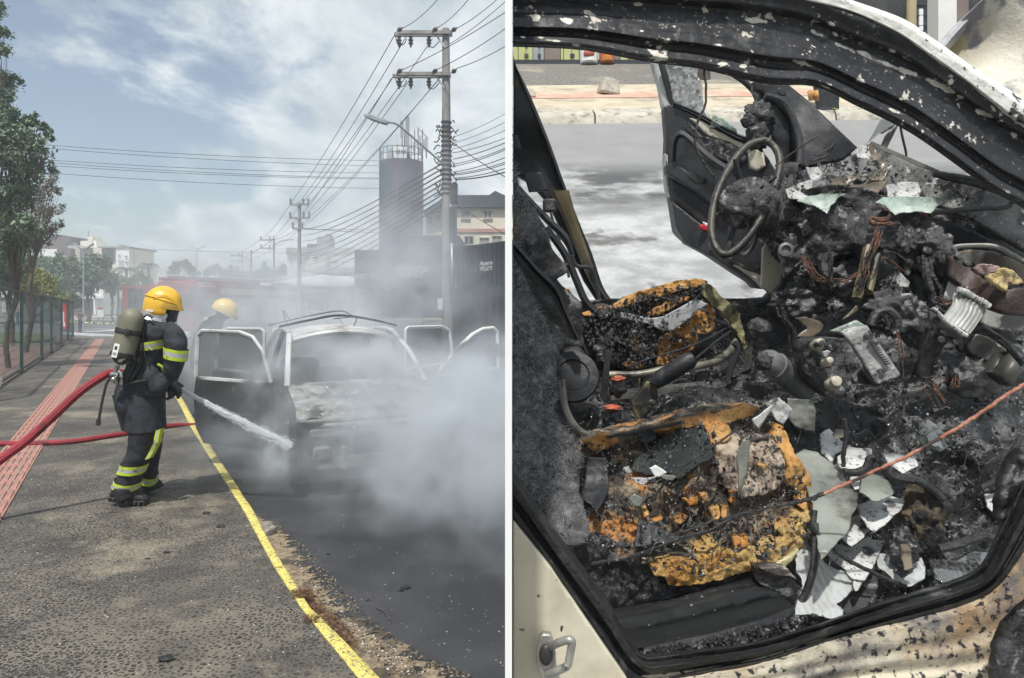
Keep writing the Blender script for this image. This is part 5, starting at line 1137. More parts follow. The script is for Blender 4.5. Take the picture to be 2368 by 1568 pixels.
for k in range(3): mb = MB(); mb.tube([TO + TMt @ Vector((1.3 + k * .22,.3,2.86)),TO + TMt @ Vector((1.3 + k * .22,6.6,2.86))],.07,8); mb.build('suction_hose',RED,FT)
for (x,y) in ((.12,1.0),(2.2,1.0),(.12,5.3),(2.2,5.3)):
    c = TO + TMt @ Vector((x,y,.5)); mb = MB(); mb.tube2(c - tv * .14,tv,[(0,.1),(.0,.42),(.03,.5),(.25,.5),(.28,.42),(.28,.1)],20); w_ = mb.build('wheel',RUBB,FT); mb = MB(); mb.tube2(c - tv * .16,tv,[(0,.05),(.01,.26),(.1,.28)],14); q_ = mb.build('rim',METG,None); q_.data.transform(Matrix.Translation(-Vector(FT['_o']))); q_.parent = w_
for (px,s_) in ((300,1),(352,-1)):
    mb = MB(); p = TO + TMt @ Vector((2.55 if s_ > 0 else -.2,-.25,2.0)); mb.box(p,(.22,.1,.5),TMt,bevel=.03); mb.bar(p + Vector((0,0,.3)),TO + TMt @ Vector((2.3 if s_ > 0 else .1,.1,2.3)),.04); mb.build('wing_mirror',DARKM,FT,smooth=False)
# second red truck cab partly seen at the left with its big mirrors
FT2 = thing('red_truck','dark red truck cab with large mirrors, half hidden by the air cylinder','truck',at(300,800,32)); Yk = 32
for nm,m_,x0,x1,y0,y1,dY,dp in (('cab',RED,283,352,662,775,0,3.0),('windscreen',GLASSD,296,350,668,716,-.06,.1),('sun_visor',RED,285,352,660,667,-.3,.3),('bumper',DARKM,284,350,752,775,-.2,.3)):
    mb = MB(); pbox(mb,x0,x1,y0,y1,Yk + dY,dp); mb.build(nm,m_,FT2,smooth=False)
for (x0,x1,y0,y1) in ((315,327,667,682),(317,330,684,706)): mb = MB(); a = at((x0 + x1) / 2,(y0 + y1) / 2,Yk - .5); mb.box(a,(m_px(x1 - x0,Yk),.12,m_px(y1 - y0,Yk)),bevel=.03); mb.build('wing_mirror',DARKM,FT2,smooth=False)
for x in (296,342): mb = MB(); mb.tube2(at(x,787,Yk - .1),Vector((1,0,0)),[(0,.1),(0,.42),(.03,.48),(.3,.48),(.33,.42),(.33,.1)],16); mb.build('wheel',RUBB,FT2)
# ================================================================ PARKED SILVER CAR (far)
def profile_car(root,O,ux,L,paint,H=1.42,W=1.66):
    """side-on car, O = ground centre, ux = along its length (nose at -ux)"""
    ux = Vector(ux).normalized(); uy = Vector((-ux.y,ux.x,0)); MM = Matrix((ux,uy,Vector((0,0,1)))).transposed(); k = L / 4.0
    P = lambda x,y,z: Vector(O) + MM @ Vector((x * k,y,z))
    def shell(prof,w0,w1,m_,nm):
        mbx = MB(); n = len(prof); vs = []
        for yy,ins in ((-w0,0),(-w0 * .0 - w1,1),(w1,1),(w0,0)):
            pass
        rings_ = []
        for yy,sc in ((-w0,.93),(-w0 * .96,1),(w0 * .96,1),(w0,.93)):
            cx = sum(p[0] for p in prof) / n; cz = sum(p[1] for p in prof) / n
            rings_.append([P(cx + (x - cx) * (sc if sc < 1 else 1),yy,cz + (z - cz) * sc) for x,z in prof])
        mbx.rings(rings_); return mbx.build(nm,m_,root,auto=35)
    shell([(-2.0,.42),(-1.98,.66),(-1.75,.80),(-.95,.93),(-.2,.97),(1.2,1.0),(1.85,1.0),(1.98,.85),(2.0,.45),(1.7,.28),(-1.7,.26)],W / 2,W / 2,paint,'body')
    shell([(-.98,.93),(-.30,1.36),(.1,1.43),(.8,1.42),(1.5,1.02),(1.5,.95)],W / 2 - .12,W / 2 - .12,GLASSD,'glasshouse')
    shell([(-.38,1.34),(-.05,1.445),(.5,1.46),(.95,1.40),(.9,1.37),(.4,1.42),(0,1.41)],W / 2 - .13,W / 2 - .2,paint,'roof')
    for s_ in (-1,1):
        mbx = MB()
        for a,b in (((-1.0,.93),(-.3,1.38)),((.25,.97),(.25,1.43)),((1.5,1.0),(.88,1.40))): mbx.bar(P(a[0],s_ * (W / 2 - .11),a[1]),P(b[0],s_ * (W / 2 - .11),b[1]),.07,.07)
        mbx.build('pillar',paint,root,smooth=False)
        for x in (-1.25,1.22):
            mbx = MB(); c = P(x,s_ * (W / 2 - .16),.30); mbx.tube2(c - uy * .1,uy,[(0,.06),(0,.26),(.03,.30),(.17,.30),(.2,.26),(.2,.06)],20); w_ = mbx.build('wheel',RUBB,root); mbx = MB(); mbx.tube2(c + uy * (s_ * .11 - .01),uy,[(0,.02),(.0,.18),(.02,.19)],14); q_ = mbx.build('rim',METG,None); q_.data.transform(Matrix.Translation(-Vector(root['_o']))); q_.parent = w_
PAINTS = M('car_silver',(.48,.50,.51),(.52,.54,.55),2,2,.25,metal=.3,coat=.5)
pc = at(921,727,50); pc.z = -.05; PCAR = thing('parked_car','silver saloon car parked under the dark bar building','car',pc); profile_car(PCAR,pc,(1,.08,0),4.0 * .85,PAINTS)
pc2 = at(716,727,56); pc2.z = -.05; PC2 = thing('parked_car','hazy white car nose in the shade of the market canopy','car',pc2); profile_car(PC2,pc2,(1,-.3,0),3.9,METW)
# ================================================================ BURNT CAR IN THE STREET
cb = Vector((-.42,.907,0)).normalized(); cr = Vector((.907,.42,0)).normalized(); CO = Vector((-1.93,6.02,-.07)); MW = 1.66
def cp(x,y,z): return CO + cr * x + cb * y + Vector((0,0,z))      # x across from image left corner, y back, z up
BC = thing('burnt_car','white hatchback burnt black at the front, doors open, pouring smoke','car',CO)
BURNT = M('burnt_metal',(.006,.006,.007),(.022,.021,.020),5,8,.75,bump=.6,bscale=40,c3=(.11,.10,.09),s3=7,lo3=.62,hi3=.70)
HOODM = M('burnt_hood',(.16,.155,.14),(.36,.35,.32),3.2,9,.6,c3=(.025,.024,.022),s3=4.5,lo3=.44,hi3=.62,c4=(.62,.61,.57),s4=17,lo4=.60,hi4=.66,bump=.4,bscale=30)
PAINTW = M('white_car_paint',(.55,.56,.55),(.44,.44,.42),3,6,.4,c3=(.12,.115,.105),s3=3.2,lo3=.52,hi3=.68)
RUSTB = M('scorched_beam',(.10,.095,.085),(.20,.19,.17),7,7,.7,c3=(.03,.028,.026),s3=5,lo3=.5,hi3=.65,bump=.4)
def zfade(name,paint,burnt,z0,z1):
    """white paint above, scorched below an uneven burn line"""
    m,n,l = newmat(name); out = n.new('ShaderNodeOutputMaterial'); b = n.new('ShaderNodeBsdfPrincipled'); l.new(b.outputs[0],out.inputs[0]); g = n.new('ShaderNodeNewGeometry'); s = n.new('ShaderNodeSeparateXYZ'); l.new(g.outputs['Position'],s.inputs[0])
    t = n.new('ShaderNodeTexNoise'); t.inputs['Scale'].default_value = 3.5; t.inputs['Detail'].default_value = 7; l.new(g.outputs['Position'],t.inputs[0])
    mm = n.new('ShaderNodeMath'); mm.operation = 'MULTIPLY_ADD'; mm.inputs[1].default_value = .5; l.new(t.outputs[0],mm.inputs[0]); l.new(s.outputs[2],mm.inputs[2]); r = n.new('ShaderNodeMapRange'); r.inputs[1].default_value = z0 + .25; r.inputs[2].default_value = z1 + .25; l.new(mm.outputs[0],r.inputs[0])
    x = n.new('ShaderNodeMix'); x.data_type = 'RGBA'; l.new(r.outputs[0],x.inputs[0]); x.inputs[6].default_value = (*burnt,1); x.inputs[7].default_value = (*paint,1); l.new(x.outputs[2],b.inputs['Base Color']); b.inputs['Roughness'].default_value = .5; return m
DOORW = zfade('door_scorched_low',(.62,.62,.60),(.018,.018,.018),.86,.94)
def station(y,w,zt,zb,crown=.03,n=9,side=.03):
    pts = [(0 + (MW / 2 - w),zb),(MW / 2 - w - side,zb + (zt - zb) * .45),(MW / 2 - w,zt - .05)]
    for k in range(n + 1): u = k / n; x = MW / 2 - w + .03 + (2 * w - .06) * u; pts.append((x,zt + crown * math.sin(math.pi * u)))
    pts += [(MW / 2 + w,zt - .05),(MW / 2 + w + side,zb + (zt - zb) * .45),(MW / 2 + w,zb)]
    return [cp(x,y,z) for x,z in pts]
# fenders and side walls as shells with wheel arches
for s_ in (0,1):
    X = lambda x: x if s_ == 0 else MW - x
    prof = [(0.05,.30),(.0,.52),(.05,.68),(.45,.80),(1.05,.93),(1.35,.93),(2.3,.94),(3.3,.96),(3.75,.92),(3.82,.6),(3.78,.35),(3.55,.3)]
    arch = lambda c: [(c + .36 * math.cos(a),.30 + .36 * math.sin(a)) for a in [k * math.pi / 8 for k in range(9)]]
    low = [(3.5,.3)] + arch(3.05)[0:] + [(2.6,.2),(1.2,.2)] + arch(.68)[0:] + [(.25,.3)]
    poly = prof + low; mb = MB(); mb.prism([cp(X(.0 + .04 * (1 if z > .7 else 0)),y,z) for y,z in poly],cr * (.06 if s_ == 0 else -.06)); mb.build('side_panel',zfade('fender_scorched',(.5,.5,.48),(.012,.012,.012),.80,1.0) if s_ else BURNT,BC,smooth=False)
    for yy in (.68,3.05):
        mb = MB(); c = cp(X(.14),yy,.29); mb.tube2(c - cr * .1,cr,[(0,.05),(.0,.22),(.02,.285),(.18,.285),(.2,.22),(.2,.05)],22); w_ = mb.build('wheel',RUBB,BC); mb = MB(); mb.tube2(c - cr * .11,cr,[(0,.02),(0,.17),(.03,.18)],14); q_ = mb.build('rim',RUSTB,None); q_.data.transform(Matrix.Translation(-Vector(BC['_o']))); q_.parent = w_
# engine bay innards
mb = MB(); mb.box(cp(MW / 2,.75,.45),(MW - .5,.9,.35),Matrix((cr,cb,Vector((0,0,1)))).transposed(),bevel=.05)
for k in range(26): lump(mb,cp(random.uniform(.2,1.45),random.uniform(.08,.9),random.uniform(.3,.6)),random.uniform(.05,.13),.5,1.5,8,6)
mb.build('engine_bay',BURNT,BC)
CM = Matrix((cr,cb,Vector((0,0,1)))).transposed()
mb = MB(); mb.box(cp(MW / 2,.06,.60),(MW - .35,.06,.07),CM,bevel=.01); mb.box(cp(MW / 2 - .30,.05,.48),(.05,.05,.28),CM); mb.box(cp(MW / 2 + .42,.05,.48),(.05,.05,.28),CM); mb.build('radiator_frame',RUSTB,BC,smooth=False)
mb = MB(); mb.box(cp(MW / 2,.02,.335),(MW - .45,.07,.11),CM,bevel=.015); mb.box(cp(MW / 2 - .56,-.01,.43),(.16,.06,.13),CM,bevel=.02); mb.box(cp(MW / 2 - .37,-.01,.38),(.06,.06,.22),CM,bevel=.02); mb.build('bumper_beam',RUSTB,BC,smooth=False)
for x in (.20,MW - .20):
    mb = MB(); mb.tube2(cp(x,.10,.62),cb,[(0,.12),(.0,.085),(.10,.06),(.12,.02)],16); mb.build('headlight_hole',BURNT,BC)
mb = MB(); mb.tube(wire([cp(.02,.35,.66),cp(.10,.12,.70),cp(.40,.02,.71),cp(MW / 2,-.02,.72),cp(MW - .40,.02,.71),cp(MW - .10,.12,.70),cp(MW - .02,.35,.66)],0),.028,8,flat=.7); mb.build('front_edge',RUSTB,BC)
mb = MB(); mb.box(cp(MW / 2,.22,.38),(MW - .3,.05,.5),CM); mb.build('radiator',BURNT,BC,smooth=False)
# hood: buckled sheet with a burnt hollow
mb = MB(); NX,NY = 40,30; top = []
for j in range(NY + 1):
    v = j / NY; row = []
    for i in range(NX + 1):
        u = i / NX; y = .0 + v * 1.12 + .12 * (2 * u - 1) ** 2 * (1 - v); wv = .74 + .06 * v; x = MW / 2 + (2 * u - 1) * wv
        z = .655 + .27 * v ** .75 + .035 * math.sin(math.pi * u) - .05 * max(0,(1 - v * 6)) ** 2
        z -= .045 * math.exp(-(((x - .52) / .20) ** 2 + ((y - .72) / .19) ** 2)); z += .018 * math.exp(-(((x - .52) ** 2 + (y - .72) ** 2) ** .5 - .24) ** 2 / .0012)
        z += .012 * noise.fractal(Vector((x * 3,y * 3,0)),.9,2,4); row.append(cp(x,y,z))
    top.append(row)
vs = [p for r_ in top for p in r_]; n1 = NX + 1; fs = [(j * n1 + i,j * n1 + i + 1,(j + 1) * n1 + i + 1,(j + 1) * n1 + i) for j in range(NY) for i in range(NX)]; no = len(vs); vs += [p - Vector((0,0,.025)) for p in vs]; fs += [tuple(q + no for q in reversed(f)) for f in fs]
bd = [i for i in range(n1)] + [j * n1 + NX for j in range(1,NY + 1)] + [NY * n1 + i for i in range(NX - 1,-1,-1)] + [j * n1 for j in range(NY - 1,0,-1)]
fs += [(bd[k],bd[(k + 1) % len(bd)],bd[(k + 1) % len(bd)] + no,bd[k] + no) for k in range(len(bd))]
mb.add(vs,fs); mb.build('hood',HOODM,BC)
# cabin: floor, pillars, roof, seats, dash
mb = MB(); mb.box(cp(MW / 2,2.4,.28),(MW - .1,2.6,.08),CM); mb.box(cp(MW / 2,1.25,.72),(MW - .2,.28,.35),CM,bevel=.05); mb.box(cp(MW / 2,3.6,.6),(MW - .16,.2,.6),CM); mb.build('floor_pan',BURNT,BC,smooth=False)
for x in (.42,1.24):
    mb = MB(); mb.box(cp(x,2.1,.5),(.48,.5,.14),CM,bevel=.04); mb.box(cp(x,2.42,.82),(.46,.14,.6),CM @ Matrix.Rotation(R(-14),3,'X'),bevel=.05); mb.build('seat',BURNT,BC)
def RZ(u,v):   # roof surface
    x = MW / 2 + (2 * u - 1) * (.60 - .02 * v); y = 1.92 + v * 1.6 - .14 * (1 - (2 * u - 1) ** 2) * (1 - v); return cp(x,y,1.53 - .11 * (2 * u - 1) ** 2 - .05 * v * v - .04 * (1 - v) ** 4)
mb = MB(); g = [[RZ(i / 20,j / 16) for i in range(21)] for j in range(17)]; vs = [p for r_ in g for p in r_]; fs = [(j * 21 + i,j * 21 + i + 1,(j + 1) * 21 + i + 1,(j + 1) * 21 + i) for j in range(16) for i in range(20)]; no = len(vs); vs += [p - Vector((0,0,.035)) for p in vs]; fs += [tuple(q + no for q in reversed(f)) for f in fs]; bd = list(range(21)) + [j * 21 + 20 for j in range(1,17)] + [16 * 21 + i for i in range(19,-1,-1)] + [j * 21 for j in range(15,0,-1)]; fs += [(bd[k],bd[(k + 1) % len(bd)],bd[(k + 1) % len(bd)] + no,bd[k] + no) for k in range(len(bd))]
mb.add(vs,fs); mb.build('roof',M('roof_scorched_white',(.58,.58,.56),(.40,.39,.37),2.5,7,.5,c3=(.08,.075,.07),s3=3.5,lo3=.55,hi3=.68),BC)
for s_ in (0,1):
    X = lambda x: x if s_ == 0 else MW - x
    for nm,pts,w_,m_ in (('front_pillar',[(.10,1.05,.92),(.16,1.45,1.22),(.225,1.9,1.42)],.06,PAINTW),('middle_pillar',[(.06,2.2,.92),(.12,2.2,1.2),(.21,2.25,1.45)],.08,BURNT),('rear_pillar',[(.08,3.7,.92),(.15,3.6,1.2),(.24,3.42,1.42)],.14,PAINTW),('roof_rail',[(.225,1.9,1.44),(.21,2.4,1.47),(.24,3.42,1.42)],.06,PAINTW)):
        mb = MB(); P = wire([cp(X(a),b,c) for a,b,c in pts],0); mb.tube(P,w_ / 2,8,flat=.7); mb.build(nm,m_,BC)
# door maker: frame, panel, window surround; x along door length (0 hinge), z up
def car_door(root,hinge,dirv,L,m_out,m_in,m_frame,glass=None,rear=False,flat=False,name='door',ztop=1.47,flip=1):
    D = Vector(dirv).normalized(); N = Vector((-D.y,D.x,0)) * flip; P = lambda x,z,t=0: Vector(hinge) + D * x + N * t + Vector((0,0,z))
    lower = [(0,.34),(0,.86),(.02,.97),(L,1.0),(L + .03,.8),(L,.45),(L * .9,.30),(.08,.28)]
    mb = MB(); mb.prism([P(x,z,-.01) for x,z in lower],N * .05); dr = mb.build(name,m_out,root,smooth=False)
    inn = [(x * .94 + .03,.34 + (z - .30) * .9) for x,z in lower]; mb = MB(); mb.prism([P(x,z,.042) for x,z in inn],N * .035)
    mb.box(P(L * .5,.62,.09),(L * .5,.05,.06),Matrix((D,N,Vector((0,0,1)))).transposed(),bevel=.02); q = mb.build('door_lining',m_in,None,smooth=False); q.data.transform(Matrix.Translation(-Vector(root['_o']))); q.parent = dr
    top = [(.02,.96),*( ((.12,1.28),(.24,1.42),(.40,ztop)) if flat else ((.30,1.22),(.58,1.41),(.74,ztop)) ),(L - .06,ztop + .01),(L,ztop - .04),(L + .02,.99)] if not rear else [(.0,.96),(.0,ztop - .03),(.05,ztop),(L - .2,ztop),(L - .04,ztop - .06),(L + .01,1.15),(L,.99)]
    mb = MB(); pts = []
    for a,b in zip(top,top[1:]):
        for k in range(5): pts.append((a[0] + (b[0] - a[0]) * k / 5,a[1] + (b[1] - a[1]) * k / 5))
    pts.append(top[-1]); mb.tube([P(x,z,.015) for x,z in pts],.026,8,flat=.75); q = mb.build('window_frame',m_frame,None); q.data.transform(Matrix.Translation(-Vector(root['_o']))); q.parent = dr
    if glass: mb = MB(); mb.prism([P(x,z,.01) for x,z in top],N * .005); q = mb.build('pane',glass,None,smooth=False); q.data.transform(Matrix.Translation(-Vector(root['_o']))); q.parent = dr
    mb = MB(); mb.box(P(L * .85,.78,-.03),(.14,.03,.03),Matrix((D,N,Vector((0,0,1)))).transposed(),bevel=.01); q = mb.build('door_handle',m_out,None,smooth=False); q.data.transform(Matrix.Translation(-Vector(root['_o']))); q.parent = dr
    return dr
SMG,n_,l_ = newmat('sooty_glass'); o_ = n_.new('ShaderNodeOutputMaterial'); a_ = n_.new('ShaderNodeBsdfTransparent'); b_ = n_.new('ShaderNodeBsdfPrincipled'); x_ = n_.new('ShaderNodeMixShader'); x_.inputs[0].default_value = .30; a_.inputs[0].default_value = (.8,.82,.82,1); b_.inputs['Base Color'].default_value = (.16,.17,.17,1); b_.inputs['Roughness'].default_value = .25; l_.new(a_.outputs[0],x_.inputs[1]); l_.new(b_.outputs[0],x_.inputs[2]); l_.new(x_.outputs[0],o_.inputs[0])
DCW = M('door_clean_white',(.74,.75,.74),(.66,.67,.65),3,5,.35)
car_door(BC,cp(-.02,1.14,0),(-.95,.30,0),.93,DOORW,BURNT,PAINTW,SMG,flat=True,flip=1)
car_door(BC,cp(-.0,2.22,0),(-.90,.46,0),.80,DOORW,BURNT,PAINTW,SMG,rear=True,flip=1)
car_door(BC,cp(MW + .02,1.14,0),(.70,.71,0),.98,DOORW,BURNT,M('frame_scorched',(.03,.03,.03),(.08,.08,.07),4,5,.6,c3=(.65,.65,.6),s3=1.6,lo3=.48,hi3=.52),SMG,flip=-1)
car_door(BC,cp(MW + .0,2.22,0),(.60,.80,0),.86,DCW,BURNT,DCW,SMG,rear=True,flip=-1)
mb = MB(); P = wire([RZ(i / 8,.0) + Vector((0,0,-.045)) for i in range(9)],0); mb.tube(P,.045,8,flat=.8); mb.build('windscreen_header',PAINTW,BC)
# ruined roof rack bars and wiper on top
mb = MB(); mb.tube(wire([cp(.15,2.2,1.50),cp(.5,2.1,1.58),cp(.83,2.1,1.63),cp(1.2,2.1,1.58),cp(1.55,2.2,1.50)],0),.014,6); mb.tube(wire([cp(.1,2.9,1.5),cp(.5,2.8,1.60),cp(.95,2.8,1.68),cp(1.1,2.7,1.62)],0),.009,6)
for k in range(3): a = cp(random.uniform(.2,1.4),random.uniform(2.0,3.0),1.5); mb.tube(wire([a,a + Vector((random.uniform(-.15,.15),0,random.uniform(.08,.2))),a + Vector((random.uniform(-.3,.3),0,random.uniform(.02,.15)))],0),.006,5)
mb.build('bent_roof_bar',BURNT,BC)
mb = MB(); mb.bar(gr(748,1130,-.06),gr(830,1119,-.06),.03); o = mb.build('fallen_trim',RUSTB,smooth=False); rebase(o,gr(748,1130,-.07)); tag(o,'thin pale strip of trim fallen on the road before the burnt car','trim')
# ================================================================ SMOKE (a grid of density made once by a Volume Cube)
def smoke_object():
    puffs = [  # px, py, Y, radius m (x, y, z), density
        (1110,960,5.7,.58,.7,.42,2.7),(1010,985,5.7,.50,.5,.30,1.9),(1070,915,6.2,.55,.6,.26,2.2),(960,905,6.2,.42,.5,.22,1.9),(850,835,6.9,.46,.4,.22,1.9),(760,870,6.8,.32,.4,.26,1.0),(690,800,7.0,.35,.4,.26,.8),(880,940,5.9,.34,.3,.2,1.1),(800,1000,5.7,.3,.3,.16,.8),
        (650,900,6.6,.26,.4,.42,.9),(640,1000,6.2,.34,.4,.30,.8),(560,1010,6.6,.40,.5,.30,.75),(960,1110,5.3,.60,.6,.22,.9),(1090,1090,5.1,.55,.6,.30,1.6),(860,1080,5.5,.40,.4,.18,.9),(1140,1180,4.6,.35,.5,.26,1.0),
        (700,850,7.0,.25,.3,.2,.7),(560,800,8.2,.9,.9,.50,.42),(700,730,9.5,1.0,1.2,.42,.36),(640,680,11,1.6,1.5,.8,.20),(900,690,10,1.3,1.4,.8,.24),(935,580,11,.9,1.4,1.2,.22),(950,640,10,.7,.9,.6,.34),(672,1030,5.95,.10,.12,.09,9.0),(690,1050,5.9,.22,.2,.16,1.5),
        (900,470,13,1.0,1.5,1.6,.06),(1000,830,7.6,.5,.6,.2,.7),(800,780,8.4,.6,.6,.32,.6),(480,760,9,.5,.8,.5,.22),(1000,300,14,3,2,3.0,.03),(500,700,12.5,2.4,1.6,.8,.2),(300,640,14,2.0,1.0,1.2,.05),(620,620,13,2.4,2,1.6,.05)]
    lo = Vector((-7.2,4.0,-.06)); hi = Vector((-.012,14.5,5.6))
    ng = bpy.data.node_groups.new('smoke_density','GeometryNodeTree'); ng.interface.new_socket('Geometry',in_out='OUTPUT',socket_type='NodeSocketGeometry')
    n = ng.nodes; l = ng.links; go = n.new('NodeGroupOutput'); vc = n.new('GeometryNodeVolumeCube'); sm = n.new('GeometryNodeSetMaterial')
    vc.inputs['Min'].default_value = lo; vc.inputs['Max'].default_value = hi
    for a,b in (('X',260),('Y',230),('Z',210)): vc.inputs['Resolution ' + a].default_value = b
    pos = n.new('GeometryNodeInputPosition')
    def vec(op,a,b=None):
        x = n.new('ShaderNodeVectorMath'); x.operation = op
        for i,v in enumerate((a,b)):
            if v is None: continue
            if isinstance(v,(tuple,Vector)): x.inputs[i].default_value = tuple(v)
            else: l.new(v,x.inputs[i])
        return x.outputs['Value'] if op in ('LENGTH','DOT_PRODUCT') else x.outputs['Vector']
    def mth(op,a,b=None):
        x = n.new('ShaderNodeMath'); x.operation = op
        for i,v in enumerate((a,b)):
            if v is None: continue
            if isinstance(v,(int,float)): x.inputs[i].default_value = v
            else: l.new(v,x.inputs[i])
        return x.outputs[0]
    def nz(vecs,sc,det,rough=.55):
        t = n.new('ShaderNodeTexNoise'); t.inputs['Scale'].default_value = sc; t.inputs['Detail'].default_value = det; t.inputs['Roughness'].default_value = rough; l.new(vecs,t.inputs['Vector']); return t
    w1 = nz(pos.outputs[0],1.1,3); wv = vec('SUBTRACT',w1.outputs['Color'],(.5,.5,.5)); wv = vec('MULTIPLY',wv,(1.3,1.3,1.3)); wp = vec('ADD',pos.outputs[0],wv)
    tot = None
    for (px,py,Y,rx,ry,rz,d) in puffs:
        c = at(px,py,Y); dv = vec('SUBTRACT',wp,tuple(c)); dv = vec('DIVIDE',dv,(rx,ry,rz)); q = vec('DOT_PRODUCT',dv,dv); g = mth('EXPONENT',mth('MULTIPLY',q,-1.0)); g = mth('MULTIPLY',g,d); tot = g if tot is None else mth('ADD',tot,g)
    f = nz(wp,2.0,8,.62).outputs[0]; mr = n.new('ShaderNodeMapRange'); mr.inputs[1].default_value = .40; mr.inputs[2].default_value = .64; mr.inputs[3].default_value = .03; mr.inputs[4].default_value = 2.6; l.new(f,mr.inputs[0])
    tot = mth('SUBTRACT',mth('MULTIPLY',tot,mr.outputs[0]),.012); tot = mth('MAXIMUM',tot,0.0)
    l.new(tot,vc.inputs['Density']); l.new(vc.outputs[0],sm.inputs[0]); l.new(sm.outputs[0],go.inputs[0])
    mt = vol_mat('smoke_grey',SMOKE_DENS,(.84,.875,.91),.2,'density'); sm.inputs['Material'].default_value = mt
    me = bpy.data.meshes.new('smoke'); me.from_pydata([tuple(lo),(hi.x,lo.y,lo.z),(hi.x,hi.y,lo.z),(lo.x,hi.y,hi.z)],[],[(0,1,2)]); me.materials.append(mt)
    o = bpy.data.objects.new('smoke',me); COL.objects.link(o); md = o.modifiers.new('smoke','NODES'); md.node_group = ng; o['kind'] = 'stuff'; return o
SMOKE_DENS = .88
smoke_object()
# ================================================================ RIGHT OF THE WHITE BORDER: THE SLOPING STREET AND THE GUTTED CAR
def Z1(x,y): return (1179 + x * .3687,y * .3687)
def Z2(x,y): return (1769 + x * .3687,y * .3687)
def Z3(x,y): return (1179 + x * .3318,520 + y * .3318)
def Z4(x,y): return (1769 + x * .3318,520 + y * .3318)
def Z5(x,y): return (1179 + x * .373,983 + y * .373)
def Z6(x,y): return (1769 + x * .3731,983 + y * .3731)
def zs(Z,pts): return [Z(*p) for p in pts]
def sY(py,h=0.0): return (1.5625 - h) / (.47 + (py - 712) / 1600)
def sl(px,py,h=0.0): return at(px,py,sY(py,h))
def slz(X,Y,h=0.0): return Vector((X,Y,.0875 + .47 * Y + h))
def child(q,par,root):
    q.data.transform(Matrix.Translation(-Vector(root['_o']))); q.parent = par; return q
CHAR = M('char_black',(.005,.005,.006),(.020,.020,.022),16,8,.20,.5,bump=1.0,bscale=70,bdist=.006,c3=(.075,.075,.08),s3=26,lo3=.60,hi3=.72,c4=(.24,.24,.25),s4=210,lo4=.67,hi4=.71,spec=1.0)
CHARASH = M('char_ashy',(.008,.008,.009),(.060,.060,.063),13,9,.28,.7,bump=1.0,bscale=90,bdist=.008,c3=(.26,.26,.265),s3=34,lo3=.54,hi3=.68,c4=(.32,.32,.33),s4=240,lo4=.66,hi4=.70)
CHARS = M('char_smooth',(.010,.011,.014),(.022,.023,.027),6,7,.38,.6,bump=.35,bscale=40,c3=(.07,.07,.072),s3=11,lo3=.60,hi3=.72,c4=(.16,.16,.16),s4=190,lo4=.69,hi4=.72)
SOOTP = M('soot_paint',(.010,.011,.014),(.020,.021,.026),5,7,.5,bump=.25,bscale=40,c3=(.42,.40,.35),s3=9,lo3=.66,hi3=.685,c4=(.12,.12,.12),s4=120,lo4=.69,hi4=.73)
WHITEB = M('blistered_white',(.66,.65,.60),(.78,.77,.73),8,7,.5,bump=.5,bscale=40,c3=(.02,.02,.022),s3=10,lo3=.60,hi3=.63,c4=(.08,.08,.08),s4=70,lo4=.62,hi4=.66)
FUZZ = M('fuzz_grey',(.014,.014,.015),(.11,.11,.115),10,9,.85,bump=1.0,bscale=60,c3=(.22,.22,.225),s3=24,lo3=.54,hi3=.72,c4=(.45,.45,.46),s4=260,lo4=.66,hi4=.69)
FOAM = M('foam_orange',(.46,.20,.045),(.57,.34,.12),18,9,.9,bump=1.0,bscale=75,bdist=.01,c3=(.20,.08,.03),s3=12,lo3=.44,hi3=.74,c4=(.02,.017,.015),s4=26,lo4=.57,hi4=.70)
FOAMY = M('foam_yellow',(.48,.27,.07),(.57,.41,.17),9,10,.9,bump=1.0,bscale=90,bdist=.012,c3=(.30,.12,.03),s3=14,lo3=.42,hi3=.74,c4=(.05,.03,.02),s4=44,lo4=.56,hi4=.72)
FOAMCH = M('foam_charred',(.018,.016,.015),(.14,.105,.075),18,9,.8,.9,bump=1.0,bscale=70,bdist=.01,c3=(.38,.31,.23),s3=22,lo3=.50,hi3=.68,c4=(.46,.21,.06),s4=11,lo4=.53,hi4=.66)
OLIVEP = M('olive_burnt_paint',(.11,.088,.045),(.17,.14,.08),5,7,.5,c3=(.014,.014,.014),s3=5,lo3=.48,hi3=.58,bump=.2)
CREAMP = M('cream_burnt_paint',(.52,.47,.36),(.62,.58,.47),3,6,.45,c3=(.34,.27,.16),s3=4,lo3=.52,hi3=.70,c4=(.03,.028,.026),s4=34,lo4=.66,hi4=.70,bump=.15,bscale=12)
RUSTS = M('rust_cream_sill',(.52,.47,.36),(.34,.21,.10),4,10,.6,lo=.46,hi=.66,c3=(.13,.12,.12),s3=5,lo3=.50,hi3=.66,c4=(.02,.019,.023),s4=60,lo4=.54,hi4=.62,bump=.5,bscale=60)
ASHW = M('ash_white',(.30,.30,.295),(.52,.52,.51),9,8,.7,bump=.5,bscale=80,c3=(.06,.06,.06),s3=24,lo3=.54,hi3=.61,c4=(.03,.03,.03),s4=110,lo4=.60,hi4=.64)
SHGRN = M('shard_green',(.22,.29,.25),(.46,.52,.47),9,8,.18,c3=(.09,.10,.08),s3=7,lo3=.46,hi3=.62,bump=.15,bscale=30,c4=(.04,.04,.04),s4=60,lo4=.64,hi4=.68)
SHBRN = M('shard_brown',(.07,.055,.04),(.18,.15,.11),8,7,.3,c3=(.34,.34,.31),s3=7,lo3=.56,hi3=.68,bump=.2)
ALU = M('aluminium_bracket',(.34,.34,.33),(.52,.52,.50),14,6,.45,metal=.25,c3=(.12,.12,.11),s3=9,lo3=.60,hi3=.68,bump=.2,bscale=70,stretch=(1,1,.3))
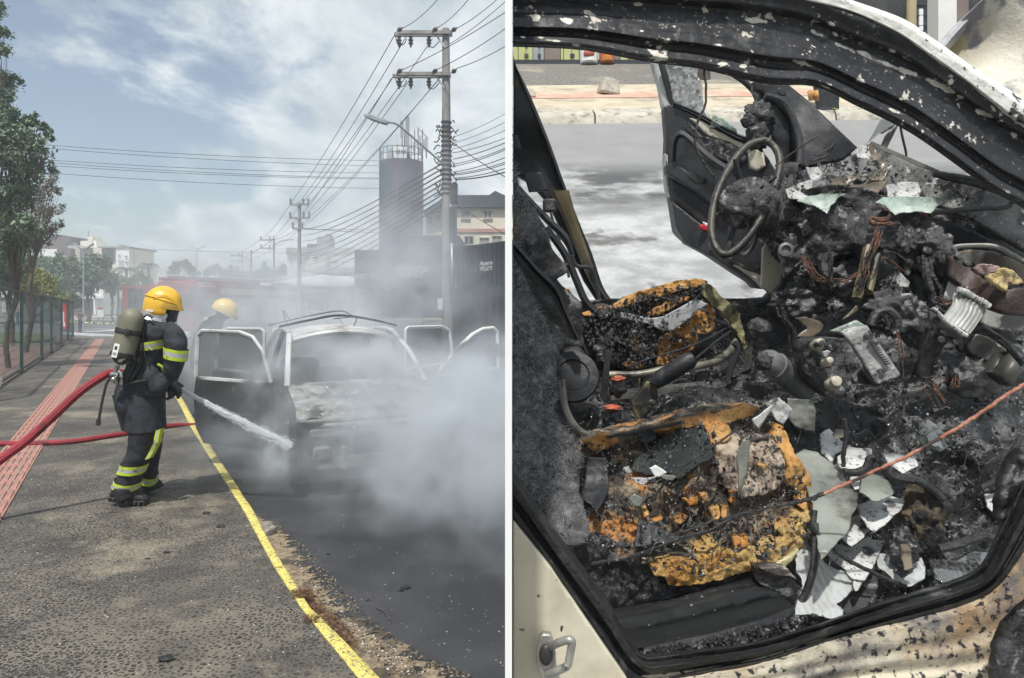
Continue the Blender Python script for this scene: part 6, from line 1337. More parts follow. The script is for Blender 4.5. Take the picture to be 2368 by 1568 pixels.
STEELB = M('burnt_steel',(.09,.09,.085),(.20,.195,.18),6,7,.45,metal=.4,c3=(.02,.02,.02),s3=5,lo3=.50,hi3=.62,bump=.3)
COPPER = M('bare_copper',(.13,.055,.035),(.22,.10,.065),30,4,.6,c3=(.02,.016,.014),s3=12,lo3=.42,hi3=.54,bump=.6,bscale=200)
CABLE = M('burnt_cable',(.008,.008,.009),(.03,.03,.03),40,4,.45,bump=.6,bscale=120)
PLAST = M('door_plastic',(.030,.032,.037),(.048,.050,.056),5,6,.5,bump=.35,bscale=180,c3=(.016,.016,.018),s3=5,lo3=.50,hi3=.62,c4=(.14,.14,.14),s4=200,lo4=.68,hi4=.71)
FABG = M('charred_cloth_green',(.008,.012,.013),(.022,.028,.028),12,7,.75,bump=.7,bscale=120,c4=(.14,.15,.15),s4=150,lo4=.66,hi4=.70)
def glass_crazed():
    m,n,l = newmat('crazed_glass'); out = n.new('ShaderNodeOutputMaterial'); b = n.new('ShaderNodeBsdfPrincipled'); tr = n.new('ShaderNodeBsdfTransparent'); mx = n.new('ShaderNodeMixShader'); g = n.new('ShaderNodeNewGeometry')
    v = n.new('ShaderNodeTexVoronoi'); v.feature = 'DISTANCE_TO_EDGE'; v.inputs['Scale'].default_value = 75; l.new(g.outputs['Position'],v.inputs[0]); r = n.new('ShaderNodeMapRange'); r.inputs[1].default_value = .0; r.inputs[2].default_value = .22; r.inputs[3].default_value = 1; r.inputs[4].default_value = .62; l.new(v.outputs[0],r.inputs[0])
    v2 = n.new('ShaderNodeTexVoronoi'); v2.inputs['Scale'].default_value = 75; l.new(g.outputs['Position'],v2.inputs[0]); mm = n.new('ShaderNodeMix'); mm.data_type = 'RGBA'; mm.inputs[6].default_value = (.13,.14,.14,1); mm.inputs[7].default_value = (.52,.54,.54,1); s = n.new('ShaderNodeSeparateColor'); l.new(v2.outputs['Color'],s.inputs[0]); l.new(s.outputs[1],mm.inputs[0]); l.new(mm.outputs[2],b.inputs['Base Color']); b.inputs['Roughness'].default_value = .25
    l.new(r.outputs[0],mx.inputs[0]); l.new(tr.outputs[0],mx.inputs[1]); l.new(b.outputs[0],mx.inputs[2]); l.new(mx.outputs[0],out.inputs[0]); bp = n.new('ShaderNodeBump'); bp.inputs['Strength'].default_value = 1; bp.inputs['Distance'].default_value = .01; l.new(v2.outputs['Color'],bp.inputs['Height']); l.new(bp.outputs[0],b.inputs['Normal']); return m
CRAZED = glass_crazed()
def wet_street():
    m,n,l = newmat('wet_street'); out = n.new('ShaderNodeOutputMaterial'); b = n.new('ShaderNodeBsdfPrincipled'); l.new(b.outputs[0],out.inputs[0]); g = n.new('ShaderNodeNewGeometry'); mp = n.new('ShaderNodeMapping'); mp.inputs['Scale'].default_value = (.8,1.0,1); l.new(g.outputs['Position'],mp.inputs[0])
    def nz(sc,dt,off=0,src=None):
        t = n.new('ShaderNodeTexNoise'); t.inputs['Scale'].default_value = sc; t.inputs['Detail'].default_value = dt; t.inputs['Roughness'].default_value = .6; mm = n.new('ShaderNodeMapping'); mm.inputs['Location'].default_value = (off,off,off); l.new(src or mp.outputs[0],mm.inputs[0]); l.new(mm.outputs[0],t.inputs[0]); return t.outputs['Fac']
    def mr(s,a,b_,c=0,d=1):
        r = n.new('ShaderNodeMapRange'); r.interpolation_type = 'SMOOTHSTEP'; r.inputs[1].default_value = a; r.inputs[2].default_value = b_; r.inputs[3].default_value = c; r.inputs[4].default_value = d; l.new(s,r.inputs[0]); return r.outputs[0]
    def mix(f,a,b_):
        x = n.new('ShaderNodeMix'); x.data_type = 'RGBA'; l.new(f,x.inputs[0])
        for i,v in ((6,a),(7,b_)):
            if isinstance(v,tuple): x.inputs[i].default_value = (*v,1)
            else: l.new(v,x.inputs[i])
        return x.outputs[2]
    s = n.new('ShaderNodeSeparateXYZ'); l.new(g.outputs['Position'],s.inputs[0])
    dry = mix(nz(2.5,9,0,g.outputs['Position']),(.18,.18,.182),(.29,.29,.285)); dry = mix(mr(nz(90,4,3,g.outputs['Position']),.62,.68),dry,(.10,.10,.10))
    near = n.new('ShaderNodeMapRange'); near.inputs[1].default_value = 6.2; near.inputs[2].default_value = 4.9; l.new(s.outputs[1],near.inputs[0])
    foam = mix(mr(nz(5.5,10,5),.36,.66),(.27,.275,.28),(.47,.48,.485)); foam = mix(mr(nz(60,5,8,g.outputs['Position']),.50,.62,0,.3),foam,(.28,.28,.285)); c = mix(near.outputs[0],dry,foam)
    w1 = mr(nz(1.3,8,14.3),.44,.56); yb = n.new('ShaderNodeMapRange'); yb.inputs[1].default_value = 6.1; yb.inputs[2].default_value = 5.6; l.new(s.outputs[1],yb.inputs[0]); yb2 = n.new('ShaderNodeMapRange'); yb2.inputs[1].default_value = 4.6; yb2.inputs[2].default_value = 5.1; l.new(s.outputs[1],yb2.inputs[0])
    m1 = n.new('ShaderNodeMath'); m1.operation = 'MULTIPLY'; l.new(yb.outputs[0],m1.inputs[0]); l.new(yb2.outputs[0],m1.inputs[1]); m2 = n.new('ShaderNodeMath'); m2.operation = 'MULTIPLY'; l.new(m1.outputs[0],m2.inputs[0]); l.new(w1,m2.inputs[1])
    c = mix(m2.outputs[0],c,(.07,.07,.073)); st = mr(nz(2.0,7,40),.60,.68); m3 = n.new('ShaderNodeMath'); m3.operation = 'MULTIPLY'; l.new(st,m3.inputs[0]); l.new(near.outputs[0],m3.inputs[1]); c = mix(m3.outputs[0],c,(.13,.125,.12))
    l.new(c,b.inputs['Base Color']); rr = n.new('ShaderNodeMapRange'); rr.inputs[3].default_value = .85; rr.inputs[4].default_value = .42; l.new(near.outputs[0],rr.inputs[0]); l.new(rr.outputs[0],b.inputs['Roughness']); bp = n.new('ShaderNodeBump'); bp.inputs['Strength'].default_value = .7; bp.inputs['Distance'].default_value = .006; l.new(nz(110,5,1,g.outputs['Position']),bp.inputs['Height']); l.new(bp.outputs[0],b.inputs['Normal']); return m
# white border between the two views, built as a thin upright panel
mb = MB(); mb.box((-.0045,5.45,1.6),(.009,9.1,3.4)); o = mb.build('border_panel',M('border_white',(.80,.80,.80),rough=.6),smooth=False); rebase(o,(-.0045,5.45,-.1)); tag(o,'white border strip between the two views, built as a thin panel','border')
# embankment and street surface on the slope
def slope_sheet(name,pts,h,m_,th=.02,kind='structure'):
    P = [slz(x,y,h) for x,y in pts]; mbx = MB(); mbx.prism([p - Vector((0,0,th)) for p in P],(0,0,th)); o = mbx.build(name,m_,smooth=False); o['kind'] = kind; return o
mb = MB(); mb.prism([(.02,1.0,-.1),(.02,15,-.1),(.02,15,slz(0,15).z - .06),(.02,1.0,slz(0,1.0).z - .06)],(11,0,0)); struct(mb.build('embankment',GROUNDM,smooth=False))
slope_sheet('sloping_street',[(.012,1.0),(11,1.0),(11,8.35),(.012,7.62)],0,wet_street())
KC = M('old_kerb_concrete',(.38,.35,.29),(.50,.47,.40),6,8,.9,c3=(.22,.21,.18),s3=9,lo3=.5,hi3=.64,bump=.6,bscale=40)
kbr = thing('sloping_kerb','x','x'); del kbr['label']; del kbr['category']; struct(kbr)
for i in range(9):
    a = Vector((.012 + i * .92,7.60 + i * .92 * .066,0)); b = a + Vector((.90,.059,0)); h = .10
    mb = MB(); rr = []
    for k in range(15):
        p = a + (b - a) * (k / 14); e = .012 * noise.noise(p * 9); rr.append([slz(p.x,p.y + e,-.03),slz(p.x,p.y + .02 + e,h - .03),slz(p.x,p.y + .06 + e,h + e * .5),slz(p.x,p.y + .34,h + .004),slz(p.x,p.y + .36,-.03)])
    mb.rings(rr); mb.build('kerbstone',KC,kbr,auto=50)
slope_sheet('sloping_footpath',[(.012,7.9),(11,8.6),(11,10.6),(.012,9.9)],.09,M('sandy_footpath',(.42,.36,.26),(.52,.46,.35),4,8,.95,bump=.5,bscale=50,c3=(.30,.26,.2),s3=2,lo3=.5,hi3=.65))
slope_sheet('pink_strip',[(.012,8.75),(11,9.45),(11,9.9),(.012,9.2)],.10,M('pink_paving',(.46,.27,.20),(.54,.36,.28),6,8,.9,c3=(.48,.42,.33),s3=3,lo3=.5,hi3=.6),th=.006)
slope_sheet('gravel_verge',[(.012,9.9),(11,10.6),(11,15),(.012,15)],.085,M('verge_gravel',(.12,.115,.10),(.24,.225,.20),22,8,.95,bump=1,bscale=30,bdist=.03,c3=(.34,.31,.25),s3=1.2,lo3=.55,hi3=.7))
# verge stones
for (px,py,s_,lb) in ((1408,218,.20,'pale concrete block lying on the gravel verge'),(1226,226,.11,'small pale stone at the verge beside the pillar')):
    mb = MB(); c = sl(px,py,.09); mb.box(c + Vector((0,0,s_ * .45)),(s_ * 1.35,s_ * 1.1,s_ * 1.05),Euler((.05,.12,.3)).to_matrix(),taper=.75,bevel=.025); o = mb.build('concrete_block',KC,smooth=False); rebase(o,c); tag(o,lb,'stone')
# mural wall across the street
WLL = thing('mural_wall','shopfront wall with a printed row of green doors and drinks across the street','wall',(.6,12.6,slz(0,12.6).z)); YW = 12.6
def wp_(name,m_,x0,x1,y0,y1,dY,dp,smooth=False): mbx = MB(); pbox(mbx,x0,x1,y0,y1,YW + dY,dp); return mbx.build(name,m_,WLL,smooth=False)
wp_('wall',DARKM,1187,2700,-260,190,.1,.3); wp_('plinth',NAVY,1187,1560,139,156,-.03,.15)
GRNP = M('print_green',(.40,.42,.16),(.46,.47,.22),2,4,.6); GRYP = M('print_grey',(.25,.27,.28),(.31,.33,.34),2,4,.6); BRNP = M('print_brown',(.16,.12,.10),(.20,.155,.13),2,4,.6)
x = 1187
for w_,m_ in ((12,GRNP),(34,GRNP),(26,GRYP),(38,BRNP),(7,GRNP),(36,GRNP),(5,GRYP),(42,SIGNW),(4,GRYP),(44,BRNP),(40,GRNP),(22,GRNP)):
    wp_('mural_panel',m_,x,x + w_ - 1.5,62,138,-.03,.1)
    if m_ in (GRNP,GRYP) and w_ > 20:
        wp_('printed_window',DARKM,x + w_ * .40,x + w_ * .68,124,132,-.05,.03); wp_('printed_window',DARKM,x + w_ * .44,x + w_ * .62,100,108,-.05,.03); wp_('printed_line',DARKM,x + w_ * .5,x + w_ * .53,62,138,-.04,.02)
    x += w_
mb = MB(); c = at(1362,128,YW - .12); mb.tube2(at(1362,148,YW - .12),Vector((0,0,1)),[(0,m_px(17,YW)),(.02,m_px(20,YW)),(.45,m_px(20,YW)),(.5,m_px(18,YW))],20); mb.build('printed_can',SIGNW,WLL); mb = MB(); mb.ball(at(1362,124,YW - .25),(m_px(13,YW),.05,m_px(9,YW)),14,8); mb.build('printed_label',M('can_red',(.40,.08,.05),rough=.5),WLL)
mb = MB(); mb.tube2(at(1404,146,YW - .12),Vector((0,0,1)),[(0,m_px(12,YW)),(.02,m_px(16,YW)),(.40,m_px(16,YW)),(.6,m_px(8,YW))],20); mb.build('printed_bottle',M('bottle_amber',(.42,.11,.02),(.55,.2,.03),4,3,.4),WLL)
PURP = M('poster_purple',(.20,.10,.26),(.26,.14,.33),3,4,.5); wp_('poster',PURP,2110,2170,-60,150,-.06,.05); wp_('window',GLASSD,2116,2146,-60,90,-.1,.05); wp_('poster_bottle',SIGNW,2126,2135,20,74,-.14,.05); wp_('dark_jamb',DARKM,2148,2166,-60,160,-.12,.05)
for k in range(4): wp_('window_bar',DARKM,2116,2146,-14 + k * 24,-12.5 + k * 24,-.14,.03)
wp_('poster',BRNP,2200,2240,-60,60,-.06,.05)
c = sl(2178,175,.09); mb = MB(); mb.box((at(2178,0,9.6).x,9.6,6.6),(m_px(42,9.6),.25,4.6)); o = mb.build('white_column',WHITEW,smooth=False); rebase(o,(at(2178,0,9.6).x,9.6,4.3)); tag(o,'white painted column in front of the purple poster at top right','column')
c = at(2106,95,8.4); mb = MB(); mb.tube([(c.x,8.4,slz(0,8.4).z),(c.x + .02,8.4,6.8)],.055,10); o = mb.build('wooden_post',M('post_ochre',(.30,.24,.12),(.40,.34,.2),6,6,.8,stretch=(1,1,.3)),smooth=True); rebase(o,(c.x,8.4,slz(0,8.4).z)); tag(o,'ochre wooden post left of the purple poster','post')
tb = at(1626,190,10.6); mb = MB(); limb(mb,(tb.x,10.6,slz(0,10.6).z),(tb.x - .05,10.6,slz(0,10.6).z + 1.6),.12,.09); limb(mb,(tb.x + .05,10.6,slz(0,10.6).z),(tb.x + .3,10.55,slz(0,10.6).z - .02),.05,.02); o = mb.build('tree_trunk',BARK); rebase(o,(tb.x,10.6,slz(0,10.6).z)); tag(o,'foot of a thin tree trunk seen through the crazed door glass','tree')
# ---------------------------------------------------------------- the gutted car
WR = thing('gutted_car','interior of a burnt out car seen through its open front passenger door','car',sl(1800,1300)); WO = Vector(WR['_o'])
def strip(mbx,A,B,depth,prof,nu=90,nv=16,thick=.02,amp=0.0,sc=12):
    """sheet between edges A and B (px lists); prof(v) is a section in metres towards the viewer"""
    def smooth_pts(L,n):
        P = [Vector((p[0],p[1],0)) for p in L]; S = wire(P,0,sub=16) if len(P) > 2 else [P[0].lerp(P[1],i / 20) for i in range(21)]
        d = [0]
        for a,b in zip(S,S[1:]): d.append(d[-1] + (b - a).length)
        out = []; j = 0
        for i in range(n + 1):
            t = d[-1] * i / n
            while j < len(d) - 2 and d[j + 1] < t: j += 1
            f = (t - d[j]) / max(1e-6,d[j + 1] - d[j]); out.append(S[j].lerp(S[j + 1],min(1,f)))
        return out
    SA = smooth_pts(A,nu); SB = smooth_pts(B,nu); sd = Vector((random.random() * 30,1,2)); g = []
    for i in range(nu + 1):
        u = i / nu; row = []; D = depth(u) if callable(depth) else depth
        for j in range(nv + 1):
            v = j / nv; p = SA[i].lerp(SB[i],v); w = at(p.x,p.y,D); off = prof(v) + (amp * fbm(w + sd,sc) if amp else 0); row.append(w + (Vector((0,0,EYE)) - w).normalized() * off)
        g.append(row)
    n1 = nv + 1; vs = [p for r_ in g for p in r_]; fs = [(i * n1 + j,i * n1 + j + 1,(i + 1) * n1 + j + 1,(i + 1) * n1 + j) for i in range(nu) for j in range(nv)]; no = len(vs); vs += [p + Vector((0,thick,0)) for p in vs]; fs += [tuple(q + no for q in reversed(f)) for f in fs]
    bd = list(range(n1)) + [i * n1 + nv for i in range(1,nu + 1)] + [nu * n1 + j for j in range(nv - 1,-1,-1)] + [i * n1 for i in range(nu - 1,0,-1)]; fs += [(bd[(k + 1) % len(bd)],bd[k],bd[k] + no,bd[(k + 1) % len(bd)] + no) for k in range(len(bd))]
    mbx.add(vs,fs); return mbx
def sec(*kn):
    """piecewise smooth section from (v, metres) knots"""
    def f(v):
        for (a,x),(b,y) in zip(kn,kn[1:]):
            if v <= b: t = (v - a) / max(1e-6,b - a); t = t * t * (3 - 2 * t); return x + (y - x) * t
        return kn[-1][1]
    return f
def part(name,m_,poly,depth,step=9,amp=0.0,scale=10,thick=.012,edge=0.0,root=None,ridge=0.0,auto=60):
    root = WR if root is None else root; mbx = MB(); sheet(mbx,poly,depth,step,amp,scale,thick,edge,ridge); return mbx.build(name,m_,root,auto=auto,fix=False)
def loose(name,m_,poly,depth,label,cat,step=8,amp=0.0,scale=10,thick=.004,edge=0.0,group=None):
    mbx = MB(); sheet(mbx,poly,depth,step,amp,scale,thick,edge); o = mbx.build(name,m_,fix=False,auto=50); me = o.data; c = sum((v.co for v in me.vertices),Vector()) / len(me.vertices); rebase(o,c); return tag(o,label,cat,group)
# near side roof rail and front pillar
railL = [(1150,98),(1345,111),(1507,140),(1621,155),(1774,190),(1891,197),(1990,243),(2075,284),(2138,321),(2230,387),(2304,442),(2368,476),(2430,520)]
railL[0] = (1186,103)
railU = [(1186,-70),(1400,-75),(1600,-70),(1800,-60),(1953,-2),(2086,46),(2160,94),(2248,156),(2368,234),(2440,285)]
dr_ = lambda u: 1.12 + .22 * u
mb = MB(); strip(mb,railL,railU,dr_,sec((0,-.01),(.05,.012),(.11,.004),(.14,-.016),(.20,-.012),(.24,.008),(.34,.002),(.44,-.014),(.60,-.020),(.70,.004),(.86,.018),(1,-.012)),420,90,.010,.0035,26); rail_ = mb.build('roof_rail',SOOTP,WR)
mb = MB(); mU = railU; mL = [(1790,2),(1953,30),(2060,78),(2140,132),(2230,196),(2330,276),(2440,350)]
strip(mb,mL,[(1800,-64),(1953,-6),(2086,42),(2160,90),(2248,152),(2368,230),(2440,281)],lambda u: 1.215 + .115 * u,sec((0,-.012),(.3,.014),(.75,.016),(1,-.01)),140,20,.02,.003,30); mb.build('painted_edge',WHITEB,WR)
# patches of paint left along the rail: a mask stored on the mesh
FLK = [(*Z1(165,110),6,9),(*Z1(365,130),14,9),(*Z1(265,152),4,4),(*Z1(20,208),8,3),(*Z1(80,232),10,4),(*Z1(190,235),12,5),(*Z1(280,255),24,5),(*Z1(415,284),12,5),(*Z1(480,75),5,4),(*Z1(800,25),16,6),(*Z1(830,195),7,3),(*Z1(880,285),4,2),(*Z1(1310,282),18,5),(*Z1(1330,400),12,4),(*Z1(1460,418),10,4),(*Z1(1540,130),26,6),
                       (*Z2(300,420),26,5),(*Z2(200,388),10,4),(*Z2(380,545),20,3),(*Z2(800,690),16,3),(*Z2(850,625),4,4),(*Z2(480,290),40,9),(*Z2(640,350),34,9),(*Z2(760,400),40,9),(*Z2(900,455),34,9),(*Z2(1060,520),26,9),(*Z2(1160,570),18,7),(*Z2(1220,605),8,5),(*Z2(800,320),12,7),(*Z2(1100,390),10,6),(*Z2(880,365),9,4),(*Z2(1380,715),22,8),(*Z2(1560,850),12,14),(*Z2(350,220),22,9),(*Z2(415,150),12,7),(*Z2(440,215),8,6),(*Z2(270,250),4,4),(*Z2(1115,765),3,2)]
def flake_mask(o,FL):
    me = o.data; n_ = len(me.vertices); co = np.empty(n_ * 3); me.vertices.foreach_get('co',co); co = co.reshape(-1,3) + np.array(WO); X = co[:,0] / co[:,1] * FOC + 1184; Y_ = 712 - (co[:,2] - EYE) / co[:,1] * FOC; m_ = np.zeros(n_)
    for x,y,w,h in FL:
        sl_ = .42 if x > 1800 else .1; dx = (X - x) / (w * 1.05); dy = (Y_ - y - (X - x) * sl_) / (h * .9); m_ = np.maximum(m_,1.25 - np.sqrt(dx * dx + dy * dy))
    a = me.attributes.new('flake','FLOAT','POINT'); a.data.foreach_set('value',np.clip(m_,0,1.3))
def flake_mat():
    m,n,l = newmat('soot_with_flakes'); out = n.new('ShaderNodeOutputMaterial'); b = n.new('ShaderNodeBsdfPrincipled'); l.new(b.outputs[0],out.inputs[0]); at_ = n.new('ShaderNodeAttribute'); at_.attribute_name = 'flake'; g = n.new('ShaderNodeNewGeometry')
    def nz(sc,d,off=0):
        t = n.new('ShaderNodeTexNoise'); t.inputs['Scale'].default_value = sc; t.inputs['Detail'].default_value = d; t.inputs['Roughness'].default_value = .62; mm = n.new('ShaderNodeMapping'); mm.inputs['Location'].default_value = (off,0,0); l.new(g.outputs['Position'],mm.inputs[0]); l.new(mm.outputs[0],t.inputs[0]); return t.outputs['Fac']
    def mr(s_,a,b_,c=0,d=1):
        r = n.new('ShaderNodeMapRange'); r.inputs[1].default_value = a; r.inputs[2].default_value = b_; r.inputs[3].default_value = c; r.inputs[4].default_value = d; l.new(s_,r.inputs[0]); return r.outputs[0]
    def mix(f,a,b_):
        x = n.new('ShaderNodeMix'); x.data_type = 'RGBA'; l.new(f,x.inputs[0])
        for i,v in ((6,a),(7,b_)):
            if isinstance(v,tuple): x.inputs[i].default_value = (*v,1)
            else: l.new(v,x.inputs[i])
        return x.outputs[2]
    def mth(op,a,b_):
        x = n.new('ShaderNodeMath'); x.operation = op
        for i,v in enumerate((a,b_)):
            if isinstance(v,(int,float)): x.inputs[i].default_value = v
            else: l.new(v,x.inputs[i])
        return x.outputs[0]
    k = mr(mth('ADD',at_.outputs['Fac'],mth('MULTIPLY',mth('ADD',mr(nz(20,7),.3,.7),nz(80,4,8)),1.5)),1.98,2.08)
    base = mix(mr(nz(6,8,3),.35,.7),(.010,.011,.014),(.030,.031,.036)); base = mix(mr(nz(16,9,9),.60,.68,0,.55),base,(.12,.12,.115)); sp = mr(nz(110,4,20),.64,.68); base = mix(sp,base,(.34,.33,.30)); halo = mr(mth('ADD',at_.outputs['Fac'],mth('MULTIPLY',mr(nz(20,6,7),.3,.7),.6)),.55,.95,0,.45); base = mix(halo,base,(.20,.19,.17))
    c = mix(k,base,mix(mr(nz(30,4,5),.4,.6),(.48,.45,.38),(.72,.70,.64))); l.new(c,b.inputs['Base Color']); b.inputs['Roughness'].default_value = .5; bp = n.new('ShaderNodeBump'); bp.inputs['Strength'].default_value = .6; bp.inputs['Distance'].default_value = .003; l.new(mth('ADD',mth('MULTIPLY',k,.6),nz(70,6,2)),bp.inputs['Height']); l.new(bp.outputs[0],b.inputs['Normal']); return m
rail_.data.materials[0] = flake_mat(); flake_mask(rail_,FLK)
# scorched raised bonnet beyond the pillar
part('bonnet',M('bonnet_scorched',(.50,.46,.36),(.60,.58,.50),3,9,.55,c3=(.40,.32,.16),s3=4,lo3=.5,hi3=.66,c4=(.22,.21,.22),s4=7,lo4=.56,hi4=.66,bump=.4,bscale=60),[(2152,130),(2200,70),(2262,10),(2330,-50),(2460,-60),(2470,420),(2368,380),(2230,250)],[(2160,130,2.2),(2440,-40,2.0),(2440,400,1.8),(2240,250,2.0)],16,.012,3,.02)
mb = MB(); strip(mb,[(2150,128),(2200,70),(2262,10),(2330,-50)],[(2185,128),(2236,66),(2290,12),(2350,-40)],lambda u: 2.17 - .05 * u,sec((0,0),(.5,.02),(1,.0)),40,8,.02,.004,14); mb.build('bonnet_edge',M('bonnet_edge_grey',(.32,.33,.35),(.52,.53,.53),14,7,.55,c3=(.12,.12,.12),s3=12,lo3=.58,hi3=.66),WR)
# shell behind everything: floor pan, bulkhead, sill
flD = [(1500,1480,1.50),(1800,1450,1.48),(2200,1340,1.52),(2360,1150,1.62),(2360,900,1.95),(2300,650,2.25),(2100,620,2.5),(1900,640,2.6),(1750,720,2.65),(1500,720,2.65),(1400,800,2.45),(1350,1000,2.1),(1300,1200,1.75),(1900,1000,2.0),(1600,1000,2.05),(2050,1200,1.72),(1600,1350,1.62),(2200,1050,1.85)]
part('floor_pan',CHAR,[(1300,700),(1420,690),(1765,690),(1812,640),(1900,560),(2040,520),(2200,560),(2390,600),(2390,1300),(2280,1345),(2050,1415),(1800,1500),(1500,1545),(1430,1420),(1290,1200),(1250,1000),(1260,800)],flD,8,.045,7,.03,ridge=.006)
part('bulkhead',CHAR,[(1850,330),(1960,350),(2100,400),(2390,500),(2390,760),(2250,700),(2080,600),(1900,600),(1800,640),(1790,500),(1800,400)],[(1850,350,2.75),(2100,480,2.55),(2380,560,2.3),(2380,740,2.25),(1800,600,2.7)],9,.04,8,.03,ridge=.006)
# far side: B pillar, sill
bp_ = [(1187,143),(1216,206),(1264,321),(1301,424),(1338,520),(1365,586),(1391,663),(1416,696),(1386,702),(1352,650),(1312,560),(1270,470),(1225,420),(1187,400)]
part('middle_pillar',M('pillar_soot',(.006,.007,.009),(.012,.013,.016),5,7,.5,bump=.3,c3=(.085,.065,.03),s3=2.4,lo3=.56,hi3=.66),bp_,[(1190,200,2.55),(1300,430,2.65),(1400,690,2.75)],8,.008,6,.05)
mb = MB(); strip(mb,[(1270,440),(1300,500),(1330,570),(1360,640),(1394,700)],[(1316,440),(1338,520),(1362,586),(1388,663),(1412,698)],lambda u: 2.60 + .1 * u,sec((0,-.01),(.25,.01),(.7,.012),(1,-.01)),40,8,.03,.003,14); mb.build('pillar_inner',OLIVEP,WR)
mb = MB(); strip(mb,[(1187,128),(1208,206),(1256,321),(1293,424),(1330,520),(1357,586),(1383,663),(1404,700)],[(1187,143),(1220,206),(1268,321),(1305,424),(1342,520),(1369,586),(1395,663),(1420,700)],lambda u: 2.52 + .22 * u,sec((0,0),(.5,.015),(1,0)),60,6,.02,.002,20); mb.build('pillar_seal',CHARS,WR)
part('pillar_slot',DARKM,zs(Z1,[(85,1085),(200,1080),(245,1195),(120,1205)]),2.55,6,0,5,.01); part('pillar_slot',DARKM,zs(Z1,[(15,840),(50,850),(75,940),(30,930)]),2.50,6,0,5,.01)
mb = MB(); p = at(*Z1(250,1290),2.5); mb.box(p,(.05,.03,.05),bevel=.008); mb.tube(wire([p,p + Vector((.01,0,-.05)),p + Vector((.04,0,-.14)),p + Vector((.07,0,-.26))],0),.012,6,flat=.4); mb.build('belt_anchor',CHAR,WR)
mb = MB(); strip(mb,[(1400,708),(1500,712),(1660,716),(1830,712)],[(1410,690),(1500,694),(1700,700),(1815,690)],lambda u: 2.95 - .05 * u,sec((0,-.02),(.4,.02),(.8,.02),(1,-.01)),40,8,.05,.004,12); mb.build('far_sill',CHARS,WR)
mb = MB(); strip(mb,zs(Z3,[(1520,600),(1650,590),(1794,580)]),zs(Z3,[(1520,520),(1650,512),(1794,500)]),2.85,sec((0,-.02),(.3,.02),(.8,.025),(1,-.01)),20,8,.05,.004,14); mb.build('far_sill_cover',CHARS,WR)
# ---- driver's door, standing open
DD = lambda x,y: 3.02 - (x - 1537) / 240 * .42
DRP = zs(Z1,[(970,665),(1020,655),(1150,705),(1400,845),(1560,905)]) + [(1800,400),(1800,600),(1775,668),(1750,664)] + zs(Z3,[(1680,392),(1580,330),(1400,212),(1230,112),(1175,62)]) + zs(Z1,[(1040,1440),(1012,1260),(985,1120),(978,1000),(985,850)])
door = part('driver_door',PLAST,DRP,DD,8,.004,5,.07)
def dpart(name,m_,poly,off,step=7,amp=0.0,scale=10,thick=.02,edge=0.0,D=DD,ctrl=None):
    q = part(name,m_,poly,(lambda x,y: D(x,y) - off),step,amp,scale,thick,edge,root=None); q.parent = door; return q
dpart('door_skin_edge',PAINTW,zs(Z1,[(893,380),(940,388),(965,520),(1000,650),(985,680),(960,660),(935,520)]),-.0,5,0,5,.05)
dpart('door_skin_edge',PAINTW,zs(Z1,[(975,960),(990,975),(992,1120),(1010,1240),(985,1190),(972,1050)]),.0,5,0,5,.05)
dpart('door_skin_edge',CREAMP,[(1700,612),(1740,640),(1768,668),(1788,660),(1802,630),(1806,600),(1790,560),(1776,590),(1768,640),(1740,628)],.02,6,.004,8,.04)
mb = MB(); mb.tube([at(*Z1(948,390),3.0),at(*Z1(985,520),3.0),at(*Z1(1022,652),3.0)],.014,8); q = mb.build('window_channel',CHARS,WR); q.parent = door
gl = dpart('broken_pane',CRAZED,zs(Z1,[(962,392),(1100,405),(1180,428),(1172,470),(1205,520),(1212,600),(1215,680),(1262,752),(1230,745),(1120,700),(1028,645),(990,520)]),.005,8,0,5,.005,1.2)
dpart('pane_remnant',SHGRN,zs(Z1,[(1275,720),(1330,735),(1420,810),(1425,835),(1340,790),(1255,805),(1265,760)]),.02,5,0,5,.005,1)
# belt line, exposed cream metal and burnt trim
dpart('exposed_metal',CREAMP,zs(Z1,[(1130,740),(1180,745),(1320,830),(1480,910),(1545,970),(1500,960),(1380,890),(1250,850)]),.012,6,.003,9,.02,1)
mb = MB(); strip(mb,zs(Z1,[(1030,665),(1180,735),(1400,860),(1540,905)]),zs(Z1,[(1028,640),(1180,700),(1400,822),(1550,880)]),lambda u: 2.98 - .34 * u,sec((0,.0),(.3,.02),(.5,.005),(.7,.02),(1,0)),40,8,.02,.002,20); q = mb.build('belt_seal',CHARS,WR); q.parent = door
dpart('burnt_trim',CHARASH,zs(Z1,[(1120,760),(1200,850),(1330,880),(1430,920),(1500,1000),(1420,1040),(1330,1000),(1230,960),(1170,880),(1110,800)]),.016,5,.012,16,.02,2)
mb = MB(); strip(mb,zs(Z1,[(1000,1010),(1010,880),(1060,815),(1130,850),(1250,960),(1400,1060)]),zs(Z1,[(1040,1010),(1050,900),(1075,860),(1130,900),(1230,1000),(1380,1100)]),lambda u: 2.97 - .3 * u,sec((0,0),(.5,.028),(1,0)),50,8,.01,.002,20); q = mb.build('panel_moulding',PLAST,WR); q.parent = door
arm = dpart('armrest',PLAST,zs(Z1,[(980,1035),(1030,1020),(1110,1075),(1290,1160),(1310,1240),(1280,1290),(1180,1210),(1060,1130),(985,1085)]),.05,6,.002,8,.05)
dpart('door_pull',DARKM,zs(Z1,[(1110,1085),(1150,1080),(1240,1120),(1215,1150),(1170,1145),(1120,1110)]),.054,6,0,8,.01)
dpart('door_pocket',PLAST,zs(Z1,[(1020,1265),(1170,1385),(1255,1440),(1262,1568),(1250,1600),(1100,1520),(1045,1420)]),.045,6,.002,6,.05)
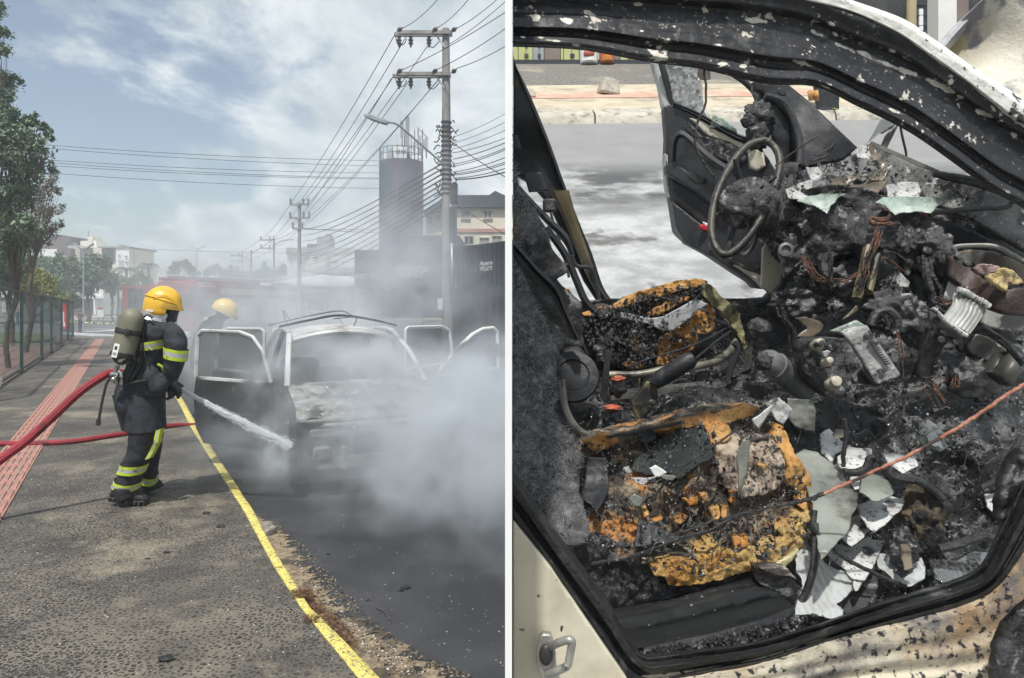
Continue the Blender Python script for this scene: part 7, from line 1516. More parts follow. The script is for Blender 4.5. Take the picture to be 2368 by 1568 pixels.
dpart('pocket_recess',DARKM,zs(Z1,[(1012,1125),(1160,1210),(1275,1300),(1262,1430),(1180,1400),(1175,1380),(1020,1260)]),.018,8,.002,6,.01)
dpart('speaker_ring',CHARS,[(1700,560),(1740,545),(1772,560),(1776,600),(1760,622),(1722,618),(1690,600)],.03,6,.006,10,.03)
mb = MB(); mb.tube(wire([at(*Z3(x,y),2.55) for x,y in ((1560,180),(1640,205),(1700,140),(1720,60))],0),.008,6); mb.tube(wire([at(*Z3(x,y),2.56) for x,y in ((1530,230),(1640,300),(1740,330))],0),.006,6); q = mb.build('speaker_rim',STEELB,WR); q.parent = door
dpart('hinge_plate',CREAMP,zs(Z1,[(1500,960),(1540,935),(1590,960),(1605,1040),(1560,1070),(1510,1050)]),.04,6,.004,12,.02)
loose('red_packet',M('packet_red',(.50,.02,.03),(.42,.02,.03),9,3,.35),zs(Z1,[(1195,1410),(1220,1408),(1258,1440),(1256,1460),(1195,1432)]),2.79,'small red packet tucked in the driver door pocket','packet',4,0,5,.02)
loose('white_label',SIGNW,zs(Z1,[(1210,1390),(1240,1400),(1250,1432),(1218,1408)]),2.80,'scrap of white paper behind the red packet in the door pocket','paper',4)
# door window surround, mirror bracket, A pillar of the far side
mb = MB(); mb.tube(wire(wpx([(1690,168,2.7),(1722,190,2.7),(1745,215,2.7),(1757,250,2.68)]),0),.012,8); mb.build('window_frame',CHARS,WR)
mb = MB(); lump(mb,at(*Z1(1570,720),2.62),(.045,.03,.055),.6,2.0); lump(mb,at(*Z1(1515,760),2.62),(.035,.025,.03),.5,2); lump(mb,at(*Z1(1560,840),2.62),(.04,.03,.06),.5,2); mb.build('melted_mirror',CHARASH,WR,auto=180)
part('front_pillar_far',CHARS,zs(Z2,[(-60,500),(0,520),(140,525),(300,655),(420,775),(580,925),(500,1000),(380,1020),(240,1060),(200,900),(180,740),(60,620),(-60,560)]),[(1770,200,2.6),(1980,345,2.5)],8,.006,9,.05)
part('pillar_hole',DARKM,zs(Z2,[(75,560),(95,545),(130,575),(132,600),(105,600),(80,585)]),2.53,5,0,5,.004)
mb = MB(); mb.tube(wire(wpx([(*Z2(0,600),2.5),(*Z2(120,650),2.5),(*Z2(190,780),2.48),(*Z2(222,920),2.46),(*Z2(215,1040),2.44)]),0),.013,8); mb.build('door_seal_far',CHARS,WR)
part('inner_jamb',SOOTP,zs(Z2,[(-30,600),(40,630),(120,690),(190,820),(205,1000),(120,1060),(60,900),(40,760)]),2.62,7,.008,12,.03)
mb = MB(); p = [at(*Z2(x,y),2.38) for x,y in ((80,1100),(110,1030),(160,1015),(210,1020),(200,1110),(150,1165),(95,1150))]; mb.prism(p,(0,.03,0)); mb.build('hinge_bracket',STEELB,WR,smooth=False)
mb = MB(); mb.tube(wire([at(x,155 + i * 1.0,1.9) for i,x in ((0,1630),)] + [at(*Z1(x,y),1.95) for x,y in ((1218,440),(1232,640),(1190,740),(1160,870),(1195,980),(1240,1060),(1295,1115))],0,wob=.002),.0035,6); o = mb.build('dangling_cable',CABLE); rebase(o,at(1630,155,1.9)); tag(o,'thin charred cable dangling from the roof rail across the door glass','cable')
# ---- steering wheel
SWL = thing('steering_wheel','burnt steering wheel rim with a crumbled hub','steering wheel',at(1720,460,2.3));
sp = [(1769,324),(1791,340),(1803,369),(1799,406),(1784,450),(1762,500),(1732,545),(1700,578),(1676,589),(1658,576),(1646,545),(1646,505),(1656,455),(1672,415),(1700,368),(1732,335)]
def cl(pts,D0,D1):
    ys = [p[1] for p in pts]; return [at(x,y,D1 + (D0 - D1) * (y - min(ys)) / (max(ys) - min(ys))) for x,y in pts]
ring = cl(sp,2.18,2.38); ring = wire(ring + [ring[0]],0,sub=6)
mb = MB(); mb.tube(ring,[.0125 + .0016 * noise.noise(Vector((i * .3,0,0))) + .0012 * noise.noise(Vector((i * 1.7,4,0))) for i in range(len(ring))],10); mb.build('rim',M('burnt_rim',(.012,.012,.012),(.09,.078,.055),5,7,.36,bump=.4,bscale=80,c3=(.01,.01,.01),s3=5,lo3=.5,hi3=.6),SWL)
mb = MB(); HB = (1722,462)
for a,w_ in (((1700,368),.011),((1650,500),.012),((1676,586),.013),((1795,410),.010)): mb.tube([at(*HB,2.30),at((a[0] + HB[0]) / 2,(a[1] + HB[1]) / 2,2.27),at(*a,2.27)],[w_ * 1.5,w_,w_ * .8],8,flat=.5)
mb.build('spoke',CHARS,SWL)
mb = MB(); lump(mb,at(1712,472,2.25),(.058,.04,.07),.4,1.8,34,22); lump(mb,at(1748,482,2.29),(.07,.06,.07),.3,1.4,28,18); mb.build('hub',CHARASH,SWL,auto=180)
mb = MB(); mb.tube([at(1730,470,2.3),at(1790,490,2.42),at(1830,500,2.5)],[.09,.075,.07],16); lump(mb,at(1805,500,2.36),(.09,.07,.12),.45,2,30,20); lump(mb,at(1822,560,2.34),(.06,.05,.06),.5,2,24,16); mb.build('steering_column',CHARASH,WR,auto=180)
mb = MB(); c = at(1815,580,2.24); mb.tube2(c,Vector((-.2,-1,.15)).normalized(),[(0,.012),(0,.023),(.02,.023),(.022,.014),(.012,.013),(.012,.004)],18); mb.build('ignition_lock',STEELB,WR)
part('hub_plate',STEELB,zs(Z3,[(1405,0),(1445,0),(1440,60),(1480,160),(1500,190),(1530,180),(1560,60),(1530,130),(1480,205),(1420,130)]),2.24,5,.003,12,.01) if False else None
# ---- dashboard wreck
def lumps(name,m_,L,root=WR,amp=.45,sc=2.0,seg=30,rg=20,parent=None):
    mbx = MB()
    for (x,y,D,rx,rz) in L: lump(mbx,at(x,y,D),(m_px(rx,D),m_px((rx + rz) / 2,D) * .6,m_px(rz,D)),amp,sc,seg,rg)
    return mbx.build(name,m_,root,auto=180)
lumps('instrument_cluster',CHARASH,[(1935,500,2.28,72,50)],sc=1.4,amp=.28,seg=60,rg=40); lumps('melted_dash',CHARASH,[(1990,510,2.3,40,34)],seg=40,rg=28); lumps('melted_dash',CHAR,[(1880,520,2.3,50,50)],seg=40,rg=28)
mb = MB(); P = wire(wpx([(1870,560,2.32),(1950,548,2.3),(2040,536,2.26),(2100,535,2.22),(2140,560,2.16),(2190,600,2.1),(2235,620,2.05)]),0,sub=10); mb.tube(P,[.033 + .010 * noise.noise(Vector((i * .35,2,0))) + .004 * noise.noise(Vector((i * 1.5,5,0))) for i in range(len(P))],18); mb.build('cross_beam',CHARASH,WR,auto=180)
for L in ([(2075,540,2.18,26,34)],[(2110,560,2.16,22,30)],[(2160,565,2.12,34,30)],[(2190,590,2.1,26,22)],[(2165,545,2.14,20,18)],[(1955,560,2.24,26,16)]): lumps('melted_duct',CHARASH,L,sc=1.8,amp=.5,seg=36,rg=24)
part('melted_dash_skin',CHARASH,[(1800,470),(1850,440),(1905,425),(1985,430),(2050,455),(2100,480),(2150,505),(2200,560),(2235,620),(2190,640),(2150,600),(2120,590),(2100,640),(2080,580),(2030,570),(2010,650),(1985,575),(1930,580),(1915,660),(1890,590),(1850,600),(1820,640),(1800,560)],[(1800,500,2.34),(1930,490,2.22),(2100,540,2.17),(2220,610,2.08)],6,.040,7,.03,3,ridge=.008,auto=180)
cowl = part('scuttle_panel',M('scuttle_ash',(.10,.10,.098),(.22,.22,.21),6,9,.5,c3=(.03,.03,.03),s3=7,lo3=.50,hi3=.60,c4=(.42,.42,.41),s4=30,lo4=.60,hi4=.66,bump=.8,bscale=70),zs(Z2,[(640,900),(760,930),(870,990),(1080,1080),(1300,1160),(1560,1270),(1680,1310),(1700,1600),(1560,1520),(1250,1330),(1100,1290),(860,1240),(700,1200),(590,1120),(600,1000)]),[(2000,350,2.6),(2150,420,2.45),(2370,500,2.2),(2370,560,2.1),(2000,440,2.45)],8,.010,12,.03)
for a,b in ((((660,895),(1080,1078))),(((1080,1078),(1430,1215))),((1430,1215),(1640,1300)),((1120,1180),(1210,1125)),((1340,1290),(1440,1220))):
    mb = MB(); mb.bar(at(*Z2(*a),2.36),at(*Z2(*b),2.28),.006,.012); q = mb.build('seam',STEELB,None,smooth=False); child(q,cowl,WR)
part('bulkhead_channel',CHARS,zs(Z4,[(1020,60),(1150,-60),(1400,20),(1700,160),(1900,240),(1900,340),(1640,200),(1330,130),(1180,130)]),[(2100,540,2.3),(2380,610,2.1)],8,.006,8,.03)
for i,(pts,D,r_,m_,lb) in enumerate((([(1060,1085),(1200,1105),(1430,1155),(1540,1235),(1550,1270),(1500,1300),(1300,1310),(1100,1330),(1030,1350)],2.16,.008,CABLE,'looped charred washer hose on the scuttle panel'),([(1060,1090),(1180,1125),(1300,1150),(1440,1190)],2.2,.010,CABLE,'ribbed black conduit along the top of the scuttle'))):
    mb = MB(); P = wire([at(*Z2(x,y),D) for x,y in pts],0,wob=.001); mb.tube(P,r_,8); o = mb.build('charred_hose',m_); rebase(o,P[0]); tag(o,lb,'hose')
# wiper arm and bracket standing against the street
part('wiper_arm',STEELB,zs(Z2,[(825,770),(845,770),(800,860),(765,930),(745,1000),(715,1000),(725,930),(760,850)]),2.42,5,.002,9,.01); part('wiper_blade',CHARS,zs(Z2,[(730,835),(770,800),(835,765),(800,800),(745,835)]),2.4,5,0,9,.01)
mb = MB(); mb.tube(wire([at(*Z2(x,y),2.4) for x,y in ((848,780),(860,850),(885,960),(880,985))],0),.0045,6); mb.build('wiper_rod',CHARS,WR)
loose('film_shard',SMG,zs(Z2,[(735,735),(800,750),(825,765),(730,830),(645,895),(690,820)]),2.44,'smoky translucent shard standing upright behind the wiper arm','glass shard',7)
SH_ = [([(200,1262),(280,1230),(360,1215),(525,1213),(460,1245),(420,1290),(392,1338),(300,1290)],SHGRN,2.22,'curled pale green windscreen shard nearest the steering wheel','d'),
    ([(690,1272),(740,1240),(880,1236),(1065,1242),(1122,1266),(1080,1300),(1040,1342),(960,1325),(820,1346),(760,1300)],SHGRN,2.16,'large pale green glass shard with jagged lower edge on the dash','d'),
    ([(460,1195),(560,1160),(742,1120),(772,1140),(700,1222),(620,1215)],SHBRN,2.26,'brown smoked glass shard above the pale green ones','d'),
    ([(760,1162),(860,1140),(960,1142),(978,1195),(970,1235),(775,1238)],ASHW,2.24,'grey white speckled flake behind the large green shard','d'),
    ([(575,955),(600,915),(640,905),(655,950),(660,1000),(580,992)],ASHW,2.34,'bright white curled flake at the top of the scuttle','d'),
    ([(642,910),(662,900),(745,1002),(700,1005),(655,992)],SHBRN,2.33,'brown curled flake right of the bright white one','d'),
    ([(258,1050),(332,1045),(382,1112),(300,1152)],ASHW,2.36,'grey flake between the hinge bracket and the dash top','d'),
    ([(130,1185),(220,1150),(305,1120),(290,1200),(240,1262),(150,1242)],ASHW,2.28,'crumpled white ash piece beside the steering column','d'),
    ([(415,1122),(500,1098),(592,1090),(612,1112),(470,1182),(430,1170)],SHBRN,2.30,'dark brown sliver left of the smoked shard','d'),
    ([(640,1012),(700,1005),(802,1020),(780,1045),(720,1062),(700,1040),(650,1035)],SHBRN,2.32,'small torn brown flake under the curled ones','d'),
    ([(628,1105),(690,1075),(782,1070),(745,1132),(660,1135)],SHBRN,2.29,'brown and silver flake in the middle of the dash','d')]
for pts,m_,D,lb,_ in SH_:
    P = zs(Z2,pts); cx = sum(p[0] for p in P) / len(P); cyy = sum(p[1] for p in P) / len(P); w_ = max(p[0] for p in P) - min(p[0] for p in P)
    loose('glass_shard',m_,P,(lambda x,y,cx=cx,w_=w_,D=D,cyy=cyy: D - .03 * ((x - cx) / w_ * 2) ** 2 - (y - cyy) * .0012),lb,'glass shard',5,.007,16,.004,2.0)
part('circuit_tray',M('rust_red_tray',(.20,.05,.03),(.28,.08,.05),9,6,.4,c3=(.03,.02,.02),s3=12,lo3=.52,hi3=.6),zs(Z2,[(820,1385),(900,1350),(1060,1325),(1055,1360),(1000,1390),(880,1400)]),2.2,6,.003,12,.01)
for i,(pts,lb) in enumerate((([(670,1305),(720,1300),(775,1325),(770,1360),(720,1372),(665,1362),(660,1390),(720,1400),(840,1395)],'coiled bare copper wire loop at the edge of the dash'),)):
    for k in range(3):
        mb = MB(); P = wire([at(*Z2(x + k * 4,y + k * 5),2.14) for x,y in pts],0,wob=.002); mb.tube(P,.0035,6); o = mb.build('copper_wire',COPPER); rebase(o,P[0]); tag(o,('uppermost coiled bare copper wire at the edge of the dash','middle coiled bare copper wire at the edge of the dash','lowest coiled bare copper wire at the edge of the dash')[k],'wire','copper wires in the wreck')
# hanging looms and pipes under the dash
def loom(pts,D,n,m_,rad,lb,Z=Z4,spread=.012):
    mbx = MB()
    for k in range(n):
        o_ = Vector((random.uniform(-1,1),random.uniform(-1,1),random.uniform(-1,1))) * spread; P = wire([at(*Z(x,y),D) + o_ * random.uniform(.6,1.4) for x,y in pts],0,wob=.002); mbx.tube(P,rad * random.uniform(.7,1.2),5)
    q = mbx.build('wiring_loom',m_); rebase(q,at(*Z(*pts[0]),D)); tag(q,lb,'wiring'); stuff(q); del q['label']; del q['category']; return q
loom([(800,20),(770,130),(710,270),(690,360),(660,440)],2.08,8,COPPER,.003,''); loom([(800,20),(775,150),(740,300),(730,460)],2.10,6,CABLE,.004,'')
loom([(270,200),(330,300),(380,360),(470,382),(570,375),(660,330)],2.14,5,COPPER,.0022,''); loom([(430,200),(440,320),(455,440)],2.12,4,CABLE,.003,''); loom([(830,210),(900,230),(970,290),(1000,300)],2.05,4,COPPER,.0022,'')
loom([(1130,250),(1150,360),(1190,470),(1210,550),(1290,590)],1.98,7,CHARASH,.008,'',spread=.014); loom([(1195,520),(1230,560),(1320,545)],1.96,4,COPPER,.003,'')
loom([(1490,700),(1600,770),(1700,860),(1790,960)],1.84,6,CABLE,.004,''); loom([(1110,1080),(1160,1150),(1230,1250)],1.8,6,COPPER,.002,''); loom([(1320,1030),(1300,1110),(1340,1120),(1330,1040)],1.82,4,COPPER,.0018,'')
loom([(100,560),(120,640),(180,720),(200,860)],2.05,4,CABLE,.003,''); loom([(930,740),(960,880),(960,1120)],1.9,2,COPPER,.002,'')
loom([(60,1060),(160,990),(280,910),(380,860)],2.1,1,COPPER,.0022,'',Z=lambda x,y: Z2(x * .9 + 0,y * 1.0)); loom([(330,980),(420,930),(440,900),(380,980),(300,1010)],2.3,2,CABLE,.0025,'',Z=Z2)
mb = MB(); mb.tube([at(*Z4(740,60),2.2),at(*Z4(690,300),2.15),at(*Z4(640,520),2.1)],.016,8); mb.tube([at(*Z4(830,60),2.22),at(*Z4(760,300),2.16),at(*Z4(720,470),2.1)],.013,8); mb.build('brace_bar',OLIVEP,WR)
# jamb with pale paint and seal, far right of driver door opening
part('jamb_pale',CREAMP,zs(Z4,[(-10,160),(20,120),(110,190),(130,250),(110,400),(40,480),(-20,430)]),2.5,6,.004,8,.02); mb = MB(); mb.tube(wire(wpx([(*Z4(160,200),2.45),(*Z4(140,330),2.44),(*Z4(110,440),2.43),(*Z4(20,520),2.43),(*Z4(-60,545),2.44)]),0),.012,8); mb.build('jamb_seal',CHARS,WR)
# console: radio carcass, knob unit, heater pipe, gear lever
rad = part('radio_carcass',M('radio_ash',(.22,.22,.22),(.38,.38,.37),14,8,.55,c3=(.03,.03,.03),s3=18,lo3=.50,hi3=.58,c4=(.55,.54,.52),s4=60,lo4=.62,hi4=.66,bump=.5,bscale=90),zs(Z4,[(560,765),(600,735),(710,700),(945,1042),(930,1060),(790,1112)]),1.86,7,.006,16,.09)
part('radio_side',CHAR,zs(Z4,[(540,750),(562,765),(790,1112),(760,1120),(600,920)]),1.87,7,.004,16,.09); part('radio_bracket',SHGRN,zs(Z4,[(455,740),(640,665),(700,700),(600,740),(560,752)]),1.9,7,.004,14,.015)
for k in range(12):
    mb = MB(); a = Z4(722 + k * 11,795 + k * 15.5); mb.box(at(a[0] + 3.5,a[1] + 1,1.852),(.011,.006,.0028),Matrix.Rotation(R(-15),3,'Y')); q = mb.build('vent_slot',DARKM,None,smooth=False); child(q,rad,WR)
ku = part('control_unit',CHARASH,zs(Z4,[(255,860),(300,810),(370,785),(520,790),(560,860),(560,960),(600,1060),(600,1130),(540,1190),(440,1200),(380,1150),(330,1110),(290,1000)]),1.84,6,.018,18,.07,2)
part('control_bezel',CHARASH,zs(Z4,[(520,800),(560,790),(640,900),(690,1000),(640,1040),(640,1110),(600,1060),(560,960)]),1.845,6,.014,18,.06,2)
for (x,y,r_) in ((370,832,32),(435,956,26),(480,1100,40)):
    mb = MB(); c = at(*Z4(x,y),1.80); rr_ = m_px(r_ * .3318,1.8); d = Vector((-.1,-1,.35)).normalized(); mb.tube2(c,d,[(-.02,rr_ * 1.3),(-.005,rr_ * 1.35),(.004,rr_ * 1.1),(.006,rr_),(.022,rr_ * .9),(.024,rr_ * .55)],18)
    for i,v in enumerate(mb.v): mb.v[i] = tuple(Vector(v) + noise.noise_vector(Vector(v) * 60) * .0022)
    q = mb.build('knob',M('knob_ash',(.30,.27,.20),(.46,.43,.36),30,6,.6,c3=(.03,.03,.03),s3=35,lo3=.52,hi3=.6),None); child(q,ku,WR)
HP = M('heater_can',(.15,.155,.155),(.26,.27,.265),8,7,.4,metal=.4,c3=(.05,.05,.05),s3=7,lo3=.52,hi3=.64,c4=(.03,.03,.03),s4=60,lo4=.64,hi4=.68,bump=.2)
A = at(1776,834,1.92); B = at(1862,900,2.0); mb = MB(); mb.tube2(A,(B - A).normalized(),[(-.015,.004),(-.015,.012),(-.012,.028),(0,.034),(.03,.036),(.031,.040),(.036,.040),(.038,.037),((B - A).length,.037)],28); mb.build('filter_can',HP,WR)
mb = MB(); lump(mb,A + Vector((-.02,-.02,-.0)),(.022,.018,.022),.5,2); mb.build('can_cap',CHARASH,WR,auto=180)
GL = thing('gear_lever','burnt gear lever with a round knob and ribbed boot','gear lever',at(1762,880,2.2))
mb = MB(); lump(mb,at(1755,758,2.12),(.034,.032,.03),.18,2.0,26,18); mb.build('knob',CHARASH,GL,auto=180); mb = MB(); mb.tube2(at(1756,775,2.13),(at(1762,880,2.14) - at(1756,775,2.13)).normalized(),[(0,.014),(.02,.016),(.022,.022),(.032,.022),(.034,.017),(.045,.017),(.047,.025),(.06,.025),(.062,.018),(.10,.02),(.14,.035)],16); mb.build('boot',CHAR,GL)
# handbrake
HB_ = thing('handbrake','charred handbrake lever with thick grip between the seats','handbrake',at(1490,960,2.1)); A = at(1512,885,2.05); B = at(1606,826,2.02); mb = MB(); mb.tube2(A,(B - A).normalized(),[(0,.012),(.0,.022),(.03,.0255),(.10,.026),((B - A).length - .015,.025),((B - A).length,.016)],18); mb.build('grip',CHARS,HB_)
mb = MB(); q = zs(Z3,[(960,1090),(1020,1110),(1035,1200),(985,1300),(900,1365),(870,1330),(850,1230),(900,1170)]); sheet(mb,q,2.06,6,.003,14,.02); mb.build('bracket',OLIVEP,HB_,fix=False); mb = MB(); mb.ball(at(*Z3(990,1238),2.045),(.014,.006,.01),12,8); mb.build('pivot',STEELB,HB_)
# ---- driver's seat
DS = thing('driver_seat','collapsed driver seat: wire frame, char and torn orange foam','seat',at(1500,900,2.4))
P = zs(Z3,[(480,720),(500,660),(560,600),(620,548),(720,560),(810,500),(980,450),(1150,395),(1340,380),(1440,450),(1420,560),(1430,740),(1320,760),(1290,870),(1180,960),(940,1000),(820,1030),(700,970),(620,960),(580,820)])
def spart(root,name,m_,pts,D,amp=.02,sc=12,step=6,thick=.02,edge=2.0,Z=Z3,ridge=0.0): return part(name,m_,zs(Z,pts) if Z else pts,D,step,amp,sc,thick,edge,root,ridge)
spart(DS,'charred_cushion',CHARASH,[(480,720),(500,660),(560,600),(620,548),(720,560),(810,500),(980,450),(1150,395),(1340,380),(1440,450),(1420,560),(1430,740),(1320,760),(1290,870),(1180,960),(940,1000),(820,1030),(700,970),(620,960),(580,820)],2.38,.05,9,6,.08,3,ridge=.008)
for i,(pts,D,m_,a_) in enumerate((([(720,570),(810,495),(980,445),(1150,390),(1340,378),(1400,400),(1330,420),(1180,470),(1060,500),(960,520),(820,560),(740,590)],2.33,FOAM,.022),([(960,620),(1080,540),(1160,510),(1260,500),(1180,560),(1080,610),(1000,640)],2.32,FOAM,.018),([(1300,600),(1400,550),(1430,640),(1420,745),(1320,760),(1290,860),(1180,960),(1020,985),(1040,860),(1060,780),(1160,720)],2.31,FOAM,.026),([(820,770),(900,780),(920,880),(990,900),(880,900),(840,840)],2.33,FOAM,.02),([(790,970),(860,945),(940,965),(920,1000),(820,1010)],2.30,FOAM,.02),([(350,450),(410,440),(450,520),(440,560),(390,540)],2.30,FOAM,.02),([(330,830),(450,820),(490,850),(340,865)],2.2,FOAM,.01),([(500,620),(620,575),(730,560),(700,600),(560,640)],2.36,FOAM,.012))):
    spart(DS,'foam_block',m_,pts,D,a_,18,5,.03,3,ridge=.004)
spart(DS,'shredded_padding',M('padding_greenish',(.16,.15,.08),(.28,.25,.13),20,8,.95,bump=1,bscale=80,c3=(.05,.05,.03),s3=14,lo3=.5,hi3=.62),[(1350,400),(1430,440),(1500,520),(1590,600),(1620,700),(1655,850),(1630,870),(1580,760),(1540,690),(1460,600),(1400,560),(1340,480)],2.30,.02,20,5,.02,3,ridge=.006)
spart(DS,'cover_strip',M('cover_grey',(.30,.30,.31),(.38,.38,.39),14,7,.6,c3=(.10,.10,.10),s3=16,lo3=.6,hi3=.68,bump=.4,bscale=80),[(765,603),(860,625),(980,650),(1060,640),(1180,580),(1290,515),(1385,552),(1310,600),(1220,680),(1130,738),(1070,742),(990,705),(960,690),(870,670),(768,652)],[(1435,730,2.29),(1620,700,2.27)],.002,8,6,.004,.6)
mb = MB(); fr = wire(wpx([(1408,867,2.2),(1478,866,2.18),(1544,853,2.18),(1610,847,2.2),(1660,832,2.24),(1697,799,2.3),(1690,759,2.36),(1667,726,2.42)]),0,sub=8); mb.tube(fr,.0125,10); mb.build('seat_tube',M('tube_ash',(.10,.095,.08),(.26,.24,.19),9,6,.45,metal=.3,c3=(.02,.02,.02),s3=8,lo3=.5,hi3=.6,bump=.3),DS)
mb = MB()
for pts,r_ in (([(820,990),(1000,925),(1300,830),(1510,720)],.003),([(1300,930),(1420,830),(1540,740)],.004),([(1420,660),(1500,690)],.006),([(1560,820),(1590,870),(1540,1000),(1520,1085)],.010),([(1520,1085),(1545,1000),(1570,900)],.006),([(470,700),(500,800),(540,900)],.004),([(500,880),(560,970),(610,1030)],.005)): mb.tube(wire([at(*Z3(x,y),2.2) for x,y in pts],0),r_,6)
mb.build('spring_wire',CHARS,DS)
part('seat_pan',OLIVEP,zs(Z3,[(700,1060),(900,1060),(1100,1020),(1300,1000),(1420,980),(1410,1090),(1440,1180),(1100,1180),(800,1190),(700,1150)]),2.3,8,.012,10,.03,1,DS)
for k in range(5): mb = MB(); x = 840 + k * 125; a = at(*Z3(x,1050 - k * 10),2.24); mb.box(a + Vector((0,0,-.03)),(.05,.02,.055),bevel=.006); mb.build('seat_rib',CHAR,DS,smooth=False)
mb = MB(); mb.bar(at(*Z3(700,1200),2.15),at(*Z3(1440,1120),2.2),.012,.02); mb.bar(at(*Z3(780,1165),2.18),at(*Z3(1360,1105),2.2),.01,.014); mb.build('seat_runner',STEELB,DS,smooth=False)
for L in ([(1324,838,2.12,34,38)],): lumps('recliner_cover',CHARS,L,DS,.12,1.2)
mb = MB(); mb.tube2(at(1325,872,2.06),Vector((-.1,-1,.3)).normalized(),[(0,.055),(.0,.078),(.02,.075),(.024,.05),(.018,.046),(.022,.03)],26); mb.build('recliner_wheel',CHARS,DS)
mb = MB(); mb.box(at(*Z3(670,1040),2.04),(.018,.01,.14),Matrix.Rotation(R(5),3,'Y')); mb.build('strap',CHARS,DS,smooth=False)
for (x0,y0,x1,y1) in ((640,1260,780,1420),(690,1060,810,1200)):
    mb = MB(); c = at(*Z3((x0 + x1) / 2,(y0 + y1) / 2),2.0); rr_ = m_px((x1 - x0) * .3318 / 2,2.0); lump(mb,c,(rr_,rr_ * .8,m_px((y1 - y0) * .3318 / 2,2.0)),.3,2,26,18); b_ = mb.build('buckle_stalk',CHAR,DS,auto=180); mb = MB(); lump(mb,c + Vector((0,-.02,m_px((y1 - y0) * .3318 / 2,2.0) * .9)),(rr_ * .8,rr_ * .6,.009),.4,2,18,10); q = mb.build('buckle_top',M('buckle_red',(.42,.09,.04),(.25,.08,.05),30,5,.6,c3=(.03,.02,.02),s3=30,lo3=.55,hi3=.62),None); q.data.transform(Matrix.Translation(-Vector(DS['_o']))); q.parent = b_
# ---- rear upholstery at the left
part('rear_upholstery',FUZZ,zs(Z1,[(22,980),(40,1060),(60,1170),(150,1300),(235,1450),(270,1568)]) + zs(Z3,[(380,270),(412,330),(370,350),(290,410),(160,300),(24,200)]),[(1190,400,2.2),(1300,620,2.1)],6,.022,14,.02,2,ridge=.005)
part('rear_panel_dark',CHAR,[(1187,560),(1240,590),(1300,660),(1345,700),(1350,800),(1300,880),(1260,900),(1187,700)],2.15,8,.02,9,.02,1)
mb = MB(); strip(mb,zs(Z3,[(24,190),(180,380),(290,500),(370,640),(440,800)]),zs(Z3,[(24,105),(200,300),(330,430),(400,610),(490,800)]),2.0,sec((0,0),(.3,.02),(.5,.008),(.7,.022),(1,0)),50,10,.02,.004,20); mb.build('belt_rail',CHARS,WR)
mb = MB(); strip(mb,zs(Z1,[(60,1190),(140,1300),(230,1400),(330,1500),(380,1600)]),zs(Z1,[(60,1160),(160,1270),(260,1370),(370,1480),(410,1600)]),2.3,sec((0,0),(.5,.012),(1,0)),30,6,.02,.003,20); mb.build('trim_rail',CHARS,WR); mb = MB(); mb.tube(wire([at(*Z3(x,y),2.15) for x,y in ((250,20),(380,200),(460,380),(520,520),(590,600))],0),.012,7); mb.build('belt_webbing',CHARS,WR); mb = MB(); mb.tube(wire([at(*Z3(x,y),2.5) for x,y in ((290,0),(400,140),(460,280),(560,300),(600,400),(620,520))],0),.008,7); mb.build('belt_webbing',CHARS,WR)
PS = thing('passenger_seat','burnt passenger seat with charred middle and orange foam rim nearest the door','seat',at(1600,1300,1.6))
sbp = zs(Z3,[(24,225),(90,300),(140,450),(200,600),(290,780),(345,900),(320,1040),(335,1200),(300,1290),(400,1450),(490,1568)]) + zs(Z5,[(440,180),(430,420),(480,560),(505,700),(450,745),(350,755),(220,560),(22,310)])
part('seat_back',FUZZ,sbp,[(1190,620,1.75),(1290,820,1.62),(1290,1000,1.5),(1340,1050,1.48),(1200,1050,1.38),(1330,1240,1.34),(1190,800,1.6)],6,.030,11,.06,2,PS,ridge=.006)
def fibres(name,m_,poly,D,n,L=(.01,.03),w=.0005,off=.02,root=None):
    xs = [p[0] for p in poly]; ys = [p[1] for p in poly]; dz = idw(D) if isinstance(D,list) else (lambda x,y: D); mbx = MB(); c = 0; V = []; F = []
    def inside(x,y):
        r_ = False; j = len(poly) - 1
        for i in range(len(poly)):
            if (poly[i][1] > y) != (poly[j][1] > y) and x < (poly[j][0] - poly[i][0]) * (y - poly[i][1]) / (poly[j][1] - poly[i][1]) + poly[i][0]: r_ = not r_
            j = i
        return r_
    while c < n:
        x = random.uniform(min(xs),max(xs)); y = random.uniform(min(ys),max(ys))
        if not inside(x,y): continue
        c += 1; p = at(x,y,dz(x,y) - off * random.uniform(.3,1.2)); a = math.pi * (.5 + noise.noise(Vector((x * .012,y * .012,0))) * 2.2) + random.gauss(0,.5); l_ = random.uniform(*L); d = Vector((math.cos(a),random.uniform(-.4,.2),math.sin(a))) * l_; cv = Vector((random.uniform(-1,1),0,random.uniform(-1,1))) * l_ * .25; s_ = Vector((-math.sin(a),0,math.cos(a))) * w * random.uniform(.6,1.6)
        q = [p,p + d * .5 + cv,p + d]; k = len(V); V += [q[0] - s_,q[0] + s_,q[1] - s_,q[1] + s_,q[2]]; F += [(k,k + 2,k + 3,k + 1),(k + 2,k + 4,k + 3)]
    mbx.add(V,F); return stuff(mbx.build(name,m_,root,smooth=False,fix=False))
FIB = M('fibre_pale',(.10,.10,.105),(.32,.32,.33),60,2,.5)
fibres('charred_fibres',FIB,sbp,[(1190,620,1.75),(1290,820,1.62),(1290,1000,1.5),(1340,1050,1.48),(1200,1050,1.38),(1330,1240,1.34),(1190,800,1.6)],5200,(.006,.022),.00022,.03)
fibres('charred_fibres',FIB,zs(Z1,[(22,980),(60,1170),(235,1450),(270,1568)]) + zs(Z3,[(380,270),(290,400),(24,200)]),2.15,900,(.01,.03),.0004,.03)
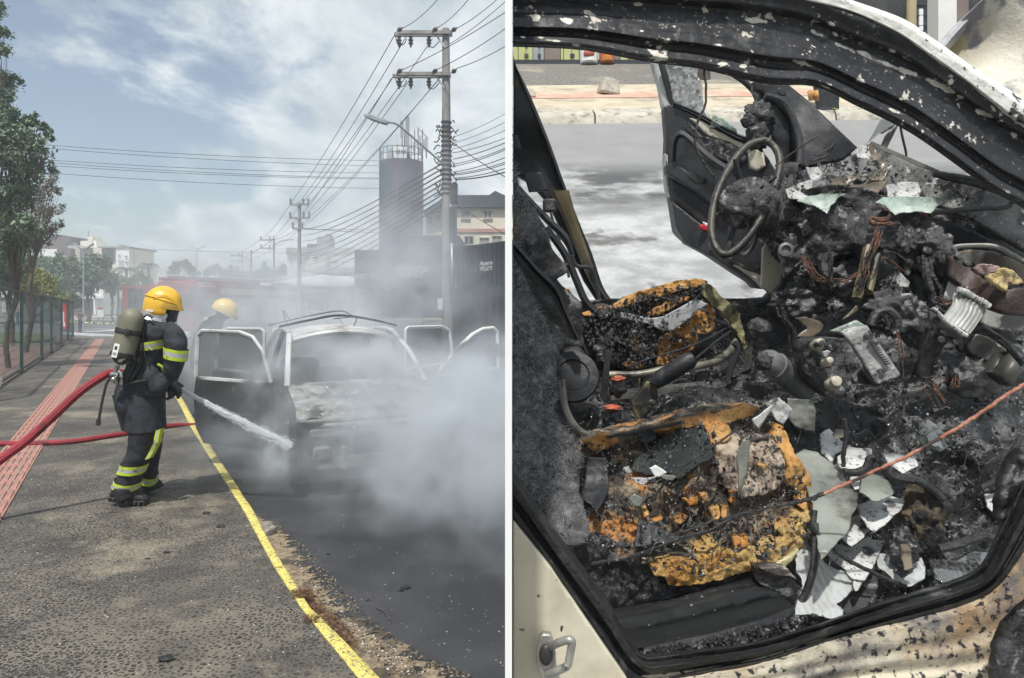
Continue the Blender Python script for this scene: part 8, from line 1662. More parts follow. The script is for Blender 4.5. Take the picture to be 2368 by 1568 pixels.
# passenger cushion
CD = [(1350,1050,1.60),(1500,1000,1.63),(1750,950,1.63),(1870,1120,1.53),(1880,1230,1.48),(1700,1300,1.42),(1540,1340,1.40),(1400,1260,1.44),(1600,1150,1.49),(1700,1080,1.52)]
cush = [(1345,1030),(1400,1012),(1500,988),(1600,966),(1690,946),(1755,944),(1800,985),(1832,1045),(1868,1098),(1880,1180),(1878,1228),(1858,1262),(1790,1292),(1700,1318),(1560,1342),(1520,1330),(1500,1305),(1370,1290),(1350,1200),(1340,1110)]
part('charred_cushion',FOAMCH,cush,CD,5,.026,15,.12,3,PS,ridge=.006)
def cpart(name,m_,poly,off=.03,amp=.016,sc=18,th=.03,edge=2.5,ridge=.003,step=5,root=PS): f = idw(CD); return part(name,m_,poly,(lambda x,y: f(x,y) - off),step,amp,sc,th,edge,root,ridge)
cpart('foam_rim',FOAMY,zs(Z5,[(880,890),(930,860),(1000,845),(1080,830),(1130,850),(1170,860),(1150,770),(1190,755),(1230,780),(1270,720),(1310,740),(1310,820),(1360,800),(1480,770),(1596,735),(1700,690)]) + zs(Z6,[(60,640),(170,600),(230,560),(295,490),(300,560),(250,640),(240,760),(160,810),(20,870),(0,890)]) + zs(Z5,[(1480,905),(1300,960),(1100,1000),(980,990),(960,940),(900,930)]),.030,.014,30,.09,3.0,ridge=.007,step=4)
cpart('foam_rim',FOAM,[(1795,978),(1812,985),(1836,1045),(1872,1098),(1884,1170),(1880,1215),(1868,1190),(1852,1170),(1838,1130),(1820,1115),(1826,1080),(1815,1050),(1790,1010)],.032,.016,24,.07,3,ridge=.006)
cpart('foam_rim',FOAM,zs(Z5,[(450,105),(520,95),(560,60),(600,55),(650,85),(680,95),(600,150),(520,160),(460,130)]),.02); cpart('foam_rim',FOAM,zs(Z5,[(900,10),(1010,-10),(1080,0),(1000,60),(920,60)]),.02)
cpart('foam_rim',FOAM,zs(Z5,[(1200,10),(1280,-20),(1360,0),(1380,60),(1330,110),(1270,130),(1210,100),(1240,60)]),.03); cpart('foam_rim',FOAM,[(1680,950),(1720,940),(1752,940),(1740,962),(1700,975),(1640,985),(1560,992),(1500,1004),(1510,990),(1600,968)],.03)
for pts in ([(1080,460),(1160,445),(1165,490),(1110,500)],[(1180,430),(1225,420),(1235,470),(1200,475)],[(820,510),(850,505),(862,550),(835,572)],[(1015,580),(1080,560),(1110,570),(1060,615),(1020,610)],[(1240,520),(1300,500),(1310,560),(1280,600),(1255,560)],[(1360,410),(1410,410),(1400,500),(1370,480)],[(960,415),(1000,412),(990,435)],[(880,590),(940,570),(950,590),(900,605)],[(1380,690),(1470,680),(1480,750),(1400,775)],[(1320,500),(1350,500),(1345,570),(1320,580)],[(1540,250),(1590,240),(1590,280)]):
    cpart('foam_patch',FOAM,zs(Z5,pts),.035,.012,22,.02,2.5)
cpart('foam_patch',M('foam_pinkash',(.24,.18,.14),(.42,.35,.27),22,8,.9,bump=1,bscale=70,bdist=.007,c3=(.05,.04,.035),s3=16,lo3=.52,hi3=.62),[(1640,1010),(1700,1000),(1790,1010),(1815,1060),(1815,1110),(1780,1140),(1720,1150),(1680,1130),(1660,1080)],.025,.022,16,.03,4)
cpart('scorched_cloth',FABG,zs(Z5,[(780,200),(880,150),(980,60),(1060,30),(1160,20),(1230,50),(1250,130),(1260,200),(1150,260),(1050,335),(960,290),(850,310),(760,280)]),.04,.010,9,.006,2); cpart('scorched_cloth',FABG,zs(Z5,[(800,100),(860,30),(890,10),(905,80),(870,100),(840,120)]),.06,.010,9,.006,2)
cpart('scorched_cloth',CHARS,zs(Z5,[(480,200),(600,210),(615,380),(600,440),(535,545),(510,500),(450,460),(470,320)]),.06,.006,9,.006,1); cpart('scorched_cloth',CHARS,zs(Z5,[(800,580),(900,620),(1020,680),(1110,700),(1050,720),(900,740),(770,760),(790,660)]),.05,.008,9,.006,1)
part('cushion_apron',CHARASH,zs(Z5,[(400,780),(520,690),(760,760),(1060,710),(1150,760),(1080,820),(880,870),(900,930),(960,990),(1100,1005),(1400,950),(1596,900),(1640,960),(1500,1020),(1200,1080),(900,1160),(660,1190),(600,1100),(520,1010),(440,900)]),[(1400,1300,1.44),(1650,1380,1.42),(1750,1330,1.44)],6,.028,12,.05,2,PS,ridge=.006)
mb = MB(); mb.tube(wire(wpx([(1300,880,1.85),(1310,950,1.8),(1345,1000,1.72),(1400,1003,1.70),(1470,994,1.70),(1560,983,1.70),(1640,978,1.70)]),0),.0095,8); mb.build('seat_tube',M('tube_dark',(.03,.03,.03),(.16,.15,.13),9,6,.4,metal=.3),PS)
mb = MB()
for pts,D,r_ in (([(880,480),(960,360),(1060,270),(1200,170),(1320,90),(1420,10)],1.44,.0022),([(430,880),(560,850),(700,830),(860,780),(1060,700),(1110,690),(1250,650),(1400,570),(1560,530)],1.38,.0035),([(600,75),(760,45),(880,20),(1080,-20)],1.55,.004)): mb = MB(); mb.tube(wire([at(*Z5(x,y),D) for x,y in pts],0,wob=.0008),r_,6); mb.build('spring_wire',CABLE,PS)
part('cushion_underside',M('plastic_yellowed',(.48,.46,.26),(.42,.38,.2),6,5,.4),zs(Z6,[(20,880),(160,815),(210,770),(170,840),(110,895),(40,895)]),1.42,6,0,5,.02,0,PS)
part('bracket_end',M('bracket_pale',(.46,.45,.40),(.36,.34,.28),9,6,.5,c3=(.05,.04,.035),s3=9,lo3=.5,hi3=.58),zs(Z6,[(-30,890),(60,880),(150,900),(200,960),(160,940),(60,930)]),1.33,5,.004,12,.03,1,PS); part('bracket_end',CHAR,zs(Z6,[(-40,900),(60,925),(160,945),(245,1040),(240,1110),(170,1120),(100,1040),(-40,980)]),1.34,5,.012,18,.05,2,PS)
# lower tray under the seat
mb = MB(); strip(mb,[(1418,1462),(1470,1498),(1600,1478),(1720,1448),(1800,1424),(1850,1400)],[(1412,1424),(1500,1410),(1600,1386),(1700,1358),(1780,1344),(1840,1362)],lambda u: 1.36,sec((0,-.03),(.2,-.005),(.45,.008),(.55,.020),(.9,.016),(1,-.02)),60,14,.03,.003,14); mb.build('seat_rail_cover',M('cover_black',(.012,.013,.014),(.024,.025,.026),6,5,.35,bump=.2,bscale=60,c4=(.35,.34,.30),s4=110,lo4=.67,hi4=.70),WR)
mb = MB(); mb.tube(wpx([(1490,1510,1.33),(1640,1478,1.33),(1769,1442,1.33),(1850,1406,1.33)]),.010,8); mb.build('seat_runner',CHARS,WR)
mb = MB(); mb.tube(wire(wpx([(1884,1210,1.36),(1886,1260,1.34),(1880,1320,1.33),(1864,1370,1.33),(1850,1395,1.33)]),0),.0075,8); mb.tube(wire(wpx([(1880,1215,1.36),(1884,1180,1.37)]),0),.006,8); mb.build('adjuster_bar',CABLE,WR)
# ---- near sill, seal and cream metal
sealA = [(1187,1212),(1269,1322),(1347,1434),(1420,1540),(1470,1590),(1540,1590),(1640,1562),(1774,1534),(1955,1474),(2142,1428),(2254,1394),(2312,1354),(2362,1289),(2420,1190)]
sealB = [(1187,1094),(1291,1244),(1400,1388),(1452,1478),(1489,1528),(1530,1530),(1640,1518),(1769,1500),(1918,1456),(2067,1404),(2217,1359),(2290,1322),(2332,1244),(2390,1120)]
mb = MB(); strip(mb,sealA,sealB,lambda u: 1.20 + .06 * u,sec((0,-.012),(.12,.012),(.30,.016),(.42,-.004),(.50,-.006),(.60,.018),(.82,.022),(1,-.012)),200,26,.03,.0045,26); mb.build('door_seal',M('seal_charred',(.009,.010,.011),(.024,.025,.027),10,8,.42,bump=.8,bscale=80,c3=(.13,.13,.135),s3=9,lo3=.60,hi3=.74,c4=(.34,.34,.34),s4=170,lo4=.68,hi4=.71),WR)
part('pillar_skin',CREAMP,[(1187,1206),(1275,1316),(1352,1430),(1450,1572),(1470,1620),(1187,1620)],(lambda x,y: 1.18 - .012 * math.exp(-(((x - 1205) / 36) ** 2 + ((y - 1390) / 60) ** 2)) + .010 * math.exp(-(((x - 1300) / 22) ** 2 + ((y - 1440) / 80) ** 2))),8,.004,7,.02)
mb = MB()
for (x,y,r_) in ((1198,1330,16),(1200,1412,18),(1192,1360,14),(1215,1300,10)): lump(mb,at(x,y,1.19),(m_px(r_,1.19),.012,m_px(r_ * 1.3,1.19)),.35,1.5,22,14)
for i,v in enumerate(mb.v):
    if v[0] < .003: mb.v[i] = (.003,v[1],v[2])
mb.build('heat_blister',CREAMP,WR,auto=180)
ST = thing('door_striker','steel door striker loop bolted to the cream pillar skin at bottom left','striker',at(1262,1540,1.16))
STM = M('striker_steel',(.30,.29,.27),(.48,.47,.44),14,5,.4,metal=.6,c3=(.08,.08,.07),s3=18,lo3=.55,hi3=.63)
mb = MB(); sheet(mb,zs(Z5,[(185,1320),(205,1300),(255,1305),(270,1340),(285,1420),(270,1500),(235,1568),(200,1568),(165,1480),(170,1400)]),1.155,5,.001,20,.014,0); mb.build('plate',STM,ST,fix=False)
mb = MB(); mb.tube(wire([at(*Z5(x,y),D) for x,y,D in ((255,1375,1.15),(300,1350,1.12),(360,1332,1.11),(384,1345,1.11),(378,1400,1.11),(362,1480,1.11),(345,1500,1.11),(290,1525,1.12),(235,1548,1.15))],0,sub=8),.0068,10); mb.build('loop',STM,ST)
mb = MB(); mb.ball(at(*Z5(225,1425),1.15),(.012,.008,.018),12,8); mb.build('bolt',DARKM,ST)
silA = [(1489,1660),(1774,1640),(2000,1620),(2200,1620),(2400,1620)]; silB = [(1475,1580),(1640,1560),(1774,1532),(1955,1472),(2142,1426),(2254,1392),(2312,1352),(2400,1250)]
mb = MB(); strip(mb,silA,silB,lambda u: 1.19 + .05 * u,sec((0,0),(.25,.006),(.36,-.005),(.5,.006),(.62,.001),(.76,.007),(.92,.004),(1,-.015)),160,40,.03,.004,16); mb.build('sill_skin',RUSTS,WR)
part('lower_hinge',CHARASH,[(2318,1510),(2340,1460),(2400,1400),(2400,1600),(2310,1600)],1.15,6,.012,16,.03,3); part('upper_hinge_cover',CHAR,zs(Z6,[(1500,340),(1560,220),(1620,160),(1660,500),(1540,560),(1470,600),(1490,440)]),1.28,6,.02,18,.03,3)
# ---- right hand dash frame, glovebox housing, bracket
hb = part('glovebox_housing',M('housing_rustdark',(.028,.018,.015),(.06,.035,.028),7,8,.5,c3=(.012,.011,.011),s3=6,lo3=.5,hi3=.6,bump=.4,bscale=60),zs(Z4,[(1310,215),(1480,330),(1560,400),(1660,440),(1860,440),(1860,640),(1700,625),(1600,590),(1450,480),(1295,365)]),[(2210,600,1.98),(2370,700,1.8)],8,.006,9,.03)
part('glovebox_floor',SHBRN,zs(Z4,[(1340,190),(1440,170),(1600,185),(1860,290),(1860,420),(1700,380),(1560,330),(1480,300)]),[(2230,590,2.12),(2370,630,1.95)],8,.008,10,.02)
for i in range(7):
    x,y = 1335 + i * 64,205 + i * 44; m_q = part('housing_tooth',STEELB,zs(Z4,[(x,y),(x + 34,y + 14),(x + 48,y + 38),(x + 18,y + 42),(x - 6,y + 24)]),1.93 - i * .015,4,.002,20,.012)
mb = MB(); mb.tube(wire([at(*Z4(x,y),D) for x,y,D in ((1325,175,2.0),(1325,155,2.0),(1420,146,1.99),(1560,146,1.97),(1640,165,1.95),(1720,210,1.93),(1860,285,1.9))],0),.0075,8); mb.build('support_rod',STEELB,WR)
loose('foam_scrap',M('foam_scrap_yellow',(.46,.34,.14),(.60,.50,.28),24,7,.95,bump=1,bscale=90,c3=(.20,.12,.08),s3=16,lo3=.5,hi3=.62),zs(Z4,[(1560,350),(1640,330),(1660,300),(1720,310),(1780,370),(1805,400),(1760,420),(1700,400),(1690,470),(1650,440),(1580,390)]),1.80,'yellow singed foam scrap hanging over the toothed housing at right','foam scrap',5,.016,26,.02,3)
loose('foam_scrap',M('foam_scrap_pink',(.30,.20,.19),(.42,.30,.27),24,7,.95,bump=1,bscale=90),zs(Z4,[(1480,300),(1520,268),(1580,268),(1640,300),(1600,330),(1560,350),(1500,335)]),1.86,'pinkish singed foam scrap behind the yellow one','foam scrap',5,.014,26,.02,3)
BR = thing('aluminium_bracket','corrugated bare aluminium bracket with white scorched edges under the housing','bracket',at(2215,740,1.8))
mb = MB(); strip(mb,zs(Z4,[(1250,650),(1320,560),(1330,500),(1350,450)]),zs(Z4,[(1430,760),(1500,660),(1530,600),(1560,560)]),lambda u: 1.80 + .05 * u,lambda v: .0022 * math.sin(v * 44) + .02 * math.sin(math.pi * v),40,44,.012,.001,20); mb.build('corrugated_plate',ALU,BR)
mb = MB(); P = wire([at(*Z4(x,y),1.83) for x,y in ((1340,455),(1400,470),(1460,510),(1520,540),(1560,570))],0,sub=10); mb.tube(P,[.009 + .004 * noise.noise(Vector((i * .8,0,0))) for i in range(len(P))],10); P = wire([at(*Z4(x,y),1.77) for x,y in ((1165,600),(1180,590),(1230,640),(1270,680),(1330,720),(1380,760),(1410,770))],0,sub=10); mb.tube(P,[.006 + .003 * noise.noise(Vector((i * .8,5,0))) for i in range(len(P))],10); mb.build('scorched_lip',ASHW,BR)
mb = MB(); sheet(mb,zs(Z4,[(1160,600),(1200,600),(1260,680),(1300,720),(1380,770),(1385,860),(1360,880),(1340,820),(1290,790),(1200,760),(1160,680)]),1.79,5,.002,16,.012,1); mb.build('mounting_flange',STEELB,BR,fix=False)
for (x,y) in ((1190,665),(1235,740),(1325,815),(1222,800)): mb = MB(); mb.tube2(at(*Z4(x,y),1.785),Vector((0,-1,.2)).normalized(),[(0,.010),(.006,.010),(.007,.006)],6); mb.build('bolt',CHARS,BR,smooth=False)
part('bracket_leg',STEELB,zs(Z4,[(1190,740),(1280,790),(1180,960),(1165,1050),(1075,1055),(1090,980),(1140,850)]),[(2150,780,1.82),(2140,860,1.86)],6,.004,14,.03)
part('white_panel',M('panel_white_burnt',(.46,.46,.44),(.56,.56,.54),6,7,.5,c3=(.06,.06,.06),s3=9,lo3=.54,hi3=.6),zs(Z4,[(1300,370),(1390,430),(1330,480),(1290,600),(1250,560),(1260,480)]),2.0,6,.004,12,.01)
part('white_panel',M('panel_grey_burnt',(.24,.24,.225),(.34,.34,.32),5,8,.5,c3=(.04,.04,.04),s3=8,lo3=.5,hi3=.58),zs(Z4,[(1390,420),(1480,470),(1600,580),(1700,620),(1860,630),(1860,740),(1700,740),(1520,700),(1540,600),(1450,520)]),1.95,7,.006,10,.02)
part('heater_box',M('heater_olive',(.03,.03,.026),(.075,.07,.055),6,8,.45,c3=(.015,.015,.015),s3=6,lo3=.48,hi3=.58),zs(Z4,[(1400,840),(1480,760),(1560,780),(1680,870),(1760,960),(1780,1030),(1730,1130),(1660,1080),(1560,960),(1440,900)]),[(2270,810,1.84),(2350,870,1.74)],7,.008,8,.05)
lumps('melted_housing',CHARASH,[(2065,720,2.02,60,46)],amp=.35,sc=1.8,seg=60,rg=40); lumps('melted_housing',CHAR,[(2110,740,2.0,40,50)],amp=.5,seg=40,rg=26); lumps('melted_housing',CHAR,[(2250,870,1.86,60,50)],amp=.4,seg=40,rg=26); lumps('melted_housing',CHAR,[(1960,640,2.3,70,50)],amp=.5,seg=50,rg=34); lumps('melted_housing',CHAR,[(1850,700,2.35,60,40)],amp=.5,seg=50,rg=34)
mb = MB(); mb.tube(wire([at(*Z4(x,y),1.94) for x,y in ((740,700),(760,640),(800,600),(870,600),(920,660),(915,740),(880,760))],0),.012,8); mb.tube(wire([at(*Z4(x,y),1.93) for x,y in ((840,640),(860,700),(850,730))],0),.005,6); mb.build('pedal_bracket',CHAR,WR)
for pts,m_,D,lb in (([(915,390),(945,330),(1010,400),(1000,440),(935,432)],ASHW,2.02,'pale triangular shard lodged deep under the dash'),([(950,480),(1020,478),(1022,510),(960,500)],ASHW,2.0,'small pale chip below the triangular shard'),([(535,665),(640,560),(655,600),(590,640)],SHBRN,2.0,'brownish sliver left of the melted housing'),([(210,650),(280,640),(380,670),(410,700),(400,740),(330,790),(220,780),(300,720)],SHBRN,2.05,'dark translucent curl in front of the gear lever')):
    loose('glass_shard',m_,zs(Z4,pts),D,lb,'glass shard',5,.003,16,.005,1)
# ---- things on the floor
PC_ = (.44,.45,.44,1); W_,n_,l_ = newmat('puddle_painted_glare'); o_ = n_.new('ShaderNodeOutputMaterial'); b_ = n_.new('ShaderNodeBsdfPrincipled'); b_.inputs['Base Color'].default_value = PC_; b_.inputs['Roughness'].default_value = .03; b_.inputs['Metallic'].default_value = 0.0; b_.inputs['Specular IOR Level'].default_value = 1.0; b_.inputs['IOR'].default_value = 1.6; b_.inputs['Coat Weight'].default_value = 1.0; b_.inputs['Coat IOR'].default_value = 2.2; b_.inputs['Coat Roughness'].default_value = .02  # pale base colour paints the sky glare onto the water
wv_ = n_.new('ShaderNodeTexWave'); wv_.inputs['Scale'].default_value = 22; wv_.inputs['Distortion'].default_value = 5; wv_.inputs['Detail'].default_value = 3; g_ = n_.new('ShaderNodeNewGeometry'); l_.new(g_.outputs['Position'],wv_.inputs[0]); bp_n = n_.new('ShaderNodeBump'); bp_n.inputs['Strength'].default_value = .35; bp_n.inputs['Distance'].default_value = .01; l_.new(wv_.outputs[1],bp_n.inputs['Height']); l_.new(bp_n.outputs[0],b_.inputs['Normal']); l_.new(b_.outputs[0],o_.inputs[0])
WD_ = W_.copy(); WD_.name = 'puddle_dark'; [setattr(q.inputs['Base Color'],'default_value',(.03,.03,.027,1)) for q in WD_.node_tree.nodes if q.type == 'BSDF_PRINCIPLED']
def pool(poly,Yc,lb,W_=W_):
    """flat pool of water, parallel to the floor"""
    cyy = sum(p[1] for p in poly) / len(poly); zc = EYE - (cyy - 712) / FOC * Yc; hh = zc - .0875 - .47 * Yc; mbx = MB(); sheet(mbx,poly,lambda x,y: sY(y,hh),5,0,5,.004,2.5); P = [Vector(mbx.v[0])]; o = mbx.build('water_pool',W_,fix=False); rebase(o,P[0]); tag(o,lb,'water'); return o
pool(zs(Z6,[(180,800),(250,760),(310,820),(360,835),(400,870),(450,900),(510,910),(540,960),(555,1010),(520,1050),(440,1110),(480,1140),(490,1205),(400,1200),(280,1170),(180,1180),(200,1100),(240,1000),(200,900)]),1.36,'bright pool of water, sky glare painted into its pale colour, beside the passenger seat')
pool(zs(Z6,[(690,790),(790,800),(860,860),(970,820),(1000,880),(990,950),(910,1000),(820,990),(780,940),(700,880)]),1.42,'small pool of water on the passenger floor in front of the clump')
pool(zs(Z6,[(1020,830),(1180,840),(1290,780),(1400,790),(1380,880),(1260,980),(1180,1020),(1060,960)]),1.44,'dark rippled pool in the right front corner of the floor',WD_)
pool(zs(Z3,[(1330,760),(1440,700),(1560,720),(1700,700),(1700,900),(1690,1000),(1560,1060),(1440,1080),(1420,980),(1300,960)]),2.42,'rippled water pool on the driver side floor',WD_)
GRNT = M('glass_sooty_green',(.12,.13,.11),(.24,.25,.22),4,7,.22,c3=(.05,.048,.04),s3=4,lo3=.5,hi3=.62,c4=(.5,.5,.48),s4=9,lo4=.64,hi4=.70,bump=.1)
for pts,m_,D,lb in (([(165,200),(250,150),(330,170),(400,220),(470,300),(560,400),(590,470),(540,550),(520,660),(440,740),(350,835),(320,680),(300,520),(260,380),(210,240)],GRNT,1.47,'large sooty green glass sheet between seat and floor'),
    ([(345,60),(400,20),(430,50),(480,100),(520,130),(440,180),(420,240),(350,180)],ASHW,1.66,'pale ash flake highest on the passenger floor'),
    ([(420,60),(440,20),(500,35),(490,80),(440,85)],SHBRN,1.6,'small dark square chip on the pale ash flake'),
    ([(450,200),(520,130),(660,150),(670,190),(640,250),(560,280),(470,270)],ASHW,1.58,'broad white flake just above the copper wire'),
    ([(585,420),(610,310),(660,300),(740,310),(805,420),(790,440),(700,470),(660,465)],GRNT,1.44,'greenish glass triangle lying under the copper wire'),
    ([(530,330),(600,320),(590,400),(560,400)],ASHW,1.50,'white chip left of the greenish triangle'),([(730,170),(830,180),(940,210),(950,250),(860,300),(790,260),(740,230)],ASHW,1.6,'white torn flake right of the bent hose'),
    ([(580,500),(660,465),(790,445),(870,470),(850,520),(760,600),(680,665),(640,640),(590,560)],ASHW,1.46,'speckled grey flake below the glass triangle'),([(470,700),(510,600),(580,560),(650,650),(610,700),(540,760)],ASHW,1.44,'speckled white flake left of the dark hole'),
    ([(380,800),(440,740),(540,760),(620,700),(740,720),(680,860),(640,930),(570,1030),(540,960),(500,900)],ASHW,1.42,'long grey speckled floor sheet beside the bright pool'),([(480,1160),(560,1020),(640,930),(720,900),(700,1000),(640,1120),(560,1180)],CHARASH,1.38,'dull grey flake at the foot of the floor sheet'),
    ([(1365,430),(1470,425),(1480,470),(1440,560),(1380,510)],ASHW,1.5,'faint pale flake by the right hand footwell wall'),([(340,450),(460,440),(570,480),(540,550),(370,580)],ASHW,1.445,'white patch stuck on the large sooty glass sheet'),([(960,20),(1040,20),(1110,80),(1140,130),(1090,165),(1000,140),(960,90)],GRNT,1.68,'pale green shard above the copper wire at right'),([(1000,60),(1050,40),(1080,80),(1110,150),(1030,130)],ASHW,1.66,'white flake on the pale green shard at right'),([(840,740),(900,740),(920,880),(870,900)],SHBRN,1.34,'thin upright strip stuck in the brown clump')):
    P = zs(Z6,pts); cx = sum(p[0] for p in P) / len(P); w_ = max(p[0] for p in P) - min(p[0] for p in P); cyy = sum(p[1] for p in P) / len(P)
    loose('floor_flake',m_,P,(lambda x,y,D=D,cx=cx,w_=w_,cyy=cyy: D - .0014 * (y - cyy) + .01 * ((x - cx) / w_) ** 2),lb,'flake',5,.009,20,.005,2.4)
for pts,m_,D,lb in (([(0,1240),(100,1200),(195,1290),(130,1390),(80,1370),(50,1320)],ASHW,1.84,'grey plastic flake just left of the knob unit base'),([(160,1210),(330,1220),(360,1300),(350,1450),(200,1400),(150,1330)],GRNT,1.86,'dark blue green glass sheet under the knob unit'),([(400,880),(455,880),(440,915),(405,915)],ASHW,1.78,'tiny pale chip between the two upper knobs'),([(1075,1350),(1150,1360),(1250,1450),(1200,1470),(1080,1460)],ASHW,1.7,'white chip left of the copper wire end')):
    loose('floor_flake',m_,zs(Z4,pts),D,lb,'flake',5,.009,20,.005,2.4)
for pts,m_,D,lb in (([(865,265),(905,250),(975,295),(935,322),(900,320)],SIGNW,1.42,'bright white paper scrap on the passenger seat'),([(705,265),(740,255),(752,300),(722,300)],ASHW,1.44,'small pale scrap left of the bright one on the seat'),([(750,325),(830,330),(915,318),(880,340),(825,372),(770,355)],ASHW,1.42,'torn pale strip under the bright scrap'),([(930,310),(960,305),(1030,320),(1010,345),(950,335)],GRNT,1.42,'grey blue chip right of the bright scrap'),([(735,460),(770,430),(820,450),(815,500),(770,505)],GRNT,1.42,'dull grey chip in the middle of the seat'),([(1405,210),(1420,140),(1450,90),(1490,100),(1470,300),(1430,420),(1415,460),(1425,300)],GRNT,1.42,'narrow grey green splinter standing on the seat')):
    loose('seat_scrap',m_,zs(Z5,pts),D,lb,'scrap',4,.002,18,.004,1.2)
loose('white_strip',ALU,zs(Z3,[(1690,1355),(1735,1330),(1780,1290),(1830,1255),(1830,1290),(1790,1340),(1735,1420),(1700,1385)]),1.52,'creased white metal strip at the corner of the passenger cushion','strip',5,0,5,.004)
lumps('carpet_clump',M('clump_brown',(.035,.028,.02),(.14,.105,.065),14,9,.85,bump=1,bscale=80,c3=(.02,.02,.022),s3=12,lo3=.5,hi3=.58,c4=(.25,.25,.24),s4=150,lo4=.66,hi4=.7),[(2140,1190,1.5,55,62)],amp=.42,sc=1.8,seg=70,rg=46); lumps('carpet_clump',CHAR,[(2090,1270,1.42,34,36)],amp=.5,sc=2,seg=40,rg=26); lumps('carpet_clump',CHAR,[(2090,1318,1.37,18,14)],amp=.5,sc=2,seg=30,rg=18)
for pts,D,r_,lb in (([(740,200),(700,200),(650,210),(630,260),(580,290),(490,290)],1.48,.008,'bent charred hose loop above the glass triangle'),([(700,200),(735,240),(760,300),(850,335),(960,350),(1040,410),(1100,460)],1.47,.009,'flat rubber hose snaking down to the brown clump'),([(490,-40),(505,60),(485,180),(488,260)],1.5,.005,'straight black rod standing before the white flake'),([(280,625),(400,750),(520,840),(700,930),(840,985),(870,1000)],1.34,.0042,'thin black cable slanting across the bright pool'),([(1590,60),(1540,160),(1480,280),(1420,350),(1340,390)],1.5,.0065,'tapering charred cord at the right footwell'),([(640,40),(720,110),(800,165)],1.62,.002,'hair thin wire above the white flakes'),([(1080,770),(1200,740),(1330,690),(1400,700)],1.46,.010,'charred hose stub in the front right corner')):
    mb = MB(); P = wire([at(*Z6(x,y),D) for x,y in pts],0,wob=.001); mb.tube(P,[r_ * (1 + .15 * noise.noise(Vector((i * .7,3,0)))) for i in range(len(P))],8); o = mb.build('charred_cable',CABLE); rebase(o,P[0]); tag(o,lb,'cable')
cwp = [(2400,872),(2330,912),(2258,962),(2180,1010),(2092,1058),(2000,1100),(1905,1142)]
mb = MB(); P = wire([at(x,y,1.16 + (2400 - x) / 500 * .14) for x,y in cwp],0,wob=.0009,sub=12); mb.tube(P,[.0032 * (1 + .25 * noise.noise(Vector((i * .5,3,0)))) for i in range(len(P))],7); o = mb.build('copper_wire',COPPER); rebase(o,P[0]); o.data.materials[0] = M('hot_copper',(.40,.15,.09),(.50,.24,.16),40,5,.5,c3=(.06,.035,.03),s3=14,lo3=.56,hi3=.62,bump=.6,bscale=200); tag(o,'long taut copper cable slanting across the passenger footwell from the right edge','wire','copper wires in the wreck')
mb = MB(); P = wire([at(x,y,1.30 + (1905 - x) / 700 * .06) for x,y in ((1905,1142),(1870,1155),(1800,1170),(1700,1192),(1600,1222),(1540,1240))],0,wob=.0015,sub=10); mb.tube(P,[.0042 * (1 + .5 * noise.noise(Vector((i * .6,8,0)))) if i < 18 else .002 for i in range(len(P))],7); o = mb.build('charred_cable',CABLE); rebase(o,P[0]); tag(o,'crusted end of the long cable lying over the passenger cushion','cable')
# crumbs of char everywhere inside
def crumbs(name,m_,poly,D,n,size,off=.03,flat=.5,root=None):
    xs = [p[0] for p in poly]; ys = [p[1] for p in poly]; dz = idw(D) if isinstance(D,list) else (lambda x,y: D); V = []; F = []; c = 0; mbx = MB()
    def inside(x,y):
        r_ = False; j = len(poly) - 1
        for i in range(len(poly)):
            if (poly[i][1] > y) != (poly[j][1] > y) and x < (poly[j][0] - poly[i][0]) * (y - poly[i][1]) / (poly[j][1] - poly[i][1]) + poly[i][0]: r_ = not r_
            j = i
        return r_
    while c < n:
        x = random.uniform(min(xs),max(xs)); y = random.uniform(min(ys),max(ys))
        if not inside(x,y) or noise.noise(Vector((x * .02,y * .02,4))) < random.uniform(-.5,.25): continue
        c += 1; p = at(x,y,dz(x,y) - off * random.uniform(.2,1.3)); s_ = size[0] + (size[1] - size[0]) * random.random() ** 3; M3 = Euler((random.uniform(0,6),random.uniform(0,6),random.uniform(0,6))).to_matrix(); kx,ky,kz = random.uniform(.5,1.5),random.uniform(.4,1.2),random.uniform(.12,.6) * flat * 2; k = len(V)
        for dx,dy,dz_ in ((1,0,0),(.2,1,0),(-1,.2,0),(-.1,-1,0),(0,0,1),(.1,0,-1)): V.append(p + M3 @ Vector((dx * kx * random.uniform(.6,1.2),dy * ky,dz_ * kz)) * s_)
        F += [(k,k + 1,k + 4),(k + 1,k + 2,k + 4),(k + 2,k + 3,k + 4),(k + 3,k,k + 4),(k + 1,k,k + 5),(k + 2,k + 1,k + 5),(k + 3,k + 2,k + 5),(k,k + 3,k + 5)]
    mbx.add(V,F); return stuff(mbx.build(name,m_,root,smooth=False,fix=False))
inter = [(1310,720),(1420,700),(1760,700),(1812,640),(1850,480),(1900,420),(2060,520),(2200,560),(2368,620),(2368,1150),(2290,1310),(2050,1395),(1800,1480),(1520,1520),(1420,1400),(1320,1250),(1290,900)]
fl2 = [(x,y,d - .02) for x,y,d in flD]
crumbs('char_crumb',[CHAR,CHARASH],inter,fl2,5200,(.003,.012)); crumbs('ash_flake',CHARASH,inter,fl2,2400,(.003,.010),.05,.25); crumbs('pale_grit',ASHW,inter,fl2,1300,(.0012,.004),.05,.5)
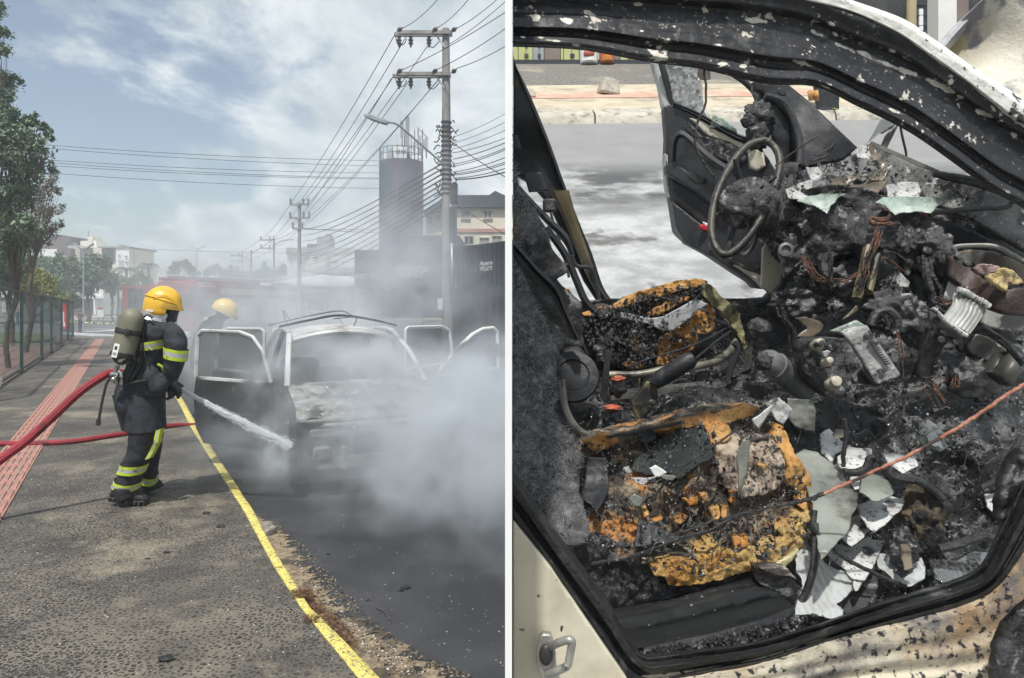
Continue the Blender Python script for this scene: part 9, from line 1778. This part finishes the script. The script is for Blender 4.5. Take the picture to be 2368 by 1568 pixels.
crumbs('seat_crumb',CHARASH,cush,CD,2600,(.002,.009),.05,.4); crumbs('seat_grit',ASHW,cush,CD,900,(.001,.003),.055,.5)
crumbs('driver_seat_crumb',CHARASH,P if False else zs(Z3,[(480,720),(560,600),(720,560),(980,470),(1340,400),(1400,700),(1180,940),(820,1010),(600,900)]),2.34,1800,(.003,.012),.06,.4)
crumbs('dash_crumb',[CHAR,CHARASH],zs(Z2,[(100,1050),(600,1000),(900,1050),(1500,1300),(1600,1500),(1000,1350),(600,1500),(200,1500)]),2.32,1300,(.003,.010),.05,.35)
crumbs('sill_crumb',CHARASH,zs(Z5,[(700,1440),(900,1380),(1200,1330),(1596,1230),(1596,1400),(1200,1450),(900,1500)]),1.30,1400,(.002,.008),.02,.4)
crumbs('sill_crumb',CHARASH,zs(Z6,[(0,1230),(200,1180),(560,1180),(700,1090),(1000,1040),(1250,990),(1250,1020),(900,1130),(400,1290),(0,1380)]),1.32,1600,(.002,.008),.02,.4)
crumbs('glass_granule',SHGRN,inter,fl2,1500,(.0012,.004),.05,.8)
fibres('loose_strand',FIB,inter,fl2,320,(.02,.09),.0004,.05); fibres('loose_strand',FIB,cush,CD,220,(.01,.05),.0003,.055)
# firefighter's legs glimpsed beyond the far pillar
LG = thing('person','lower legs of a firefighter standing in the street beyond the far pillar','person',sl(1915,300)); YL = sY(272)
mb = MB()
for dx in (0,22): mb.rings(limb_rings([(1898 + dx,120,.0,22,.09),(1900 + dx,200,0,19,.08),(1903 + dx,255,0,15,.07),(1903 + dx,276,-.03,16,.11)],YL,1,sub=2))
mb.rings(limb_rings([(1908,60,0,34,.13),(1908,130,0,34,.13)],YL,1)); remesh_join(mb,.03,'body',COATG,LG,wr=.01,wscale=8)
mb = MB(); c = at(1921,268,YL - .1); mb.tube([at(1922,255,YL),at(1921,275,YL)],.085,12); mb.build('reflective_band',HIVIS,LG)
for x in (1873,1886): mb = MB(); mb.tube([at(x,210,YL - .4),at(x + 3,232,YL - .4)],.03,8); q = mb.build('glove_finger',FOAM,LG)
